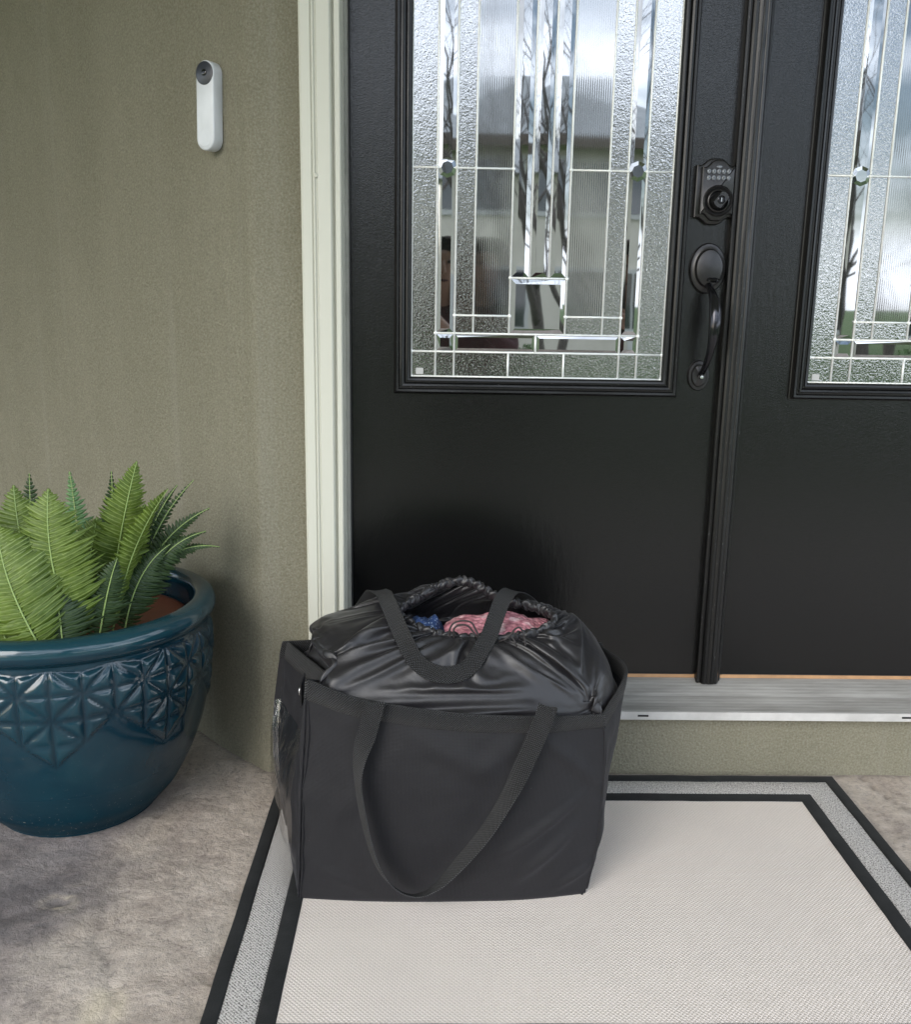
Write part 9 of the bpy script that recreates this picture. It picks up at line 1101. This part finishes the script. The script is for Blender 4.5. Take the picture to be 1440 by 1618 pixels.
# drawcord loops
def loopcord(pts, name='drawcord'):
    mb = MB(); mb.tube([Vector(p) - BO for p in cr_pts(pts, 8)], .0017, 8); return mb.build(name, M['cord'], bag, smooth=True)
loopcord([(.035, -.478, .470), (.030, -.482, .490), (.036, -.484, .508), (.052, -.486, .515), (.068, -.486, .512), (.076, -.486, .500), (.083, -.487, .486), (.086, -.486, .472), (.080, -.484, .466)])
loopcord([(.040, -.476, .472), (.038, -.480, .496), (.048, -.484, .506), (.062, -.484, .505), (.072, -.484, .494), (.082, -.486, .482)])
loopcord([(.118, -.478, .474), (.128, -.484, .480), (.138, -.484, .488), (.146, -.485, .500), (.154, -.486, .503), (.160, -.487, .496), (.163, -.488, .484), (.165, -.489, .470), (.163, -.488, .462)])
loopcord([(.140, -.484, .486), (.146, -.486, .478), (.150, -.487, .466)])

def ribbon(path, wdirs, width, name, n=10, parent=bag, thick=.0016, rest=False):
    P = cr_pts(path, n)
    if rest:                                  # the strap lies on the satin wherever it would sink into it
        for _p in range(3):
            for p in P:
                for dx in (-.012, 0, .012):
                    h_ = liner_bvh.ray_cast(p - BO + Vector((dx, 0, .6)), Vector((0, 0, -1)))
                    if h_[0] is not None and h_[0].z + BO.z + .005 > p.z and p.y < -.27 and p.z > .40: p.z = h_[0].z + BO.z + .005
            zs = [p.z for p in P]
            for i in range(2, len(P) - 2): P[i].z = max(P[i].z, sum(zs[i - 2:i + 3]) / 5)
    W = cr_pts(wdirs, n); mb = MB(); mb.uv = []; s = 0; rows = []
    for i, p in enumerate(P):
        if i: s += (P[i] - P[i - 1]).length
        T = (P[min(i + 1, len(P) - 1)] - P[max(i - 1, 0)]).normalized(); wd_ = (W[i] - T * W[i].dot(T)).normalized(); N = T.cross(wd_).normalized()
        row = []
        for a, b in ((-.5, -1), (-.25, -1), (0, -1), (.25, -1), (.5, -1), (.5, 1), (.25, 1), (0, 1), (-.25, 1), (-.5, 1)):
            cur = .0012 * (abs(a) * 2) ** 2
            row.append(tuple(p + wd_ * a * width + N * (b * thick / 2 + cur) - BO)); mb.uv.append((s, a * width))
        rows.append(row)
    mb.grid(rows, closed=True)
    return mb.build(name, M['web'], parent, smooth=False)
X_, Y_, Z_ = Vector((1, 0, 0)), Vector((0, -1, 0)), Vector((0, 0, 1))
# front handle hanging down the front panel
ribbon([(-.094, -.585, .388), (-.095, -.589, .404), (-.096, -.595, .398), (-.107, -.600, .355), (-.118, -.606, .315), (-.121, -.612, .275), (-.114, -.613, .220), (-.103, -.613, .165), (-.086, -.612, .110), (-.060, -.610, .072), (-.026, -.609, .056), (.010, -.609, .072), (.050, -.611, .118), (.095, -.613, .180), (.133, -.612, .250), (.165, -.604, .320), (.188, -.596, .375), (.196, -.590, .400), (.196, -.584, .384)],
       [(1, 0, 0), (1, 0, 0), (1, 0, 0), (1, -.1, -.1), (.8, -.8, -.1), (.5, -1, 0), (.5, -1, .1), (.45, -1, .2), (.4, -1, .3), (.3, -1, .4), (.2, -1, .5), (.2, -1, .3), (.4, -1, .0), (.5, -1, -.15), (.6, -.9, -.3), (1, -.35, -.4), (1, -.1, -.2), (1, 0, -.1), (1, 0, -.1)], .032, 'handle')
# back handle thrown forward over the top
ribbon([(-.150, -.262, .380), (-.150, -.258, .44), (-.130, -.285, .480), (-.098, -.345, .520), (-.084, -.405, .525), (-.066, -.455, .504), (-.046, -.500, .478), (-.026, -.524, .452), (.004, -.537, .437), (.040, -.539, .436), (.072, -.524, .448), (.096, -.492, .478), (.112, -.455, .506), (.130, -.405, .530), (.155, -.340, .525), (.190, -.285, .485), (.205, -.262, .45), (.205, -.268, .38)],
       [(1, 0, 0), (1, 0, 0), (1, -.1, .0), (1, -.2, .2), (1, -.1, .25), (1, .0, .3), (.8, .3, .6), (.4, .5, .8), (.05, .55, .9), (-.2, .5, .9), (-.6, .4, .8), (-.9, .1, .5), (-1, .0, .3), (-1, .1, .3), (-1, .2, .2), (-1, .1, 0), (-1, 0, 0), (-1, 0, 0)], .030, 'handle', rest=True)
# clear pocket on the left gusset
pv = MB(); j0 = min(range(NB), key=lambda j: (lmid[j] - Vector(MIDL[8])).length); j1 = min(range(NB), key=lambda j: (lmid[j] - Vector(MIDL[0])).length)
js = list(range(j0 + 8, NB)) + list(range(0, max(1, j1 - 10))) if j1 < j0 else list(range(j0, j1))
js = js if len(js) > 4 else list(range(j0, NB))
rows = []
for i in range(30):
    t = .16 + .55 * i / 29; row = []
    for j in js:
        p = body_pt(j % NB, t); n_ = outward(j % NB, t)
        row.append(tuple(p + n_ * (wrinkle(p, t, False) + .007 + .010 * math.sin(math.pi * i / 29) + .006 * nz(p.y * 20, p.z * 16, 4)) - BO))
    rows.append(row)
pv.grid(rows); pv.build('clear_pocket', M['vinyl'], bag, smooth=True)
gr_ = MB(); gr_.tube([Vector((-.2375 + .0015 * math.cos(a), -.455 + .0075 * math.cos(a), .368 + .0085 * math.sin(a))) - BO for a in [2 * math.pi * k / 20 for k in range(21)]], .0018, 8); gr_.build('snap_ring', M['steel'], bag, smooth=True)
tb = MB(); tb.box(-.2355 - BO.x, -.2335 - BO.x, -.480 - BO.y, -.425 - BO.y, .345 - BO.z, .39 - BO.z); tb.build('tab', M['poly'], bag)

# contents
def blob(name, c, r, mt, label, cat, amp=.006, fr=20):
    mb = MB(); rows = []
    for i in range(41):
        th = math.pi * i / 40; row = []
        for j in range(72):
            ph = 2 * math.pi * j / 72; d = Vector((math.sin(th) * math.cos(ph), math.sin(th) * math.sin(ph), math.cos(th)))
            k = 1 + amp / min(r) * (nz(d.x * 2.2, d.y * 2.2, d.z * 2.2 + c[0] * 9) * 1.5 + .5 * nz(d.x * 6, d.y * 6, d.z * 6))
            sgn = lambda x, e: math.copysign(abs(x) ** e, x)
            row.append((c[0] + sgn(d.x, .8) * r[0] * k, c[1] + sgn(d.y, .8) * r[1] * k, c[2] + sgn(d.z, .8) * r[2] * k))
        rows.append(row)
    mb.grid(rows, closed=True)
    return tag(mb.build(name, mt, None, smooth=True, weld=True), label, cat)
blob('towel', (.122, -.385, .434), (.105, .075, .055), M['pink'], 'pink nubbly towel showing through the opening of the black bag', 'towel')
blob('folded_cloth', (-.020, -.385, .428), (.045, .06, .055), M['blue'], 'blue speckled cloth beside the pink towel inside the bag', 'cloth')
#BAG_END

# ------------------------------------------------------------------ across the street (seen mirrored in the door glass)
def mat_wall2():
    a = NM('neighbour_render', (.7, .66, .55), .85); a.color(a.ramp(a.noise(1.5, 4, .6), [(.3, (.66, .62, .52)), (.7, (.76, .71, .61))])); return a.m
M['nwall'] = mat_wall2(); M['nroof'] = simple('roof_shingle', (.40, .42, .42), .9, 0, (12, .8, .03), 3)
M['ntrim'] = simple('fascia_brown', (.13, .10, .08), .7); M['nwin'] = simple('window_dark', (.03, .035, .04), .05, ior=2.0); M['nframe'] = simple('window_frame_white', (.6, .6, .57), .5)
M['bark'] = simple('bark', (.12, .10, .088), .9, 0, (30, 1, .02), 8)
nh = thing('neighbour_house', 'beige two storey house with a hipped grey roof mirrored in the door glass', 'house')
HY = -22.9
nb = MB(); nb.box(-1.1, 8.3, HY - 9, HY, -.8, 4.95); nb.box(-9.5, -1.1, HY - 8, HY - 1.2, -.8, 4.3); nb.build('wall', M['nwall'], nh)
rf = MB(); e = .55
rf.add([(-1.1 - e, HY + e, 4.95), (8.3 + e, HY + e, 4.95), (8.3 + e, HY - 9 - e, 4.95), (-1.1 - e, HY - 9 - e, 4.95), (2.0, HY - 4.0, 7.25), (4.4, HY - 4.0, 7.2)], [(0, 1, 5, 4), (1, 2, 5), (2, 3, 4, 5), (3, 0, 4), (0, 3, 2, 1)])
rf.add([(-10, HY - .8, 4.3), (-1.1, HY - .8, 4.3), (-1.1, HY - 8, 4.3), (-10, HY - 8, 4.3), (-8, HY - 4, 5.6), (-1.1, HY - 4, 5.6)], [(0, 1, 5, 4), (2, 3, 4, 5), (3, 0, 4), (0, 3, 2, 1)])
rf.build('roof', M['nroof'], nh)
fa = MB(); fa.box(-1.1 - e - .03, 8.3 + e + .03, HY + e + .005, HY + e + .06, 4.70, 4.96); fa.build('fascia', M['ntrim'], nh)
for x0, x1, z0, z1 in ((.05, 1.85, 3.25, 4.45), (4.6, 6.4, 3.25, 4.45), (7.0, 8.0, 3.25, 4.45), (1.3, 2.2, .5, 1.8), (4.6, 5.9, .4, 1.8), (-.8, -.1, .5, 1.7), (-6.5, -4.8, 2.6, 3.8)):
    yy = HY if x0 > -1 else HY - 1.2
    q = MB(); q.box(x0 - .1, x1 + .1, yy + .001, yy + .07, z0 - .12, z1 + .1); wf = q.build('window', M['nframe'], nh)
    q = MB(); q.box(x0, (x0 + x1) / 2 - .03, yy + .06, yy + .08, z0, z1); q.box((x0 + x1) / 2 + .03, x1, yy + .06, yy + .08, z0, z1); q.build('pane', M['nwin'], wf)
q = MB(); q.box(6.3, 8.2, HY + .001, HY + .06, -.6, 1.7); q.build('garage_door', M['nframe'], nh)

def tree(loc, h, seed, label, lean=(0, 0)):
    rnd = random.Random(seed); t = thing('bare_tree', label, 'tree', 'bare trees in front of the neighbour house', loc=loc)
    trunk, crown = MB(), MB()
    def grow(p, d, ln, r, lvl):
        pts = [p.copy()]; rr = [r]; n_ = 5
        for k in range(n_):
            d = (d + Vector((rnd.uniform(-1, 1), rnd.uniform(-1, 1), rnd.uniform(-.3, .6))) * (.10 + .03 * lvl)).normalized()
            p = p + d * ln / n_; pts.append(p.copy()); rr.append(r * (1 - .45 * (k + 1) / n_))
        (trunk if lvl < 2 else crown).tube(pts, rr, 7 if lvl < 2 else 4, cap=lvl < 2)
        if lvl >= 5: return
        for k in range(3 if lvl < 4 else 2):
            i = rnd.choice([2, 3, 4, 5]) if k else 5
            ax = Vector((rnd.uniform(-1, 1), rnd.uniform(-1, 1), rnd.uniform(-.1, .3))).normalized()
            nd = (d + ax * rnd.uniform(.35, .75)).normalized(); nd.z = max(nd.z, .15); nd.normalize()
            grow(pts[i], nd, ln * rnd.uniform(.62, .82), rr[i] * rnd.uniform(.6, .8), lvl + 1)
    grow(Vector((0, 0, -.2)), Vector((lean[0], lean[1], 1)).normalized(), h * .28, h * .013, 0)
    grow(Vector((.1, 0, -.2)), Vector((lean[0] + .28, lean[1], 1)).normalized(), h * .30, h * .010, 0)
    trunk.build('trunk', M['bark'], t, smooth=True); crown.build('crown', M['bark'], t)
tree((1.25, -9.5, -.25), 7.5, 3, 'bare forked tree mirrored in the left door glass', (.02, 0))
tree((4.7, -8.5, -.25), 6.5, 11, 'bare twiggy tree mirrored in the right door glass', (-.05, 0))
tree((-1.2, -12, -.3), 7.5, 21, 'slender bare tree mirrored at the left edge of the door glass', (.12, 0))
def leafmass(name, x0, x1, y0, y1, z0, z1, n, label, cat, mt):
    mb = MB(); rnd = random.Random(5)
    for _ in range(n):
        x, y, z = rnd.uniform(x0, x1), rnd.uniform(y0, y1), rnd.uniform(z0, z1) ; z = z0 + (z - z0) * (.75 + .25 * math.sin(x * 3.1) * math.cos(x * 1.3))
        a = Vector((rnd.uniform(-1, 1), rnd.uniform(-1, 1), rnd.uniform(-1, 1))).normalized(); b = a.orthogonal().normalized(); s = .05
        c = Vector((x, y, z)); mb.add([c - a * s, c + b * s * .5, c + a * s, c - b * s * .5], [(0, 1, 2, 3)])
    return tag(mb.build(name, mt), label, cat)
M['hedge'] = simple('hedge_leaf', (.07, .15, .03), .6, 0, None, 2)
leafmass('hedge', -3, 9, -13.0, -12.0, -.45, .30, 9000, 'low clipped green hedge across the street mirrored in the glass', 'hedge', M['hedge'])
rd = MB(); rd.add([(-60, -13, -.56), (60, -13, -.56), (60, -19.5, -.60), (-60, -19.5, -.60)], [(0, 1, 2, 3)])

# ------------------------------------------------------------------ photographer (mirrored in the glass)
def skin_body(name, chains, parent, mt, sub=2):
    bm = bmesh.new(); lay = bm.verts.layers.skin.verify(); vm = {}
    for ch in chains:
        prev = None
        for key, co, rad in ch:
            if key in vm: v = vm[key]
            else:
                v = bm.verts.new(co); vm[key] = v; rr = rad if isinstance(rad, tuple) else (rad, rad); v[lay].radius = rr
            if prev is not None and prev is not v and not any(e.other_vert(prev) is v for e in prev.link_edges): bm.edges.new((prev, v))
            prev = v
    vm[chains[0][0][0]][lay].use_root = True
    me = bpy.data.meshes.new(name); bm.to_mesh(me); bm.free()
    ob = bpy.data.objects.new(name, me); col.objects.link(ob); ob.parent = parent
    ob.modifiers.new('skin', 'SKIN').use_smooth_shade = True
    sb = ob.modifiers.new('sub', 'SUBSURF'); sb.levels = sb.render_levels = sub
    return ob
M['skin'] = simple('skin', (.50, .30, .22), .5); M['hair'] = simple('brown_hair', (.075, .045, .03), .5, 0, (200, .6, .003), 30)
M['shirt'] = simple('maroon_shirt', (.085, .018, .025), .85, 0, (40, .4, .01)); M['jeans'] = simple('dark_jeans', (.018, .02, .03), .85)
per = thing('person', 'crouching person with long brown hair and maroon top, mirrored in the door glass', 'person', loc=(.17, -2.62, 0))
px_, py_ = 0.0, 0.0
ch = [
    [('pel', (0, -.34, .50), .13), ('sp1', (0, -.24, .66), .125), ('sp2', (0, -.13, .82), .135), ('ch', (0, -.06, .94), .145), ('nk', (0, .0, 1.05), .055), ('nk2', (0, .03, 1.11), .05), ('hd', (0, .05, 1.17), .075), ('hd2', (0, .05, 1.24), .082), ('hd3', (0, .045, 1.29), .06)],
    [('ch', 0, 0), ('shl', (-.15, -.05, .97), .06), ('ell', (-.24, .10, .80), .045), ('wrl', (-.17, .36, .96), .028), ('pal', (-.155, .41, 1.00), (.020, .034))],
    [('ch', 0, 0), ('shr', (.15, -.05, .97), .06), ('elr', (.18, .12, .78), .045), ('wrr', (-.02, .36, .95), .028), ('par', (-.06, .41, .985), (.020, .034))],
    [('pel', 0, 0), ('hil', (-.12, -.32, .47), .11), ('knl', (-.17, .02, .50), .07), ('ankl', (-.15, -.22, .10), .042), ('ftl', (-.16, -.10, .05), .04), ('ft2l', (-.165, .02, .035), .032)],
    [('pel', 0, 0), ('hir', (.12, -.32, .47), .11), ('knr', (.19, .04, .48), .07), ('ankr', (.16, -.20, .10), .042), ('ftr', (.17, -.08, .05), .04), ('ft2r', (.175, .04, .035), .032)],
]
for side, (pk, px0, pz0) in (('l', ('pal', -.155, 1.00)), ('r', ('par', -.06, .985))):
    sx = 1 if side == 'l' else -1
    for k in range(4):
        ch.append([(pk, 0, 0), (f'{side}f{k}a', (px0 + sx * .014, .438 - .004 * k, pz0 + .030 - .019 * k), .0095), (f'{side}f{k}b', (px0 + sx * .032, .447, pz0 + .034 - .019 * k), .0085), (f'{side}f{k}c', (px0 + sx * (.048 - .003 * abs(k - 1.5)), .440, pz0 + .034 - .019 * k), .0075)])
    ch.append([(pk, 0, 0), (f'{side}ta', (px0 + sx * .010, .395, pz0 + .038), .011), (f'{side}tb', (px0 + sx * .030, .402, pz0 + .050), .0095)])
body = skin_body('body', ch, per, M['shirt'])
dg = bpy.context.evaluated_depsgraph_get(); dg.update()
me2 = bpy.data.meshes.new_from_object(body.evaluated_get(dg)); body.modifiers.clear(); body.data = me2
me2.materials.clear()
for mm in (M['shirt'], M['skin'], M['jeans'], M['dark']): me2.materials.append(mm)
for p in me2.polygons:
    c = p.center
    p.material_index = 3 if c.z < .085 else (2 if c.z < .60 else (1 if (c.z > 1.04 or c.y > .345) else 0)); p.use_smooth = True
# face: nose, mouth, eyes as one mesh each
fc = MB(); fc.tube([(0, .128, 1.235), (0, .140, 1.205), (0, .150, 1.188), (0, .128, 1.180)], [.008, .011, .014, .008], 10); fc.build('nose', M['skin'], per, smooth=True)
for sx in (-1, 1):
    ey = MB(); ey.disc_y(sx * .031, 1.232, [(.0, .137), (.008, .134), (.011, .125), (.011, .11)], 1, .7, 20); ey.build('eye', M['lens'], per, smooth=True)
mo = MB(); mo.tube([(-.022, .122, 1.150), (0, .132, 1.147), (.022, .122, 1.150)], [.003, .006, .003], 8); mo.build('mouth', M['shirt'], per, smooth=True)
hr = MB(); rnd = random.Random(2)
for k in range(420):
    a = rnd.uniform(-.75, math.pi + .75) if k > 60 else rnd.uniform(0, 2 * math.pi)
    ra = .098 * rnd.uniform(.9, 1.06); tx, ty = math.cos(a) * ra, -math.sin(a) * ra + .03
    ln_ = rnd.uniform(.30, .44); wv = rnd.uniform(0, 6)
    pts = [(tx * .15, ty * .3 + .02, 1.345), (tx * .75, ty * .8 + .005, 1.325), (tx * 1.02, ty, 1.25), (tx * 1.12 + .008 * math.sin(wv), ty - .01, 1.15), (tx * 1.25 + .015 * math.sin(wv + 1), ty - .0, 1.05), (tx * 1.3 + .02 * math.sin(wv + 2), ty + .01, 1.345 - ln_)]
    if math.sin(a) < -.72: continue
    hr.tube(cr_pts(pts, 3), [.010, .011, .011, .011, .010, .010, .009, .009, .008, .008, .007, .006, .005, .004, .003, .002][:16], 4, cap=False)
hr.build('hair', M['hair'], per, smooth=True)
ph = MB(); ph.box(-.015 - .0675, .015 + .0525, -2.116, -2.108, 1.067 - .125, 1.067 + .015)
pho = ph.build('phone', M['lens']); bevel(pho, .003, 3); tag(pho, 'dark phone held up in both hands by the crouching person', 'phone')
